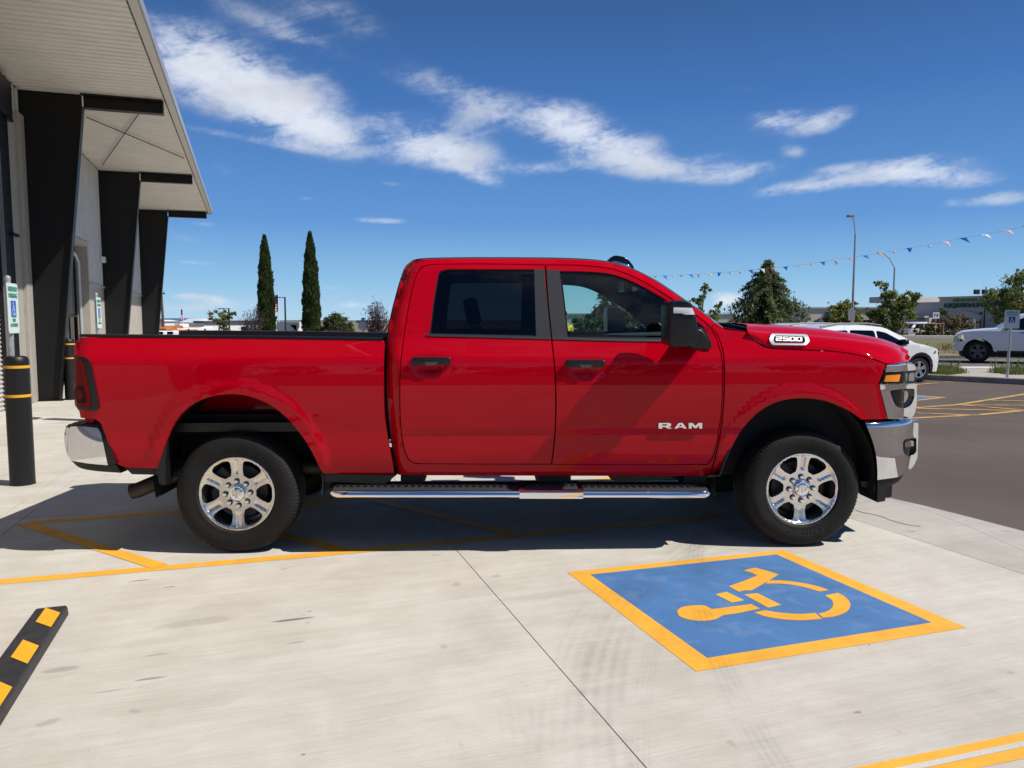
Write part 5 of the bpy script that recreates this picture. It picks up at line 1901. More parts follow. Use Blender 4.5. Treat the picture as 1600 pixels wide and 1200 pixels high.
def make_wheel(xc, sd, full=True, spin=0.0):
    w = empty('wheel', (xc, sd * .958, .40), parent=truck)
    n = 288
    mb = MB().lathe([(r, sd * h) for r, h in _tp], n, axis='y', mod=tread)
    mb.v = [(x, y, max(z, -.3975 + .0006 * abs(math.sin(20 * x)))) for x, y, z in mb.v]
    ty = mb.build('tyre', MATS['rubber'], w, smooth=38)
    if full:
        if xc > 1: tyre_text('FIRESTONE', sd, 275, .303, .040, ty)
    out = [(.2475 * math.cos(2 * math.pi * k / 96), .2475 * math.sin(2 * math.pi * k / 96)) for k in range(96)]
    holes = []
    for k in range(6):
        c = math.radians(60 + 60 * k) + spin
        pts = [(.120, -9.5), (.121, 0), (.120, 9.5), (.158, 17.2), (.222, 18.5), (.2325, 8), (.2325, -8), (.222, -18.5), (.158, -17.2)]
        P = [(r * math.cos(c + math.radians(d)), r * math.sin(c + math.radians(d))) for r, d in pts]
        holes.append(rounded(P, [.010, .01, .010, .016, .030, .012, .012, .030, .016], 5, .010))
    def sf(x, z):
        cc, ss = math.cos(-spin), math.sin(-spin)
        return s_rim(x * cc - z * ss, x * ss + z * cc)
    rim = panel('rim', out, sf, MATS['polished_alloy'], w, sd, holes=holes, grid=.011 if full else .03, flange=.045, off=0)
    MB().lathe([(r, sd * h) for r, h in ((.247, -.012), (.236, -.03), (.222, -.06), (.212, -.14), (.212, -.25), (.225, -.26))], 48, axis='y').build('rim_barrel', MATS['alloy_dark'], w, smooth=50)
    MB().lathe([(r, sd * h) for r, h in ((.06, -.10), (.178, -.10), (.178, -.125), (.06, -.125))], 48, axis='y').build('brake_disc', MATS['frame_steel'], w, smooth=40)
    MB().box((-.10, sd * -.115, .10), (.13, .10, .10), ry=.8).build('brake_caliper', MATS['frame_steel'], w, bevel=.015)
    MB().lathe([(r, sd * h) for r, h in ((.20, -.17), (.05, -.16), (.05, -.04), (.0, -.04))], 32, axis='y').build('hub', MATS['underbody'], w, smooth=40)
    cap = MB().lathe([(r, sd * h) for r, h in ((.054, -.04), (.054, -.012), (.050, -.005), (.046, -.006), (.044, -.009), (.03, -.0045), (.0, -.003))], 40, axis='y').build('centre_cap', MATS['chrome'], w, smooth=35)
    # raised ram-head mark on the cap
    if full:
        m2 = MB()
        for m_ in (1, -1):
            P = [(0, .026), (.012, .030), (.026, .022), (.031, .006), (.026, -.008), (.018, -.012), (.022, .002), (.018, .012), (.010, .012), (.011, -.012), (.005, -.028), (0, -.030)]
            m2.prism([(m_ * x, sd * -.007, z) for x, z in P], [(m_ * x, sd * .0015, z) for x, z in P])
        m2.build('cap_emblem', MATS['polished_alloy'], w, merge=False)
    first = None
    for k in range(8):
        a = math.radians(90 + 3 + 45 * k) + spin * .5
        c = (.0825 * math.cos(a), 0, .0825 * math.sin(a))
        if first is None:
            mb = MB().lathe([(r, sd * h) for r, h in ((.0128, -.05), (.0128, -.018), (.010, -.012), (.0, -.010))], 12, axis='y')
            first = mb.build('lug_nut', MATS['chrome'], w, smooth=40)
            fr = MB().lathe([(r, sd * h) for r, h in ((.0195, -.0395), (.0195, -.0335), (.0135, -.0335), (.0135, -.0395))], 12, axis='y').build('lug_seat', MATS['underbody'], w)
            first.location, fr.location = c, c
        else:
            for o in (first, fr):
                q = o.copy()
                COL.objects.link(q)
                q.parent = w
                q.location = c
    return w


make_wheel(0.0, -1, True, math.radians(0))
make_wheel(WB, -1, True, math.radians(-2))
make_wheel(0.0, 1, False)
make_wheel(WB, 1, False)

# ------------------------------------------------------------------ vehicles beyond the truck
def vehicle(name, label, cat, loc, yaw, sil, arches, w, windows, wheels, paint, belt, group=None, lamps=(), dark=(), mirror=None, simple=False, roof_rails=None, bumper=None):
    """sil: (x, z, 'b' or 'g') from the rear bottom over the roof to the front bottom; arches along the bottom, front to rear"""
    root = empty(name, loc, yaw)
    tag(root, label, cat, group)
    xs = [p[0] for p in sil]
    x0, x1 = min(xs), max(xs)

    def sf(x, z):
        s = np.full(np.shape(x), w, float)
        s = s - .42 * np.clip(z - belt, 0, 9) - .06 * np.clip((belt - z - .25) / .5, 0, 1) ** 2
        u = np.clip((x - (x1 - .75)) / .75, 0, .98)
        v = np.clip(((x0 + .45) - x) / .45, 0, .98)
        return s - .30 * (1 - np.sqrt(1 - u ** 3)) - .16 * (1 - np.sqrt(1 - v ** 3))
    top = [(p[0], p[1]) for p in sil]
    loop = top + arches
    gr = .16 if simple else .09
    dense = []
    for i, p in enumerate(loop):
        q = loop[(i + 1) % len(loop)]
        n = max(1, int(math.hypot(q[0] - p[0], q[1] - p[1]) / (.3 if simple else .12)))
        dense += [(p[0] + (q[0] - p[0]) * k / n, p[1] + (q[1] - p[1]) * k / n) for k in range(n)]
    for sd in (-1, 1):
        sp = panel('body_side', dense, sf, paint, root, sd, grid=gr, flange=.02)
        for wl in windows:
            panel('side_window', rounded(wl, .05, 2), sf, MATS['glass_dark'], sp, sd, grid=.3, flange=.004, off=.006)
        for lp, m in lamps:
            panel('lamp', lp, sf, MATS[m], sp, sd, grid=.1, flange=.01, off=.008)
        for lp in dark:
            panel('cladding', lp, sf, MATS['black_plastic'], sp, sd, grid=.15, flange=.01, off=.006)
        if mirror:
            MB().box((mirror[0], sd * (w + .03), mirror[1]), (.14, .20, .13)).build('wing_mirror', MATS[mirror[2]], sp, smooth=50, bevel=.03)
    for i in range(len(sil) - 1):
        (xa, za, k), (xb, zb, _) = sil[i], sil[i + 1]
        rows = []
        for (x, z) in ((xa, za), (xb, zb)):
            s = float(sf(np.array([x]), np.array([z]))[0])
            cr = .035 if z > belt - .1 else 0
            rows.append([(x, s * t / 4, z + cr * (1 - (t / 4) ** 2)) for t in range(-4, 5)])
        o = MB().grid(rows).build('glass' if k == 'g' else 'body_panel', MATS['glass_dark'] if k == 'g' else paint, root, smooth=60)
    MB().box2((x0 + .2, -w + .12, .22), (x1 - .25, w - .12, .62)).build('underside', MATS['underbody'], root)
    if roof_rails:
        for sd in (-1, 1):
            pts = []
            for x, z in roof_rails:
                pts.append((x, sd * (float(sf(np.array([x]), np.array([z]))[0]) - .04), z + .05))
            MB().tube(pts, .022, 6).build('roof_rail', MATS['black_plastic'], root, smooth=50)
    rimm = MATS['polished_alloy'] if not (simple or name == 'white_pickup') else MATS['alloy_dark']
    for (x, r) in wheels:
        for sd in (-1, 1):
            wh = empty('wheel', (x, sd * (w - .04), r), parent=root)
            MB().lathe([(r * .62, 0), (r * .8, sd * .012), (r * .95, sd * -.01), (r, sd * -.05), (r, sd * -.17), (r * .7, sd * -.2)], 32, axis='y').build('tyre', MATS['rubber'], wh, smooth=45)
            MB().lathe([(r * .66, sd * -.07), (0, sd * -.07)], 24, axis='y').build('wheel_back', MATS['underbody'], wh)
            mb = MB().lathe([(r * .64, sd * -.03), (r * .63, sd * .002), (r * .57, sd * .0), (r * .57, sd * -.03)], 32, axis='y')
            mb.lathe([(r * .16, sd * -.04), (r * .15, sd * -.005), (0, sd * -.003)], 12, axis='y')
            for k in range(5):
                a = 2 * math.pi * k / 5 + .3
                c, s = math.cos(a), math.sin(a)
                P = [(r * .10, -.05), (r * .60, -.075), (r * .60, .075), (r * .10, .05)]
                P = [(p[0] * c - p[1] * r * 2 * s, p[0] * s + p[1] * r * 2 * c) for p in P]
                mb.prism([(p[0], sd * -.008, p[1]) for p in P], [(p[0], sd * -.04, p[1]) for p in P])
            mb.build('rim', rimm, wh, smooth=40, merge=False)
    return root


def arch_pts(xc, r, zb, n=10):
    """wheel-arch outline from front to rear"""
    a0 = math.asin(max(-1, min(1, (zb - .33) / r)))
    return [(xc + r * math.cos(a0 + (math.pi - 2 * a0) * k / n), .33 + r * math.sin(a0 + (math.pi - 2 * a0) * k / n)) for k in range(n + 1)]


def place_near_wheel(px, py, yaw, xf, w):
    p = g(px, py)
    c, s = math.cos(yaw), math.sin(yaw)
    return (p[0] - (c * xf - s * (-w)), p[1] - (s * xf + c * (-w)), -.012)


WHITE = mat('white_paint', (0.78, 0.79, 0.80), rough=0.3, coat=1.0)
WHITE2 = mat('white_paint_dull', (0.70, 0.71, 0.73), rough=0.4, coat=.6)
REDCAR = mat('red_car_paint', (0.40, 0.015, 0.015), rough=0.35, coat=1.0)
GREYCAR = mat('grey_car_paint', (0.12, 0.125, 0.13), rough=0.35, coat=1.0)

XO_SIL = [(-.86, .32, 'b'), (-.93, .60, 'b'), (-.86, .86, 'b'), (-.72, 1.0, 'g'), (-.36, 1.34, 'b'), (.2, 1.425, 'b'), (.95, 1.43, 'b'), (1.45, 1.385, 'b'), (1.62, 1.34, 'g'), (2.38, .985, 'b'), (2.7, .93, 'b'), (3.1, .83, 'b'), (3.28, .70, 'b'), (3.33, .50, 'b'), (3.28, .26, 'b')]
XO_ARCH = arch_pts(2.55, .37, .26) + [(2.15, .25), (.4, .25)] + arch_pts(-.08 + .1, .37, .26) + [(-.5, .27)]
XO_WIN = [[(-.45, .97), (.44, .95), (.44, 1.31), (-.02, 1.30), (-.25, 1.24)], [(.50, .95), (1.22, .93), (1.22, 1.30), (.50, 1.315)], [(1.28, .93), (2.12, .925), (2.0, 1.02), (1.55, 1.25), (1.28, 1.30)]]
yw = math.radians(17)
vehicle('crossover_car', 'white crossover car with black roof rails parked just beyond the red hood', 'car', place_near_wheel(1436.5, 597, yw, 2.55, .88), yw, XO_SIL, XO_ARCH, .90, XO_WIN,
        [(2.55, .33), (.02, .33)], WHITE, .93, 'cars parked in the lot', dark=[arch_pts(2.55, .37, .26) + arch_pts(2.55, .43, .26)[::-1]],
        lamps=[([(2.95, .72), (3.2, .66), (3.22, .74), (3.0, .80)], 'lamp_reflector')], mirror=(1.98, 1.02, 'black_plastic'), roof_rails=[(-.3, 1.345), (.2, 1.42), (1.1, 1.42), (1.5, 1.375)])
p = at(1268, 25.0, 520)
vehicle('crossover_car', 'white car showing only its roof behind the red hood beside the purple flag', 'car', (p[0] - 1.2, 25.0, -.012), math.radians(10), XO_SIL, XO_ARCH, .90, XO_WIN,
        [(2.55, .33), (.02, .33)], WHITE, .93, 'cars parked in the lot', simple=True)
PU_SIL = [(-3.1, .55, 'b'), (-3.1, 1.12, 'b'), (-1.15, 1.16, 'b'), (-1.12, 1.2, 'g'), (-.95, 1.70, 'b'), (-.4, 1.77, 'b'), (.45, 1.76, 'b'), (.62, 1.72, 'g'), (1.28, 1.24, 'b'), (1.6, 1.22, 'b'), (2.35, 1.13, 'b'), (2.52, 1.04, 'b'), (2.62, .62, 'b'), (2.58, .42, 'b')]
PU_ARCH = [(2.45, .42)] + [(1.88 + .48 * math.cos(a), .42 + .46 * math.sin(a)) for a in np.linspace(.05, math.pi - .05, 12)] + [(1.3, .40), (-1.3, .42)] + [(-1.85 + .48 * math.cos(a), .42 + .46 * math.sin(a)) for a in np.linspace(.05, math.pi - .05, 12)] + [(-2.6, .5)]
PU_WIN = [[(-.82, 1.20), (.06, 1.20), (.06, 1.66), (-.70, 1.66)], [(.14, 1.20), (1.12, 1.22), (.62, 1.60), (.45, 1.66), (.14, 1.66)]]
yw = math.radians(153)
pp = g(1527, 566.5)
vehicle('white_pickup', 'white pickup truck on the road at the right edge behind the green sign', 'pickup truck', (pp[0] - (math.cos(yw) * 1.88 - math.sin(yw) * .95), pp[1] - (math.sin(yw) * 1.88 + math.cos(yw) * .95), -.012), yw, PU_SIL, PU_ARCH, .97, PU_WIN,
        [(1.88, .41), (-1.85, .41)], WHITE2, 1.16, lamps=[([(2.25, .80), (2.5, .78), (2.52, 1.0), (2.34, 1.02)], 'lamp_reflector'), ([(2.38, .78), (2.52, .77), (2.54, .86), (2.4, .87)], 'red_lens')],
        dark=[[(.30, 1.085), (.62, 1.085), (.62, 1.115), (.30, 1.115)], [(-1.3, .40), (1.3, .38), (1.3, .45), (-1.3, .47)]], mirror=(1.02, 1.28, 'black_plastic'))
for (px, Y, pt, yw, lab) in ((1398, 62, WHITE, 165, 'white car far off behind the left end of the rusty pipe fence'), (1428, 66, REDCAR, 170, 'small red car far off behind the rusty pipe fence'),
                             (1447, 60, WHITE, 12, 'white car far off behind the right part of the rusty pipe fence'), (1118, 48, GREYCAR, 0, 'dark grey car far off between the mirror and the conifer')):
    p = at(px, Y, 520)
    vehicle('parked_car', lab, 'car', (p[0] - 1.2 * math.cos(math.radians(yw)), Y, -.06), math.radians(yw), XO_SIL, XO_ARCH, .90, XO_WIN, [(2.55, .33), (.02, .33)], pt, .93, 'cars parked far beyond the road', simple=True)


def purple_flag():
    Y = 21.0
    root = empty('feather_flag', tuple(at(1271, Y, 516)), 0)
    tag(root, 'small purple feather flag with white lettering above the red hood', 'flag')
    b = np.array(at(1271, Y, 516))
    cl = mat('purple_cloth', (0.045, 0.02, 0.16), rough=0.8)
    L = [(1269.5, 513.5), (1271.5, 505.5), (1275.5, 500), (1281.5, 496.5), (1283.2, 500), (1282.5, 508), (1284, 513.8)]
    q = [np.array(at(x, Y, y)) - b for x, y in L]
    MB().prism([tuple(p) for p in q], [(p[0], p[1] + .01, p[2]) for p in q]).build('cloth', cl, root)
    mb = MB()
    for (x, y, w_, h_) in ((1281, 500.5, 1.0, 1.8), (1278.2, 503.4, .9, 1.8), (1280.3, 504.2, .9, 1.6), (1276.3, 507.2, .9, 1.8), (1279, 508.2, 1.6, 1.8), (1281.4, 507, .7, 1.6), (1275.2, 511, 1.5, 1.6), (1278.6, 511.6, 2.0, 1.6)):
        q = [np.array(at(x + a * w_, Y - .004, y + c * h_)) - b for a, c in ((-.5, -.5), (.5, -.5), (.5, .5), (-.5, .5))]
        mb.add([tuple(p) for p in q], [(0, 1, 2, 3)])
    o = mb.build('lettering', MATS['lens_white'], root, fix=False)
    o['kind'] = 'stuff'
    MB().tube([(0, .02, -1.0), (0, .02, .05), tuple(np.array(at(1281.8, Y, 496.2)) - b + np.array([0, .02, 0]))], .008, 6).build('pole', MATS['black_plastic'], root)


purple_flag()


# ------------------------------------------------------------------ right side: kerb, verge, road, signs, poles
def build_right():
    # kerb around the lot
    base_px = [(1330, 589.5), (1439, 592.5), (1500, 595.5), (1560, 598.5), (1600, 600.5), (1720, 608)]
    pts = [g(*p)[:2] for p in base_px]
    pts = [np.array(p) for p in catmull(pts, .8)]
    sec = [(0, -.02), (0.01, .12), (.03, .135), (.15, .135), (.15, -.02)]
    rows = []
    for i, p in enumerate(pts):
        d = pts[min(i + 1, len(pts) - 1)] - pts[max(i - 1, 0)]
        d /= np.linalg.norm(d)
        n = np.array([-d[1], d[0]])
        rows.append([(p[0] + n[0] * a, p[1] + n[1] * a, z) for a, z in sec])
    tag(MB().grid(rows).build('kerb', MATS['curb_concrete'], smooth=40), 'concrete kerb edging the asphalt lot', 'kerb', kind='structure')
    back = [p + np.array([0, .14]) for p in pts]
    far = [np.array([p[0] + 1.5, 24.0]) for p in back]
    MBs = [(p[0], p[1], .085) for p in back] + [(p[0], p[1], .05) for p in far[::-1]]
    o = MB().add(MBs, [tuple(range(len(MBs)))]).build('planting_strip', MATS['gravel'])
    tag(o, 'gravel planting strip behind the kerb', 'verge', kind='structure')
    o = MB().box2((6, 23.2, -.1), (80, 24.15, .075)).build('sidewalk', MATS['sidewalk_concrete'])
    tag(o, 'pale concrete sidewalk strip beside the road', 'sidewalk', kind='structure')
    o = MB().box2((-6, 24.2, -.2), (140, 31.0, -.02)).build('road', MATS['road_asphalt'])
    tag(o, 'grey asphalt road running across the right background', 'road', kind='structure')
    o = MB().box2((-6, 31.0, -.2), (140, 31.3, .10)).build('road_kerb', MATS['curb_concrete'])
    tag(o, 'concrete kerb on the far side of the road', 'kerb', kind='structure')
    # dry bank beyond the road
    rows = []
    for y, z in ((31.35, .07), (33, .10), (36, .16), (39, .34), (41, .50), (43, .53), (75, .2)):
        rows.append([(x, y + .4 * math.sin(x * .5), z + .05 * math.sin(x * .7 + y)) for x in np.linspace(8, 70, 60)])
    tag(MB().grid(rows).build('bank', MATS['dry_ground'], smooth=60), 'dry earth bank beyond the road', 'ground', kind='structure')
    o = MB().box2((19, 41.4, .2), (24.6, 41.7, .70)).build('low_wall', MATS['sidewalk_concrete'], bevel=.02)
    tag(o, 'low pale concrete edging wall in front of the rusty pipe fence', 'wall')


build_right()


def grass(name, label, spots, n, h, mat_, spread=1.0):
    """tufts of blades: (x, y, z, radius) spots"""
    rng = np.random.default_rng(11)
    V, Fc = [], []
    for (x, y, z, r) in spots:
        for k in range(n):
            a, rr = rng.uniform(0, 6.283), r * math.sqrt(rng.uniform())
            bx_, by_ = x + rr * math.cos(a), y + rr * math.sin(a) * .6
            hh = h * rng.uniform(.4, 1.2) * (1.25 - rr / r * .7)
            t, ln = rng.uniform(0, 6.283), rng.uniform(.1, .55) * hh
            w_ = rng.uniform(.006, .016)
            dx, dy = math.cos(t), math.sin(t)
            b = len(V)
            V += [(bx_ - dy * w_, by_ + dx * w_, z), (bx_ + dy * w_, by_ - dx * w_, z), (bx_ + dx * ln * .5, by_ + dy * ln * .5, z + hh * .7), (bx_ + dx * ln, by_ + dy * ln, z + hh)]
            Fc += [(b, b + 1, b + 2), (b, b + 2, b + 3)]
    o = MB().add(V, Fc).build(name, mat_, fix=False)
    return tag(o, label, 'grass', kind='stuff')


def leaf_mat(name, c1, c2, c3=None, rough=0.6, scale=1.2):
    m = bpy.data.materials.new(name)
    m.use_nodes = True
    t = NT(m.node_tree)
    t.n.clear()
    out = t.node('ShaderNodeOutputMaterial')
    b = t.node('ShaderNodeBsdfPrincipled')
    b.inputs['Roughness'].default_value = rough
    b.inputs['Specular IOR Level'].default_value = 0.3
    co = t.node('ShaderNodeTexCoord').outputs['Object']
    gi = t.node('ShaderNodeNewGeometry').outputs['Random Per Island']
    c = t.mix(gi, (*c1, 1), (*c2, 1))
    if c3:
        c = t.mix(t.ramp(t.noise(co, scale, 3.0, 0.5), 0.56, 0.72), c, (*c3, 1))
    t.l.new(c, b.inputs['Base Color'])
    tl = t.node('ShaderNodeBsdfTranslucent')
    t.l.new(c, tl.inputs['Color'])
    mx = t.node('ShaderNodeMixShader')
    mx.inputs[0].default_value = 0.38
    t.l.new(b.outputs[0], mx.inputs[1])
    t.l.new(tl.outputs[0], mx.inputs[2])
    t.l.new(mx.outputs[0], out.inputs['Surface'])
    MATS[name] = m
    return m


leaf_mat('grass_blade', (0.10, 0.14, 0.03), (0.24, 0.26, 0.09))
leaf_mat('dry_grass', (0.28, 0.22, 0.11), (0.19, 0.19, 0.06))
sp = []
rng = random.Random(3)
for k in range(60):
    px = rng.choice([rng.uniform(1440, 1500), rng.uniform(1545, 1625), rng.uniform(1448, 1495)])
    q = g(px, rng.uniform(577, 585), .08)
    sp.append((q[0], q[1], .07, rng.uniform(.18, .40)))
grass('weeds', 'green weeds growing in the gravel strip behind the kerb', sp, 130, .17, MATS['grass_blade'])
sp = []
for px in (1475, 1488, 1553, 1583, 1592):
    q = g(px, 581, .08)
    sp.append((q[0], q[1], .07, .16))
grass('tall_weeds', 'tall thin weeds standing up from the gravel strip', sp, 22, .42, MATS['grass_blade'])
sp = [(rng.uniform(15, 36), rng.uniform(32, 38.5), .12, rng.uniform(.3, .7)) for k in range(70)]
grass('verge_grass', 'yellow green grass on the bank beyond the road', sp, 60, .30, MATS['dry_grass'])


def sign_right():
    p = g(1574, 592, .06)
    root = empty('parking_sign', tuple(p), -math.radians(22))
    tag(root, 'green and white accessible parking sign on a steel post at the right edge', 'sign')
    top = 2.0 - .06 - .0
    MB().tube([(0, .03, -.05), (.02, .03, 1.72)], .030, 8).build('post', POST, root)
    pl = sign_plate(root, 1.27, .33, .46, van=False)
    pl.location.x = .03
    return root


sign_right()


def pole_lamp(name, label, px, Y, top_py, base_z, arm, r=.06, head=(.5, .22, .09), group=None, col=None):
    """arm: (dx, dz) from the pole top"""
    b = at(px, Y, 500)
    zt_ = at(px, Y, top_py)[2]
    root = empty(name, (b[0], Y, base_z))
    tag(root, label, 'lamp post', group)
    hgt = zt_ - base_z
    m = col or POST
    MB().tube([(0, 0, 0), (0, 0, hgt)], [r, r * .62], 10).build('pole', m, root, smooth=50)
    if arm:
        ax_, az_ = arm
        MB().tube([(0, 0, hgt - .05), (ax_ * .45, 0, hgt + az_ * .62), (ax_, 0, hgt + az_)], r * .42, 8).build('arm', m, root, smooth=50)
        MB().box((ax_ + (head[0] * .4 if ax_ > 0 else -head[0] * .4), 0, hgt + az_), head).build('lamp_head', mat('lamp_head_' + str(px), (.30, .28, .27) if px < 1340 else (.7, .7, .68), rough=.5), root, bevel=.02)
    return root


pole_lamp('street_lamp', 'tall grey street lamp with a short leaning arm above the conifer', 1331.5, 42, 366, -.05, (-.17, .98), .075, (.34, .3, .12))
pole_lamp('street_lamp', 'shorter street lamp with a pale arm reaching left behind the drooping tree', 1394.5, 62, 418, .2, (-.95, 1.15), .10, (.55, .3, .16))
r_ = pole_lamp('area_light', 'thin dark lamp pole with two small heads before the store sign', 1538, 80, 448, .1, None, .09, col=MATS['frame_steel'])
for dx in (-.75, .1):
    MB().box((dx - .2, 0, at(1538, 80, 456)[2] - .1), (.55, .3, .5)).build('lamp_head', MATS['frame_steel'], r_, bevel=.05)


def road_signs():
    # back of a roadside sign before the lamp post
    p = at(1330.5, 38, 500)
    root = empty('road_sign', (p[0], 38, -.05))
    tag(root, 'grey back of a road sign standing at the foot of the tall street lamp', 'sign')
    z = lambda py: at(1330, 38, py)[2] + .05
    MB().tube([(0, .03, 0), (0, .03, z(483))], .035, 8).build('post', POST, root)
    MB().prism([(x, 0, zz) for x, zz in rounded([(-.17, z(500)), (.17, z(500)), (.17, z(486)), (.06, z(481)), (-.06, z(481)), (-.17, z(486))], .04, 3)],
               [(x, .006, zz) for x, zz in rounded([(-.17, z(500)), (.17, z(500)), (.17, z(486)), (.06, z(481)), (-.06, z(481)), (-.17, z(486))], .04, 3)]).build('sign_plate', mat('sign_back', (.36, .35, .36), rough=.5, metal=.3), root)
    p = at(1462.5, 44, 500)
    root = empty('road_sign', (p[0], 44, .4))
    tag(root, 'white road sign with a yellow plate below it before the store', 'sign')
    z = lambda py: at(1462, 44, py)[2] - .4
    MB().tube([(0, .03, 0), (0, .03, z(488))], .03, 8).build('post', POST, root)
    pl = MB().prism([(x, 0, zz) for x, zz in ((-.19, z(498)), (.19, z(498)), (.19, z(488)), (-.19, z(488)))], [(x, .006, zz) for x, zz in ((-.19, z(498)), (.19, z(498)), (.19, z(488)), (-.19, z(488)))]).build('sign_plate', MATS['lens_white'], root)
    mb = MB().box((-.08, -.004, z(492)), (.06, .004, .12)).box((.07, -.004, z(492.4)), (.07, .004, .15))
    mb.build('sign_marks', MATS['black_plastic'], pl, merge=False)['kind'] = 'stuff'
    MB().prism([(x, 0, zz) for x, zz in ((-.13, z(511)), (0, z(513.5)), (.13, z(511)), (0, z(508.5)))], [(x, .006, zz) for x, zz in ((-.13, z(511)), (0, z(513.5)), (.13, z(511)), (0, z(508.5)))]).build('yellow_plate', MATS['yellow_tape'], root)


road_signs()


def pipe_fence():
    root = empty('pipe_fence', (at(1386, 41.9, 500)[0], 42.0, .48))
    tag(root, 'rusty red pipe fence on the bank in front of the store', 'fence')
    rm = mat('rusty_pipe', (0.20, 0.075, 0.05), rough=0.75, var=.3, vscale=4)
    x0 = at(1386, 42, 500)[0]
    X = lambda px: at(px, 42, 500)[0] - x0
    for px, hgt, r in ((1360, .95, .06), (1386, .95, .06), (1413, 1.15, .09), (1440, .80, .05), (1474.5, .95, .08)):
        MB().tube([(X(px), 0, -.05), (X(px), 0, hgt)], r, 8).build('post', rm, root, smooth=50)
    for z in (.12, .36, .62):
        MB().tube([(X(1355), 0, z), (X(1440), 0, z)], .035, 6).build('rail', rm, root)
    MB().tube([(X(1413), -.06, .84), (X(1476), -.06, .86)], .04, 6).build('rail', rm, root)
    MB().tube([(X(1440), -.06, .16), (X(1476), -.06, .16)], .03, 6).build('rail', rm, root)


pipe_fence()


def store():
    A = at(1340, 96, 500)
    B = at(1660, 74, 500)
    d = (B - A)[:2]
    L = np.linalg.norm(d)
    yaw = math.atan2(d[1], d[0])
    root = empty('store_building', (A[0], A[1], 0.0), yaw)
    tag(root, 'long mauve grey store with dark green lettering and an arched entrance', 'building')
    wall = mat('store_wall', (0.46, 0.415, 0.39), rough=.8, var=.05, vscale=.5)
    lite = mat('store_wall_light', (0.50, 0.47, 0.46), rough=.8)

    def X(px):
        # distance along the facade at a photo column
        t = (px - 800) / F
        k = math.cos(PITCH)
        # ray in plan: x = t*s, y ~ s
        M = np.array([[d[0] / L, -t * 1.0], [d[1] / L, -1.0]])
        return float(np.linalg.solve(M, -A[:2])[0])

    def Z(px, py):
        x = X(px)
        Yd = A[1] + d[1] / L * x
        return H + (500 - py) / F * Yd
    MB().box2((X(1375), 0, 0), (X(1467), 14, Z(1440, 472.5))).build('wall', wall, root)
    MB().box2((X(1467), -.3, 0), (X(1660), 14, Z(1530, 463.5))).build('wall', wall, root)
    MB().box2((X(1366), -1.2, Z(1380, 473.5)), (X(1395), 13, Z(1380, 464.5))).build('parapet', wall, root)
    MB().box2((X(1467) - .1, -.45, Z(1530, 465)), (X(1660), -.3, Z(1530, 462.5))).build('cornice', lite, root)
    # canopy over the walk on the left wing, dark beneath
    MB().box2((X(1383), -2.6, Z(1420, 496.5)), (X(1467), 0, Z(1420, 494))).build('canopy', wall, root)
    mb = MB()
    MB().box2((X(1395), -.06, .3), (X(1462), -.01, Z(1420, 498))).build('shop_window', MATS['glass_dark'], root)
    for px in (1385, 1468):
        MB().box2((X(px), -2.6, 0), (X(px) + .5, -2.1, Z(1420, 496.5))).build('pillar', wall, root)
    # arched entrance
    n = 12
    xa, xb, zb, zt2 = X(1484), X(1536), Z(1510, 494.5), Z(1510, 486.5)
    P = [(xa, 0), (xb, 0)] + [(xb + (xa - xb) * k / n, zb + (zt2 - zb) * math.sin(math.pi * k / n)) for k in range(n + 1)]
    MB().prism([(x, -.55, z) for x, z in P], [(x, -.31, z) for x, z in P]).build('arch_surround', lite, root)
    MB().box2((X(1490), -.62, .0), (X(1513), -.56, zb - .2)).build('entrance_glass', MATS['glass_dark'], root)
    for k in range(4):
        x = X(1513) + k * (X(1534) - X(1513)) / 3.6
        MB().box2((x, -.72, 0), (x + .35, -.57, zb - .3)).build('door_pillar', MATS['lens_white'] if k % 2 == 0 else MATS['glass_dark'], root)
    gd = mat('dark_green_letters', (0.008, 0.075, 0.050), rough=.5)
    gb = mat('bright_green_panel', (0.045, 0.22, 0.015), rough=.5)
    me = text_mesh('LIQUIDATORS', Z(1500, 474) - Z(1500, 482.5), .06, gd, 'sign_letters', bold=.035, align='LEFT', spacing=1.06)
    w_ = max(v.co.x for v in me.vertices)
    sx_ = (X(1556) - X(1475.5)) / w_
    for v in me.vertices: v.co.x *= sx_
    o = link('sign_letters', me, root)
    o.location = (X(1475.5), -.40, (Z(1500, 473) + Z(1500, 482)) / 2)
    o.rotation_euler = (math.pi / 2, 0, 0)
    # the smaller bright green line above, too small to read
    mb = MB()
    x = X(1489)
    rr = random.Random(5)
    while x < X(1556):
        w_ = rr.uniform(.35, .6)
        mb.box2((x, -.40, Z(1510, 471.0)), (x + w_, -.32, Z(1510, 467.3)))
        x += w_ + .06
    o = mb.build('sign_line', gb, root, merge=False)
    o['kind'] = 'stuff'


store()


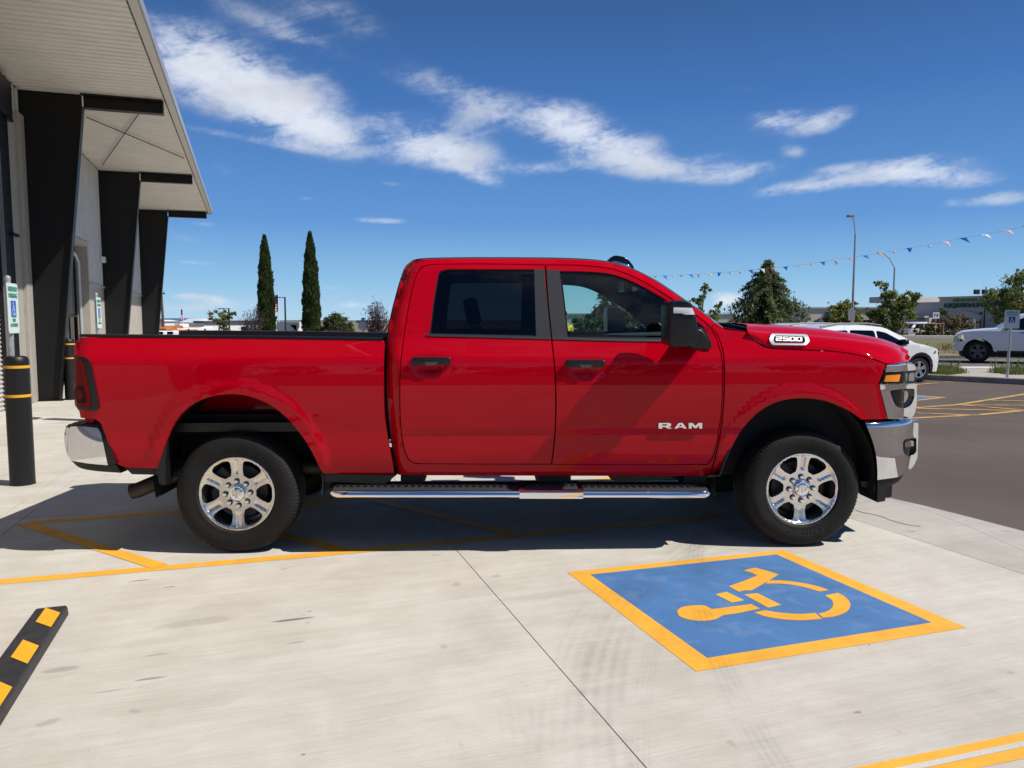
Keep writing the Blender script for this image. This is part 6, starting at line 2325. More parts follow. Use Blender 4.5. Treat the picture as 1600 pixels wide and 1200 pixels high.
def low_buildings():
    def block(name, label, px0, px1, Y, py_top, depth, wall, z0=0.0, extras=()):
        a, b = at(px0, Y, py_top), at(px1, Y, py_top)
        root = empty(name, (a[0], Y, z0))
        tag(root, label, 'building')
        wd, hh = b[0] - a[0], a[2] - z0
        MB().box2((0, 0, 0), (wd, depth, hh)).build('wall', wall, root)
        MB().box2((-.15, -.15, hh), (wd + .15, depth + .15, hh + .18)).build('roof_edge', MATS['fascia_metal'], root)
        for (x0, x1, y0, y1, m) in extras:
            q0, q1 = at(x0, Y, y0), at(x1, Y, y1)
            f = MB().box2((q0[0] - a[0], -.10, q1[2] - z0), (q1[0] - a[0], -.01, q0[2] - z0)).build('window', m, root)
        return root
    cream = mat('cream_wall', (0.62, 0.58, 0.48), rough=.8)
    pale = mat('pale_green_wall', (0.52, 0.58, 0.46), rough=.8)
    block('low_building', 'low cream building with one dark window behind the street lamp', 1262, 1378, 100, 482, 14, cream, 0, [(1288.5, 1295, 488, 501, MATS['glass_dark']), (1348, 1362, 500, 505, MATS['glass_dark'])])
    block('low_building', 'pale green low building far behind the mirror and young trees', 880, 1150, 115, 491.5, 14, pale, 0, [(1010, 1030, 497, 504, MATS['glass_dark']), (1060, 1085, 497, 504, MATS['glass_dark'])])


low_buildings()


# ------------------------------------------------------------------ pennants
def pennants():
    px = [(1013, 430.5, 'w'), (1025, 431, 'p'), (1038, 430.8, 'b'), (1051, 430.3, 'w'), (1065, 429.6, 'p'), (1079, 428.8, 'b'), (1092, 428, 'w'), (1108, 427, 'p'), (1124, 425.7, 'b'), (1140, 424.6, 'w'), (1157, 423.4, 'p'), (1173, 421.8, 'b'), (1191, 420, 'w'),
          (1209, 418.4, 'p'), (1227, 416.6, 'b'), (1245, 414.6, 'w'), (1266, 411.6, 'p'), (1285, 409.0, 'b'), (1307, 406, 'w'), (1327, 403, 'p'), (1351, 399.4, 'b'), (1373, 396, 'w'), (1396, 392, 'p'), (1421, 387.4, 'b'), (1450, 382.6, 'w'), (1477, 377.6, 'p'), (1504, 371.8, 'b'), (1538, 366.4, 'w'), (1573, 359.8, 'p'), (1605, 352.5, 'b'), (1650, 342, 'w')]
    A, B = np.array([4.94, 28.0]), np.array([10.75, 16.0])
    def pt(x, y):
        t = (x - 800) / F
        k = (A[0] - t * A[1]) / ((A[0] - B[0]) - t * (A[1] - B[1]))
        Y = A[1] + (B[1] - A[1]) * k
        return at(x, Y, y)
    P = [pt(x, y) for x, y, c in px]
    o0 = P[len(P) // 2]
    root = empty('pennant_string', tuple(o0))
    tag(root, 'string of small blue, white and pink pennants sagging across the sky on the right', 'bunting')
    cord = [tuple(p - o0) for p in P]
    MB().tube(cord, .0035, 5).build('cord', MATS['lens_white'], root)
    def cloth(nm, c):
        m = leaf_mat(nm, c, c)
        return m
    ms = {'w': cloth('pennant_white', (.86, .86, .86)), 'p': cloth('pennant_pink', (.80, .55, .56)), 'b': cloth('pennant_blue', (.03, .26, .80))}
    rr = random.Random(4)
    dirv = (B - A) / np.linalg.norm(B - A)
    for i, (x, y, c) in enumerate(px):
        p = P[i] - o0
        wd, ht = .14, .13 * rr.uniform(.5, 1.2)
        sw = rr.uniform(-.05, .14)
        ang = rr.uniform(.5, 1.3)
        ca, sa = math.cos(ang), math.sin(ang)
        dx, dy = dirv[0] * ca - dirv[1] * sa, dirv[0] * sa + dirv[1] * ca
        a = Vector((p[0] - dx * wd / 2, p[1] - dy * wd / 2, p[2]))
        b = Vector((p[0] + dx * wd / 2, p[1] + dy * wd / 2, p[2] + .008))
        m_ = (a + b) / 2
        tip = m_ + Vector((dx * sw, dy * sw - .05, -ht))
        bl = m_ + Vector((.02, -.05, -ht * .45))
        MB().add([a, b, tip, bl], [(0, 3, 1), (0, 2, 3), (3, 2, 1)]).build('pennant', ms[c], root, fix=False)


pennants()

# ------------------------------------------------------------------ left background: street, trailers, poles
def lz(px, Y):
    return zt(at(px, Y, 500)[0], Y)


def build_left():
    pw = mat('trailer_white', (0.84, 0.84, 0.83), rough=.45)
    wood = mat('lumber', (0.45, 0.17, 0.06), rough=.8, var=.3, vscale=3)
    # the trailers stand turned a little to the right, their near sides in the sun
    RZ = math.radians(36)
    CZ = math.cos(RZ)
    def boxroot(name, label, cat, px0, px1, Y, group=None):
        a = at(px0, Y, 500)
        root = empty(name, (a[0], Y, lz(px0, Y)), RZ)
        tag(root, label, cat, group)
        b0 = np.array([a[0], Y, lz(px0, Y)])
        W = lambda px, py, dy=0.0: tuple((at(px, Y + dy, py) - b0) / np.array([CZ, 1, 1]))
        return root, W, (at(px1, Y, 500)[0] - a[0]) / CZ
    root, W, L = boxroot('office_trailer', 'long white office trailer with a dark flat roof and one dark door', 'trailer', 318, 400, 64)
    zt_ = W(320, 504.5)[2]
    MB().box2((0, 0, .5), (L, 3, zt_)).build('wall', pw, root)
    MB().box2((-.1, -.15, zt_), (L + .1, 3.1, zt_ + .16)).build('roof', mat('dark_roof', (.06, .06, .065), rough=.7), root)
    x0, x1 = W(364.5, 500)[0], W(373.5, 500)[0]
    MB().box2((x0, -.03, .6), (x1, 0, W(364, 510.5)[2])).build('door', MATS['glass_dark'], root)
    root, W, L = boxroot('camper_trailer', 'white camper trailer with a sloped nose between the two cypresses', 'trailer', 431, 477, 62)
    pr = [W(431, 530), W(477, 530), W(477, 516), W(471, 508), W(463, 504), W(431, 503)]
    MB().prism([(p[0], 0, max(.45, p[2])) for p in pr], [(p[0], 2.4, max(.45, p[2])) for p in pr]).build('body', pw, root, bevel=.05)
    q = [W(449, 508), W(457.5, 508), W(457.5, 518), W(453, 512)]
    MB().prism([(p[0], -.03, p[2]) for p in q], [(p[0], -.005, p[2]) for p in q]).build('dark_window', MATS['glass_dark'], root)
    MB().box2((W(440, 500)[0], -.03, W(440, 519)[2]), (W(462, 500)[0], -.006, W(440, 517.6)[2])).build('stripe', MATS['frame_steel'], root)
    for px in (446, 451):
        MB().lathe([(.0, -.02), (.36, -.02), (.38, .2)], 16, axis='y', c=(W(px, 500)[0], 0, .38)).build('wheel', MATS['rubber'], root)
    # service trucks with lumber racks
    root, W, L = boxroot('service_truck', 'white service truck stacked with rust coloured lumber beside the dark column', 'truck', 244, 283, 56)
    MB().box2((0, 0, .9), (L, 2.0, W(250, 517)[2])).build('body', pw, root, bevel=.05)
    for px in (248, 260):
        MB().box2((W(px - 3.5, 500)[0], -.03, W(px, 522)[2]), (W(px + 3.5, 500)[0], -.005, W(px, 518.2)[2])).build('window', MATS['glass_dark'], root)
    for px in (250, 272):
        MB().lathe([(.0, -.06), (.38, -.05), (.40, .2)], 16, axis='y', c=(W(px, 500)[0], 0, .40)).build('wheel', MATS['rubber'], root)
    root, W, L = boxroot('lumber_stack', 'rust coloured lumber stacked on the white service truck', 'lumber', 244, 281, 56.2)
    rr = random.Random(2)
    for k in range(14):
        px = 244 + rr.uniform(0, 20)
        py = 516.6 - (k % 4) * 2.2
        x0 = W(px, py)[0]
        MB().box2((x0, .1 + .1 * (k % 5), W(px, py)[2] - .05), (x0 + rr.uniform(.7, 1.1), .3 + .3 * (k % 5), W(px, py)[2] + .05)).build('board', wood, root)
    root, W, L = boxroot('box_truck', 'white utility body truck with a yellow ladder on its roof', 'truck', 271, 319, 58)
    MB().box2((0, 0, .9), (L, 2.1, W(290, 511.5)[2])).build('body', pw, root, bevel=.05)
    MB().box2((W(279, 500)[0], .2, W(290, 511.5)[2]), (W(290, 500)[0], 1.9, W(285, 506)[2])).build('raised_bin', pw, root, bevel=.03)
    for px in (288.5, 309):
        MB().box2((W(px - 1, 500)[0], -.02, W(px, 517.5)[2]), (W(px + 1, 500)[0], -.004, W(px, 514)[2])).build('latch', MATS['frame_steel'], root)
    for px in (285, 310):
        MB().lathe([(.0, -.06), (.38, -.05), (.40, .2)], 16, axis='y', c=(W(px, 500)[0], 0, .40)).build('wheel', MATS['rubber'], root)
    root, W, L = boxroot('ladder', 'yellow ladder lying on the white utility truck', 'ladder', 287, 309, 57.6)
    for y in (.3, .7):
        MB().box2((0, y, W(290, 512.2)[2]), (L, y + .06, W(290, 511.2)[2])).build('rail', MATS['yellow_tape'], root)
    for k in range(6):
        MB().box2((L * (k + .5) / 6, .3, W(290, 512)[2]), (L * (k + .5) / 6 + .04, .76, W(290, 511.5)[2])).build('rung', MATS['yellow_tape'], root)
    root, W, L = boxroot('distant_shed', 'white low shed roof far behind the service trucks', 'building', 257, 273, 110)
    MB().box2((0, 0, 0), (L, 8, W(260, 502)[2])).build('wall', pw, root)
    MB().prism([(-.2, -.2, W(260, 502)[2]), (L + .2, -.2, W(260, 502)[2]), (L * .9, 4, W(260, 499.8)[2]), (L * .1, 4, W(260, 499.8)[2])], [(-.2, 8.2, W(260, 502)[2]), (L + .2, 8.2, W(260, 502)[2]), (L * .9, 4.1, W(260, 499.8)[2]), (L * .1, 4.1, W(260, 499.8)[2])]).build('roof', pw, root)
    root, W, L = boxroot('distant_house', 'white gabled building far behind the long office trailer', 'building', 306, 336, 95)
    MB().box2((0, 0, 0), (L, 8, W(310, 504)[2])).build('wall', pw, root)
    z0, z1 = W(310, 504)[2], W(320, 497.5)[2]
    MB().prism([(-.2, -.2, z0), (L + .2, -.2, z0), (L * .35, -.2, z1)], [(-.2, 8, z0), (L + .2, 8, z0), (L * .35, 8, z1)]).build('roof', pw, root)
    # poles
    def pole(name, label, cat, px, Y, top, r, m, lean=0.0):
        a = at(px, Y, 500)
        z0 = lz(px, Y)
        root = empty(name, (a[0], Y, z0))
        tag(root, label, cat)
        hh = at(px, Y, top)[2] - z0
        MB().tube([(0, 0, -.1), (lean, 0, hh)], [r, r * .75], 8).build('pole', m, root, smooth=50)
        return root, hh
    wd = mat('pole_wood', (.10, .075, .06), rough=.9)
    root, hh = pole('utility_pole', 'wooden utility pole with a small crossarm right of the dark columns', 'utility pole', 256.5, 75, 450, .15, wd, -.20)
    MB().box((-.19, -.12, hh - .55), (.85, .1, .12)).build('crossarm', wd, root)
    MB().lathe([(.0, -.3), (.16, -.3), (.16, .25), (.0, .3)], 10, c=(-.2, -.25, hh - .25)).build('transformer', MATS['frame_steel'], root)
    for dx in (-.5, .1):
        MB().lathe([(.05, 0), (.06, .1), (.03, .18), (0, .2)], 8, c=(dx, -.12, hh - .48)).build('insulator', POST, root)
    for (px, Y, top, lab) in ((446, 60, 464, 'dark street lamp with an arm to the left between the two cypresses'), (358, 60, 481.5, 'dark street lamp rising from the white office trailer')):
        root, hh = pole('street_lamp', lab, 'lamp post', px, Y, top, .085, MATS['frame_steel'])
        MB().tube([(0, 0, hh - .06), (-.45, 0, hh - .02)], .03, 6).build('arm', MATS['frame_steel'], root)
        MB().box((-.62, 0, hh - .04), (.4, .2, .07)).build('lamp_head', MATS['frame_steel'], root, bevel=.01)
    # flags
    fw = mat('flag_white', (.75, .74, .74), rough=.8)
    fr_ = mat('flag_red', (.55, .03, .04), rough=.8)
    fb_ = mat('flag_blue', (.02, .035, .16), rough=.8)
    def us_flag(px, Y, top, wpx, hpx, lab, side=-1, pole_top=None):
        root, hh = pole('flag_pole', lab, 'flag', px, Y, pole_top or top, .05, MATS['lens_white'])
        s = Y / F
        z1 = at(px, Y, top)[2] - lz(px, Y)
        wd_, ht = wpx * s, hpx * s
        fl = empty('flag', (0, 0, 0), parent=root)
        # hanging folds: canton on top beside the pole, stripes below
        n = 7
        def strip(x0, x1, za, zb, m, nm):
            rows = []
            for zz in (za, zb):
                rows.append([(side * (x0 + (x1 - x0) * k / 6), .10 * math.sin(6 * (x0 + (x1 - x0) * k / 6) / wd_), z1 - zz - .35 * (x0 + (x1 - x0) * k / 6)) for k in range(7)])
            MB().grid(rows).build(nm, m, fl, smooth=60)
        strip(.03, wd_ * .8, 0, ht * .48, fb_, 'canton')
        for k in range(n):
            strip(.03, wd_, ht * (.48 + .52 * k / n), ht * (.48 + .52 * (k + 1) / n), fr_ if k % 2 == 0 else fw, 'flag_stripe')
        return root
    us_flag(435.5, 66, 460, 6.2, 26, 'American flag hanging on a white pole just right of the first cypress', -1, 456)
    us_flag(286, 90, 483, 3.0, 16, 'small American flag on a white pole above the service trucks', -1, 481)
    root, hh = pole('flag_pole', 'faded red flag leaning beside the foot of the utility pole', 'flag', 255, 78, 496, .04, MATS['lens_white'])
    MB().prism([(0, 0, hh), (-.62, .05, hh - .5), (-.5, 0, hh - .75), (0, 0, hh - .45)], [(0, .01, hh), (-.62, .06, hh - .5), (-.5, .01, hh - .75), (0, .01, hh - .45)]).build('flag', mat('flag_faded', (.55, .22, .20), rough=.8), root)
    # stop sign seen from behind with street names
    a = at(567, 46, 500)
    z0 = lz(567, 46)
    root = empty('stop_sign', (a[0], 46, z0))
    tag(root, 'grey back of a stop sign under two green street name blades', 'sign')
    Z = lambda py: at(567, 46, py)[2] - z0
    MB().tube([(0, 0, -.1), (0, 0, Z(497))], .035, 8).build('post', POST, root)
    c = Z(509.5)
    oc = [(.31 * math.cos(math.radians(22.5 + 45 * k)), c + .31 * math.sin(math.radians(22.5 + 45 * k))) for k in range(8)]
    MB().prism([(x, -.045, z) for x, z in oc], [(x, -.040, z) for x, z in oc]).build('octagon', mat('sign_back_light', (.48, .50, .52), rough=.5), root)
    gsn = mat('street_blade', (.02, .20, .15), rough=.5)
    MB().box((-.05, 0, Z(502.6)), (.72, .02, .17)).build('street_blade', gsn, root)
    MB().box((0, 0, Z(498.8)), (.02, .62, .17), rz=.5).build('street_blade', gsn, root)
    # pipe rail along the street
    a = at(436, 44, 500)
    z0 = lz(500, 44)
    root = empty('pipe_rail', (a[0], 44, z0))
    tag(root, 'thin grey pipe rail running behind the truck bed towards the stop sign', 'fence')
    Z = lambda py: at(520, 44, py)[2] - z0
    L = at(640, 44, 500)[0] - a[0]
    for py in (520.8, 527):
        MB().tube([(0, 0, Z(py)), (L, 0, Z(py))], .03, 6).build('rail', POST, root)
    for k in range(8):
        MB().tube([(L * k / 7, 0, -.1), (L * k / 7, 0, Z(520.8))], .035, 6).build('post', POST, root)
    # far hills
    rows = []
    R = 2400
    top = []
    for k in range(90):
        a_ = math.radians(-60 + 110 * k / 89)
        px = 800 + F * math.tan(a_)
        hgt = 1 + 9 * math.exp(-((px - 280) / 16) ** 2) + 5 * math.exp(-((px - 248) / 12) ** 2) + 4 * math.sin(k * .9) + 3 * math.sin(k * 2.3)
        top.append((a_, max(.5, hgt * (1 if 220 < px < 330 else .25))))
    rows.append([(R * math.sin(a_), R * math.cos(a_), -6) for a_, h_ in top])
    rows.append([(R * 1.02 * math.sin(a_), R * 1.02 * math.cos(a_), h_ * .6) for a_, h_ in top])
    rows.append([(R * 1.06 * math.sin(a_), R * 1.06 * math.cos(a_), h_) for a_, h_ in top])
    rows.append([(R * 1.2 * math.sin(a_), R * 1.2 * math.cos(a_), -6) for a_, h_ in top])
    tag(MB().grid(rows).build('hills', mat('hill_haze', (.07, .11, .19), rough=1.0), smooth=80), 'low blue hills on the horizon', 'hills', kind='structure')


build_left()

# ------------------------------------------------------------------ trees and shrubs
leaf_mat('conifer_leaf', (0.08, 0.115, 0.055), (0.22, 0.26, 0.10), (0.31, 0.27, 0.09), scale=.8)
leaf_mat('cypress_leaf', (0.035, 0.062, 0.018), (0.085, 0.115, 0.032), (0.05, 0.07, 0.03), scale=1.5)
leaf_mat('broad_leaf', (0.11, 0.15, 0.045), (0.28, 0.32, 0.10), (0.34, 0.33, 0.14), scale=1.0)
leaf_mat('yellow_leaf', (0.15, 0.17, 0.035), (0.30, 0.29, 0.075))
leaf_mat('dark_leaf', (0.05, 0.078, 0.026), (0.13, 0.16, 0.05))
leaf_mat('purple_leaf', (0.09, 0.055, 0.065), (0.16, 0.10, 0.11))
leaf_mat('tan_leaf', (0.16, 0.13, 0.07), (0.24, 0.19, 0.11), (0.09, 0.09, 0.04))
BARK = mat('bark', (0.085, 0.065, 0.05), rough=.9, var=.3, vscale=5)
BARK_P = mat('bark_purple', (0.085, 0.06, 0.065), rough=.9)


def leaves(rng, centres, n, size, elong=1.6, droop=0.0, up=0.0):
    """n leaf-sized quads round weighted centres [(x, y, z, r)]"""
    C = np.array(centres, float)
    w = C[:, 3] ** 2
    idx = rng.choice(len(C), n, p=w / w.sum())
    d = rng.normal(size=(n, 3))
    d /= np.linalg.norm(d, axis=1)[:, None]
    r = C[idx, 3] * np.abs(rng.normal(0, .62, n))
    P = C[idx, :3] + d * r[:, None] * np.array([1, 1, .85])
    a = rng.normal(size=(n, 3)) * (1 - up)
    a[:, 2] += up * 2 - droop * 2
    a /= np.linalg.norm(a, axis=1)[:, None]
    b = np.cross(a, rng.normal(size=(n, 3)))
    b /= np.linalg.norm(b, axis=1)[:, None]
    s = size * rng.uniform(.6, 1.3, n)[:, None]
    a, b = a * s * elong / 2, b * s / 2
    V = np.stack([P - a, P + b * .8 - a * .1, P + a, P - b * .8 - a * .1], 1).reshape(-1, 3)
    F_ = np.arange(4 * n).reshape(-1, 4)
    return V, F_


def quads(name, V, F_, m, parent):
    me = bpy.data.meshes.new(name)
    me.from_pydata(V.tolist(), [], F_.tolist())
    me.materials.append(m)
    return link(name, me, parent)


def plant(name, label, cat, px, Y, z0=None, group=None):
    a = at(px, Y, 500)
    z = zt(a[0], Y) if z0 is None else z0
    root = empty(name, (a[0], Y, z))
    tag(root, label, cat, group)
    b = np.array([a[0], Y, z])
    return root, (lambda x, y, dy=0.0: np.array(at(x, Y + dy, y)) - b), Y / F


def cypress(px, top, base_py, wpx, Y, label, seed):
    rng = np.random.default_rng(seed)
    root, W, s = plant('cypress', label, 'tree', px, Y, None, 'Italian cypresses beyond the truck bed')
    hh = W(px, top)[2]
    R = wpx * s / 2
    tap = lambda t: np.interp(t, [0, .06, .25, .5, .75, .9, 1.0], [.55, .9, 1.0, .93, .70, .42, .05])
    n = 15000
    t = rng.uniform(0, 1, n) ** .9
    th = rng.uniform(0, 6.283, n)
    lump = 1 + .10 * np.sin(t * 40 + 3 * th + seed) + .08 * np.sin(t * 90 - 5 * th)
    r = R * tap(t) * lump * rng.uniform(.72, 1.06, n)
    P = np.stack([r * np.cos(th), r * np.sin(th), t * hh], 1)
    a = np.stack([np.cos(th) * .25 + rng.normal(size=n) * .18, np.sin(th) * .25 + rng.normal(size=n) * .18, np.ones(n)], 1)
    a /= np.linalg.norm(a, axis=1)[:, None]
    b = np.cross(a, rng.normal(size=(n, 3)))
    b /= np.linalg.norm(b, axis=1)[:, None]
    sz = rng.uniform(.12, .30, n)[:, None]
    a, b = a * sz, b * sz * .24
    V = np.stack([P - a * .4, P + b, P + a, P - b], 1).reshape(-1, 3)
    quads('crown', V, np.arange(4 * n).reshape(-1, 4), MATS['cypress_leaf'], root)
    MB().tube([(0, 0, -.1), (0, 0, hh * .5), (0, 0, hh * .93)], [R * .3, R * .2, .02], 8).build('trunk', BARK, root)


cypress(416.5, 370, 520, 25, 62, 'tall narrow cypress with a US flag beside it, the left one of two', 5)
cypress(487, 365, 520, 26, 62, 'tall narrow cypress between the camper and the round shrub', 9)


def conifer():
    rng = np.random.default_rng(21)
    Y = 44
    root, W, s = plant('conifer', 'large dark green conifer with drooping boughs behind the red hood', 'tree', 1197, Y)
    hh = W(1197, 404)[2]
    R = 92 * s
    MB().tube([(0, 0, -.1), (0, 0, hh * .6), (.02, 0, hh * .97)], [.16, .09, .015], 8).build('trunk', BARK, root)
    brs = []
    Vs, Fs, base_ = [], [], 0
    nb = 150
    mb = MB()
    for k in range(nb):
        t = (k + rng.uniform(0, 1)) / nb
        z = hh * (.04 + .93 * t)
        th = k * 2.39996 + rng.uniform(-.4, .4)
        prof = np.interp(t, [0, .15, .35, .6, .8, .93, 1], [1.0, .96, .80, .52, .31, .13, .04])
        ln = R * prof * rng.uniform(.72, 1.15)
        up_ = rng.uniform(.0, .35)
        pts = []
        m = 9
        for q in range(m + 1):
            u = q / m
            pts.append(np.array([math.cos(th) * ln * u, math.sin(th) * ln * u, z + ln * (up_ * u - .42 * u * u)]))
        mb.tube([tuple(p) for p in pts[::3]], [.03, .02, .012, .006], 4, caps=False)
        cen = []
        for q in range(1, m + 1):
            u = q / m
            cen.append((*pts[q], (.10 + .22 * math.sin(math.pi * min(1, u * .9 + .12))) * (.45 + .75 * prof)))
        n = int(70 + 230 * prof)
        V, F_ = leaves(rng, cen, n, .085, 3.0, droop=.30)
        V[:, 2] -= 0.02
        Vs.append(V)
        Fs.append(F_ + base_)
        base_ += len(V)
    mb.build('limbs', BARK, root, fix=False)
    quads('crown', np.concatenate(Vs), np.concatenate(Fs), MATS['conifer_leaf'], root)


conifer()


def tree(name, label, px, Y, trunk_top_py, blobs, n, size, m, droop=0.0, group=None, z0=None, seed=1, elong=1.6, cat='tree', bark=None, trunk_r=.07, limbs=True):
    """blobs: crown clumps in photo pixels (x, y, r, depth offset)"""
    rng = np.random.default_rng(seed)
    root, W, s = plant(name, label, cat, px, Y, z0, group)
    zt_ = W(px, trunk_top_py)[2]
    cen = []
    mb = MB()
    bk = bark or BARK
    for (x, y, r) in blobs:
        for j in range(9):
            dy = rng.uniform(-1, 1) * r * s * 1.1
            q_ = rng.normal(0, .42, 2)
            p = W(x + q_[0] * r, y + q_[1] * r)
            cen.append((p[0], p[1] + dy, p[2], r * s * rng.uniform(.22, .55)))
        p = W(x, y)
        if limbs: mb.tube([(0, 0, zt_ * .75), tuple(np.array([p[0] * .5, 0, zt_ * .5 + p[2] * .5])), (p[0], p[1], p[2])], [trunk_r * .5, trunk_r * .35, trunk_r * .12], 5, caps=False)
    if limbs:
        MB().tube([(0, 0, -.1), (.02, 0, zt_ * .5), (0, 0, zt_)], [trunk_r, trunk_r * .8, trunk_r * .55], 8).build('trunk', bk, root)
        mb.build('limbs', bk, root, fix=False)
    V, F_ = leaves(rng, cen, int(n * 2.2), size * .72, elong, droop)
    quads('crown', V, F_, MATS[m], root)
    return root


tree('young_tree', 'thin young tree with two leafy sprigs showing just right of the mirror', 1097, 30, 470, [(1101, 452, 7), (1103, 447, 5), (1098, 463, 7), (1093, 476, 7), (1085, 469, 7), (1096, 487, 9), (1088, 498, 14)], 900, .10, 'broad_leaf', .25, seed=3, trunk_r=.03)
tree('young_tree', 'low sprig of a young tree between the mirror and the conifer', 1120, 31, 492, [(1124, 478, 6), (1126, 474, 4), (1118, 488, 6), (1112, 497, 9)], 420, .10, 'broad_leaf', .25, seed=4, trunk_r=.02)
tree('small_tree', 'yellow green bushy tree around the foot of the tall street lamp', 1318, 56, 508, [(1302, 492, 14), (1312, 481, 11), (1323, 487, 14), (1336, 494, 13), (1318, 500, 18), (1300, 503, 12), (1325, 475, 7), (1340, 503, 10)], 4200, .16, 'yellow_leaf', .05, seed=6)
tree('drooping_tree', 'drooping green tree in front of the store wall', 1399, 40, 505, [(1377, 447, 8), (1384, 455, 9), (1389, 465, 12), (1381, 461, 5), (1412, 470, 9), (1430, 462, 8), (1427, 473, 8), (1398, 480, 18), (1378, 492, 16), (1392, 500, 20), (1410, 492, 15), (1360, 488, 7), (1364, 494, 6), (1404, 472, 11), (1418, 482, 10), (1380, 508, 14), (1400, 512, 14), (1371, 443, 4)], 6500, .13, 'broad_leaf', .45, seed=8, z0=.3)
tree('street_tree', 'full green tree at the right edge above the white pickup', 1602, 58, 500, [(1600, 440, 24), (1575, 458, 20), (1590, 470, 26), (1612, 460, 30), (1560, 470, 16), (1548, 466, 10), (1572, 484, 20), (1605, 492, 26), (1556, 488, 16), (1640, 470, 34), (1594, 428, 10)], 9000, .17, 'broad_leaf', .25, seed=12, z0=.3, trunk_r=.14)
tree('round_tree', 'dark green tree glimpsed through the front door glass', 955, 34, 510, [(950, 478, 22), (968, 490, 30), (935, 495, 24), (985, 500, 30), (955, 508, 30), (945, 462, 10), (1005, 505, 26)], 6500, .13, 'dark_leaf', .1, seed=15)
tree('hedge_shrub', 'dark green shrub glimpsed low through the front door glass', 910, 32, 530, [(898, 518, 10), (910, 507, 14), (925, 512, 16), (915, 520, 18)], 2600, .11, 'dark_leaf', .0, seed=16, cat='shrub')
tree('shrub', 'dense brown green shrub behind the rusty fence under the yellow sign', 1450, 44.5, 540, [(1446, 524, 13), (1456, 515, 12), (1464, 524, 14), (1438, 530, 10), (1460, 533, 14)], 3200, .10, 'dark_leaf', 0, z0=.45, seed=17, cat='shrub')
tree('shrub', 'tall tan shrub between the yellow sign and the store entrance', 1492, 45, 540, [(1484, 512, 12), (1494, 502, 11), (1504, 507, 12), (1490, 524, 14), (1502, 526, 13), (1482, 500, 8), (1506, 497, 7)], 3600, .11, 'tan_leaf', 0, z0=.45, seed=18, cat='shrub')
tree('narrow_shrub', 'small dark conical evergreen left of the store lettering', 1472, 70, 500, [(1472, 486, 4), (1472, 491, 5.5), (1472, 497, 6.5), (1472, 503, 7)], 900, .16, 'dark_leaf', 0, z0=.2, seed=19, cat='shrub')
tree('small_tree', 'airy young tree standing before the white office trailer', 349, 52, 512, [(335, 494, 8), (346, 492, 8), (349, 500, 9), (360, 492, 7), (354, 497, 6), (366, 489, 4), (348, 508, 6), (350, 515, 7)], 1300, .12, 'broad_leaf', .2, seed=22, trunk_r=.05)
tree('round_shrub', 'round dark green shrub right of the second cypress', 524, 50, 535, [(512, 505, 12), (524, 498, 11), (534, 504, 13), (520, 513, 18), (536, 514, 14), (548, 518, 9), (505, 515, 12), (544, 510, 8)], 5500, .12, 'dark_leaf', .0, seed=24, cat='shrub')
tree('low_shrub', 'low purple brown shrub in front of the round green one', 530, 47, 535, [(520, 520, 7), (532, 518, 7), (545, 521, 7), (510, 522, 6)], 1200, .09, 'purple_leaf', 0, seed=25, cat='shrub')


def bare(name, label, px, Y, base_py, blobs, seed, nbr=46, leafn=900):
    """twiggy purple shrub: many rising forked stems and a few leaves"""
    rng = np.random.default_rng(seed)
    root, W, s = plant(name, label, 'shrub', px, Y, None, 'bare purple shrubs beyond the truck bed')
    mb = MB()
    cen = []
    for k in range(nbr):
        x, y, r = blobs[k % len(blobs)]
        tip = W(x + rng.uniform(-1, 1) * r, y + rng.uniform(-1, 1) * r)
        tip[1] += rng.uniform(-1, 1) * r * s * 1.5
        b = np.array([rng.uniform(-.25, .25), rng.uniform(-.25, .25), -.1])
        mid = b * .5 + tip * .5 + np.array([tip[0] * -.12, 0, .15])
        mb.tube([tuple(b), tuple(mid), tuple(tip)], [.030, .018, .005], 4, caps=False)
        for j in range(6):
            u = rng.uniform(.35, .95)
            p = b * (1 - u) ** 2 + 2 * u * (1 - u) * mid + u * u * tip
            q = p + np.array([rng.uniform(-.35, .35), rng.uniform(-.3, .3), rng.uniform(.15, .55)])
            mb.tube([tuple(p), tuple(q)], [.012, .004], 3, caps=False)
            cen.append((*q, .12))
    mb.build('stems', BARK_P, root, fix=False)
    V, F_ = leaves(rng, cen, leafn, .06, 1.5)
    quads('leaves', V, F_, MATS['purple_leaf'], root)


bare('bare_shrub', 'twiggy purple shrub touching the left side of the first cypress', 392, 55, 525, [(380, 497, 6), (388, 490, 6), (397, 488, 7), (402, 482, 6), (408, 492, 6), (384, 505, 8), (398, 503, 10)], 31, 60, 1500)
bare('bare_shrub', 'twiggy purple shrub right beside the rear of the red cab', 588, 46, 525, [(575, 495, 6), (582, 485, 6), (586, 473, 5), (594, 480, 6), (600, 488, 6), (578, 508, 9), (592, 510, 12), (604, 500, 8)], 33, 70, 2600)


# ------------------------------------------------------------------ person seen through the cab glass
def skinned(name, pts, edges, radii, m, parent):
    me = bpy.data.meshes.new(name)
    me.from_pydata(pts, edges, [])
    o = bpy.data.objects.new(name, me)
    COL.objects.link(o)
    sk = o.modifiers.new('skin', 'SKIN')
    for i, r in enumerate(radii):
        me.skin_vertices[0].data[i].radius = (r, r)
    me.skin_vertices[0].data[0].use_root = True
    ss = o.modifiers.new('sub', 'SUBSURF')
    ss.levels = ss.render_levels = 2
    dg = bpy.context.evaluated_depsgraph_get()
    nm = bpy.data.meshes.new_from_object(o.evaluated_get(dg))
    bpy.data.objects.remove(o)
    nm.materials.clear()
    nm.materials.append(m)
    nm.polygons.foreach_set('use_smooth', [True] * len(nm.polygons))
    nm.name = name
    return link(name, nm, parent)


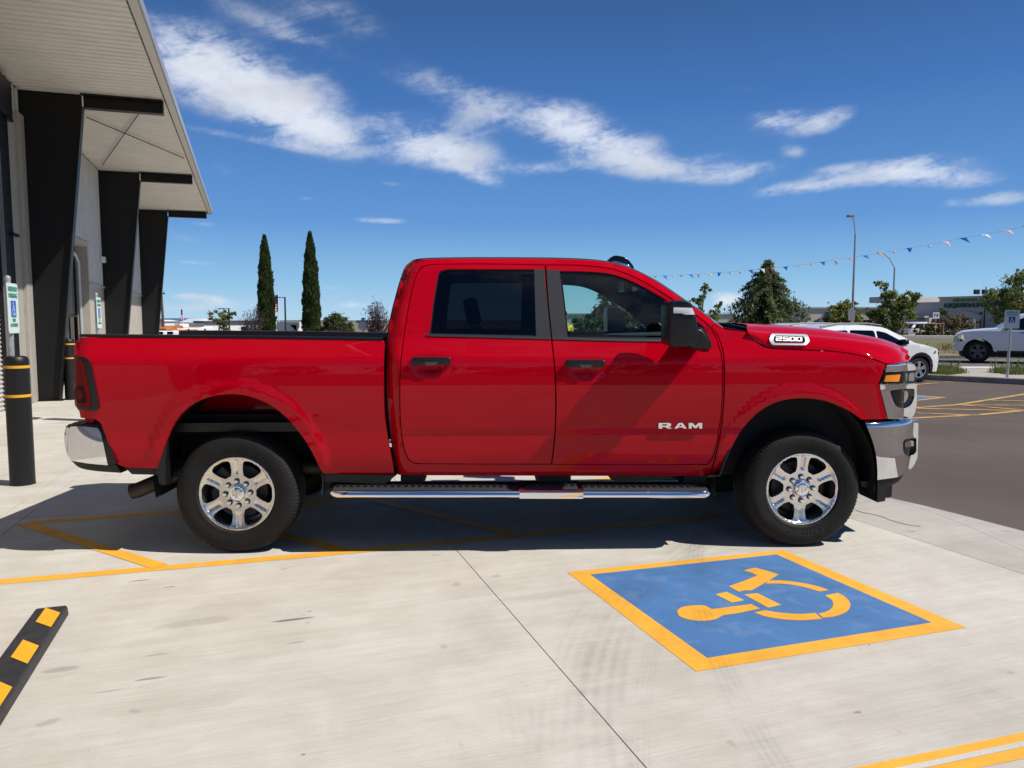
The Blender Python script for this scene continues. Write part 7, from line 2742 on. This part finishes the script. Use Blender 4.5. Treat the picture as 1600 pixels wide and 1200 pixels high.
def person():
    Y = 18.0
    a = at(880.5, Y, 500)
    root = empty('person', (a[0], Y, 0.0), math.radians(30))
    tag(root, 'standing person in a yellow shirt glimpsed through the front door glass', 'person')
    skin = mat('skin', (.48, .27, .19), rough=.6)
    yel = mat('yellow_shirt', (.70, .52, .02), rough=.8)
    den = mat('dark_trousers', (.03, .035, .06), rough=.85)
    pts = [(0, 0, .92), (0, 0, 1.10), (0, .01, 1.32), (0, 0, 1.44), (0, 0, 1.52), (0, -.01, 1.60), (0, -.015, 1.68),
           (.18, 0, 1.38), (.23, .02, 1.12), (.22, -.06, .90), (.22, -.09, .81), (-.18, 0, 1.38), (-.23, .02, 1.12), (-.22, -.06, .90), (-.22, -.09, .81),
           (.09, 0, .88), (.10, -.01, .50), (.10, .02, .10), (.10, -.13, .05), (-.09, 0, .88), (-.10, -.01, .50), (-.10, .02, .10), (-.10, -.13, .05)]
    ed = [(0, 1), (1, 2), (2, 3), (3, 4), (4, 5), (5, 6), (3, 7), (7, 8), (8, 9), (9, 10), (3, 11), (11, 12), (12, 13), (13, 14), (0, 15), (15, 16), (16, 17), (17, 18), (0, 19), (19, 20), (20, 21), (21, 22)]
    rd = [.13, .12, .14, .10, .055, .085, .075, .06, .045, .036, .038, .06, .045, .036, .038, .09, .062, .042, .04, .09, .062, .042, .04]
    skinned('body', pts, ed, rd, skin, root)
    skinned('shirt', [pts[i] for i in (0, 1, 2, 3)] + [pts[7], (.225, .015, 1.20), pts[11], (-.225, .015, 1.20)], [(0, 1), (1, 2), (2, 3), (3, 4), (4, 5), (3, 6), (6, 7)], [.155, .145, .165, .115, .082, .07, .082, .07], yel, root)
    skinned('trousers', [pts[0]] + [pts[i] for i in (15, 16, 17, 19, 20, 21)], [(0, 1), (1, 2), (2, 3), (0, 4), (4, 5), (5, 6)], [.15, .105, .078, .06, .105, .078, .06], den, root)
    MB().lathe([(0, .11), (.06, .10), (.088, .06), (.093, .0), (.08, -.02)], 14, c=(0, .005, 1.665)).build('hair', mat('hair', (.05, .03, .02), rough=.8), root, smooth=60)
    mb = MB()
    for sx_ in (-1, 1):
        mb = MB().lathe([(0, .012), (.012, .006), (.012, -.006), (0, -.012)], 8, c=(sx_ * .032, -.083, 1.655))
        mb.build('eye', MATS['black_gloss'], root)
    MB().box((0, -.096, 1.63), (.026, .03, .04)).build('nose', skin, root, bevel=.008)
    MB().box((0, -.083, 1.595), (.05, .012, .010)).build('mouth', mat('lips', (.35, .12, .10), rough=.6), root)


person()


def reflection_trees():
    """trees added behind the camera, out of view, for dark reflections in chrome and paint"""
    rng = np.random.default_rng(77)
    cen = [(x + rng.uniform(-2, 2), -34 + rng.uniform(-3, 3), rng.uniform(1.0, 3.6), rng.uniform(1.0, 2.2)) for x in np.linspace(-55, 55, 70)]
    V, F_ = leaves(rng, cen, 22000, .42, 1.4)
    V[:, 2] = np.maximum(V[:, 2], 0)
    o = quads('reflection_trees', V, F_, MATS['dark_leaf'], None)
    tag(o, 'dark row of trees added behind the camera for reflections', 'trees', kind='stuff')


reflection_trees()
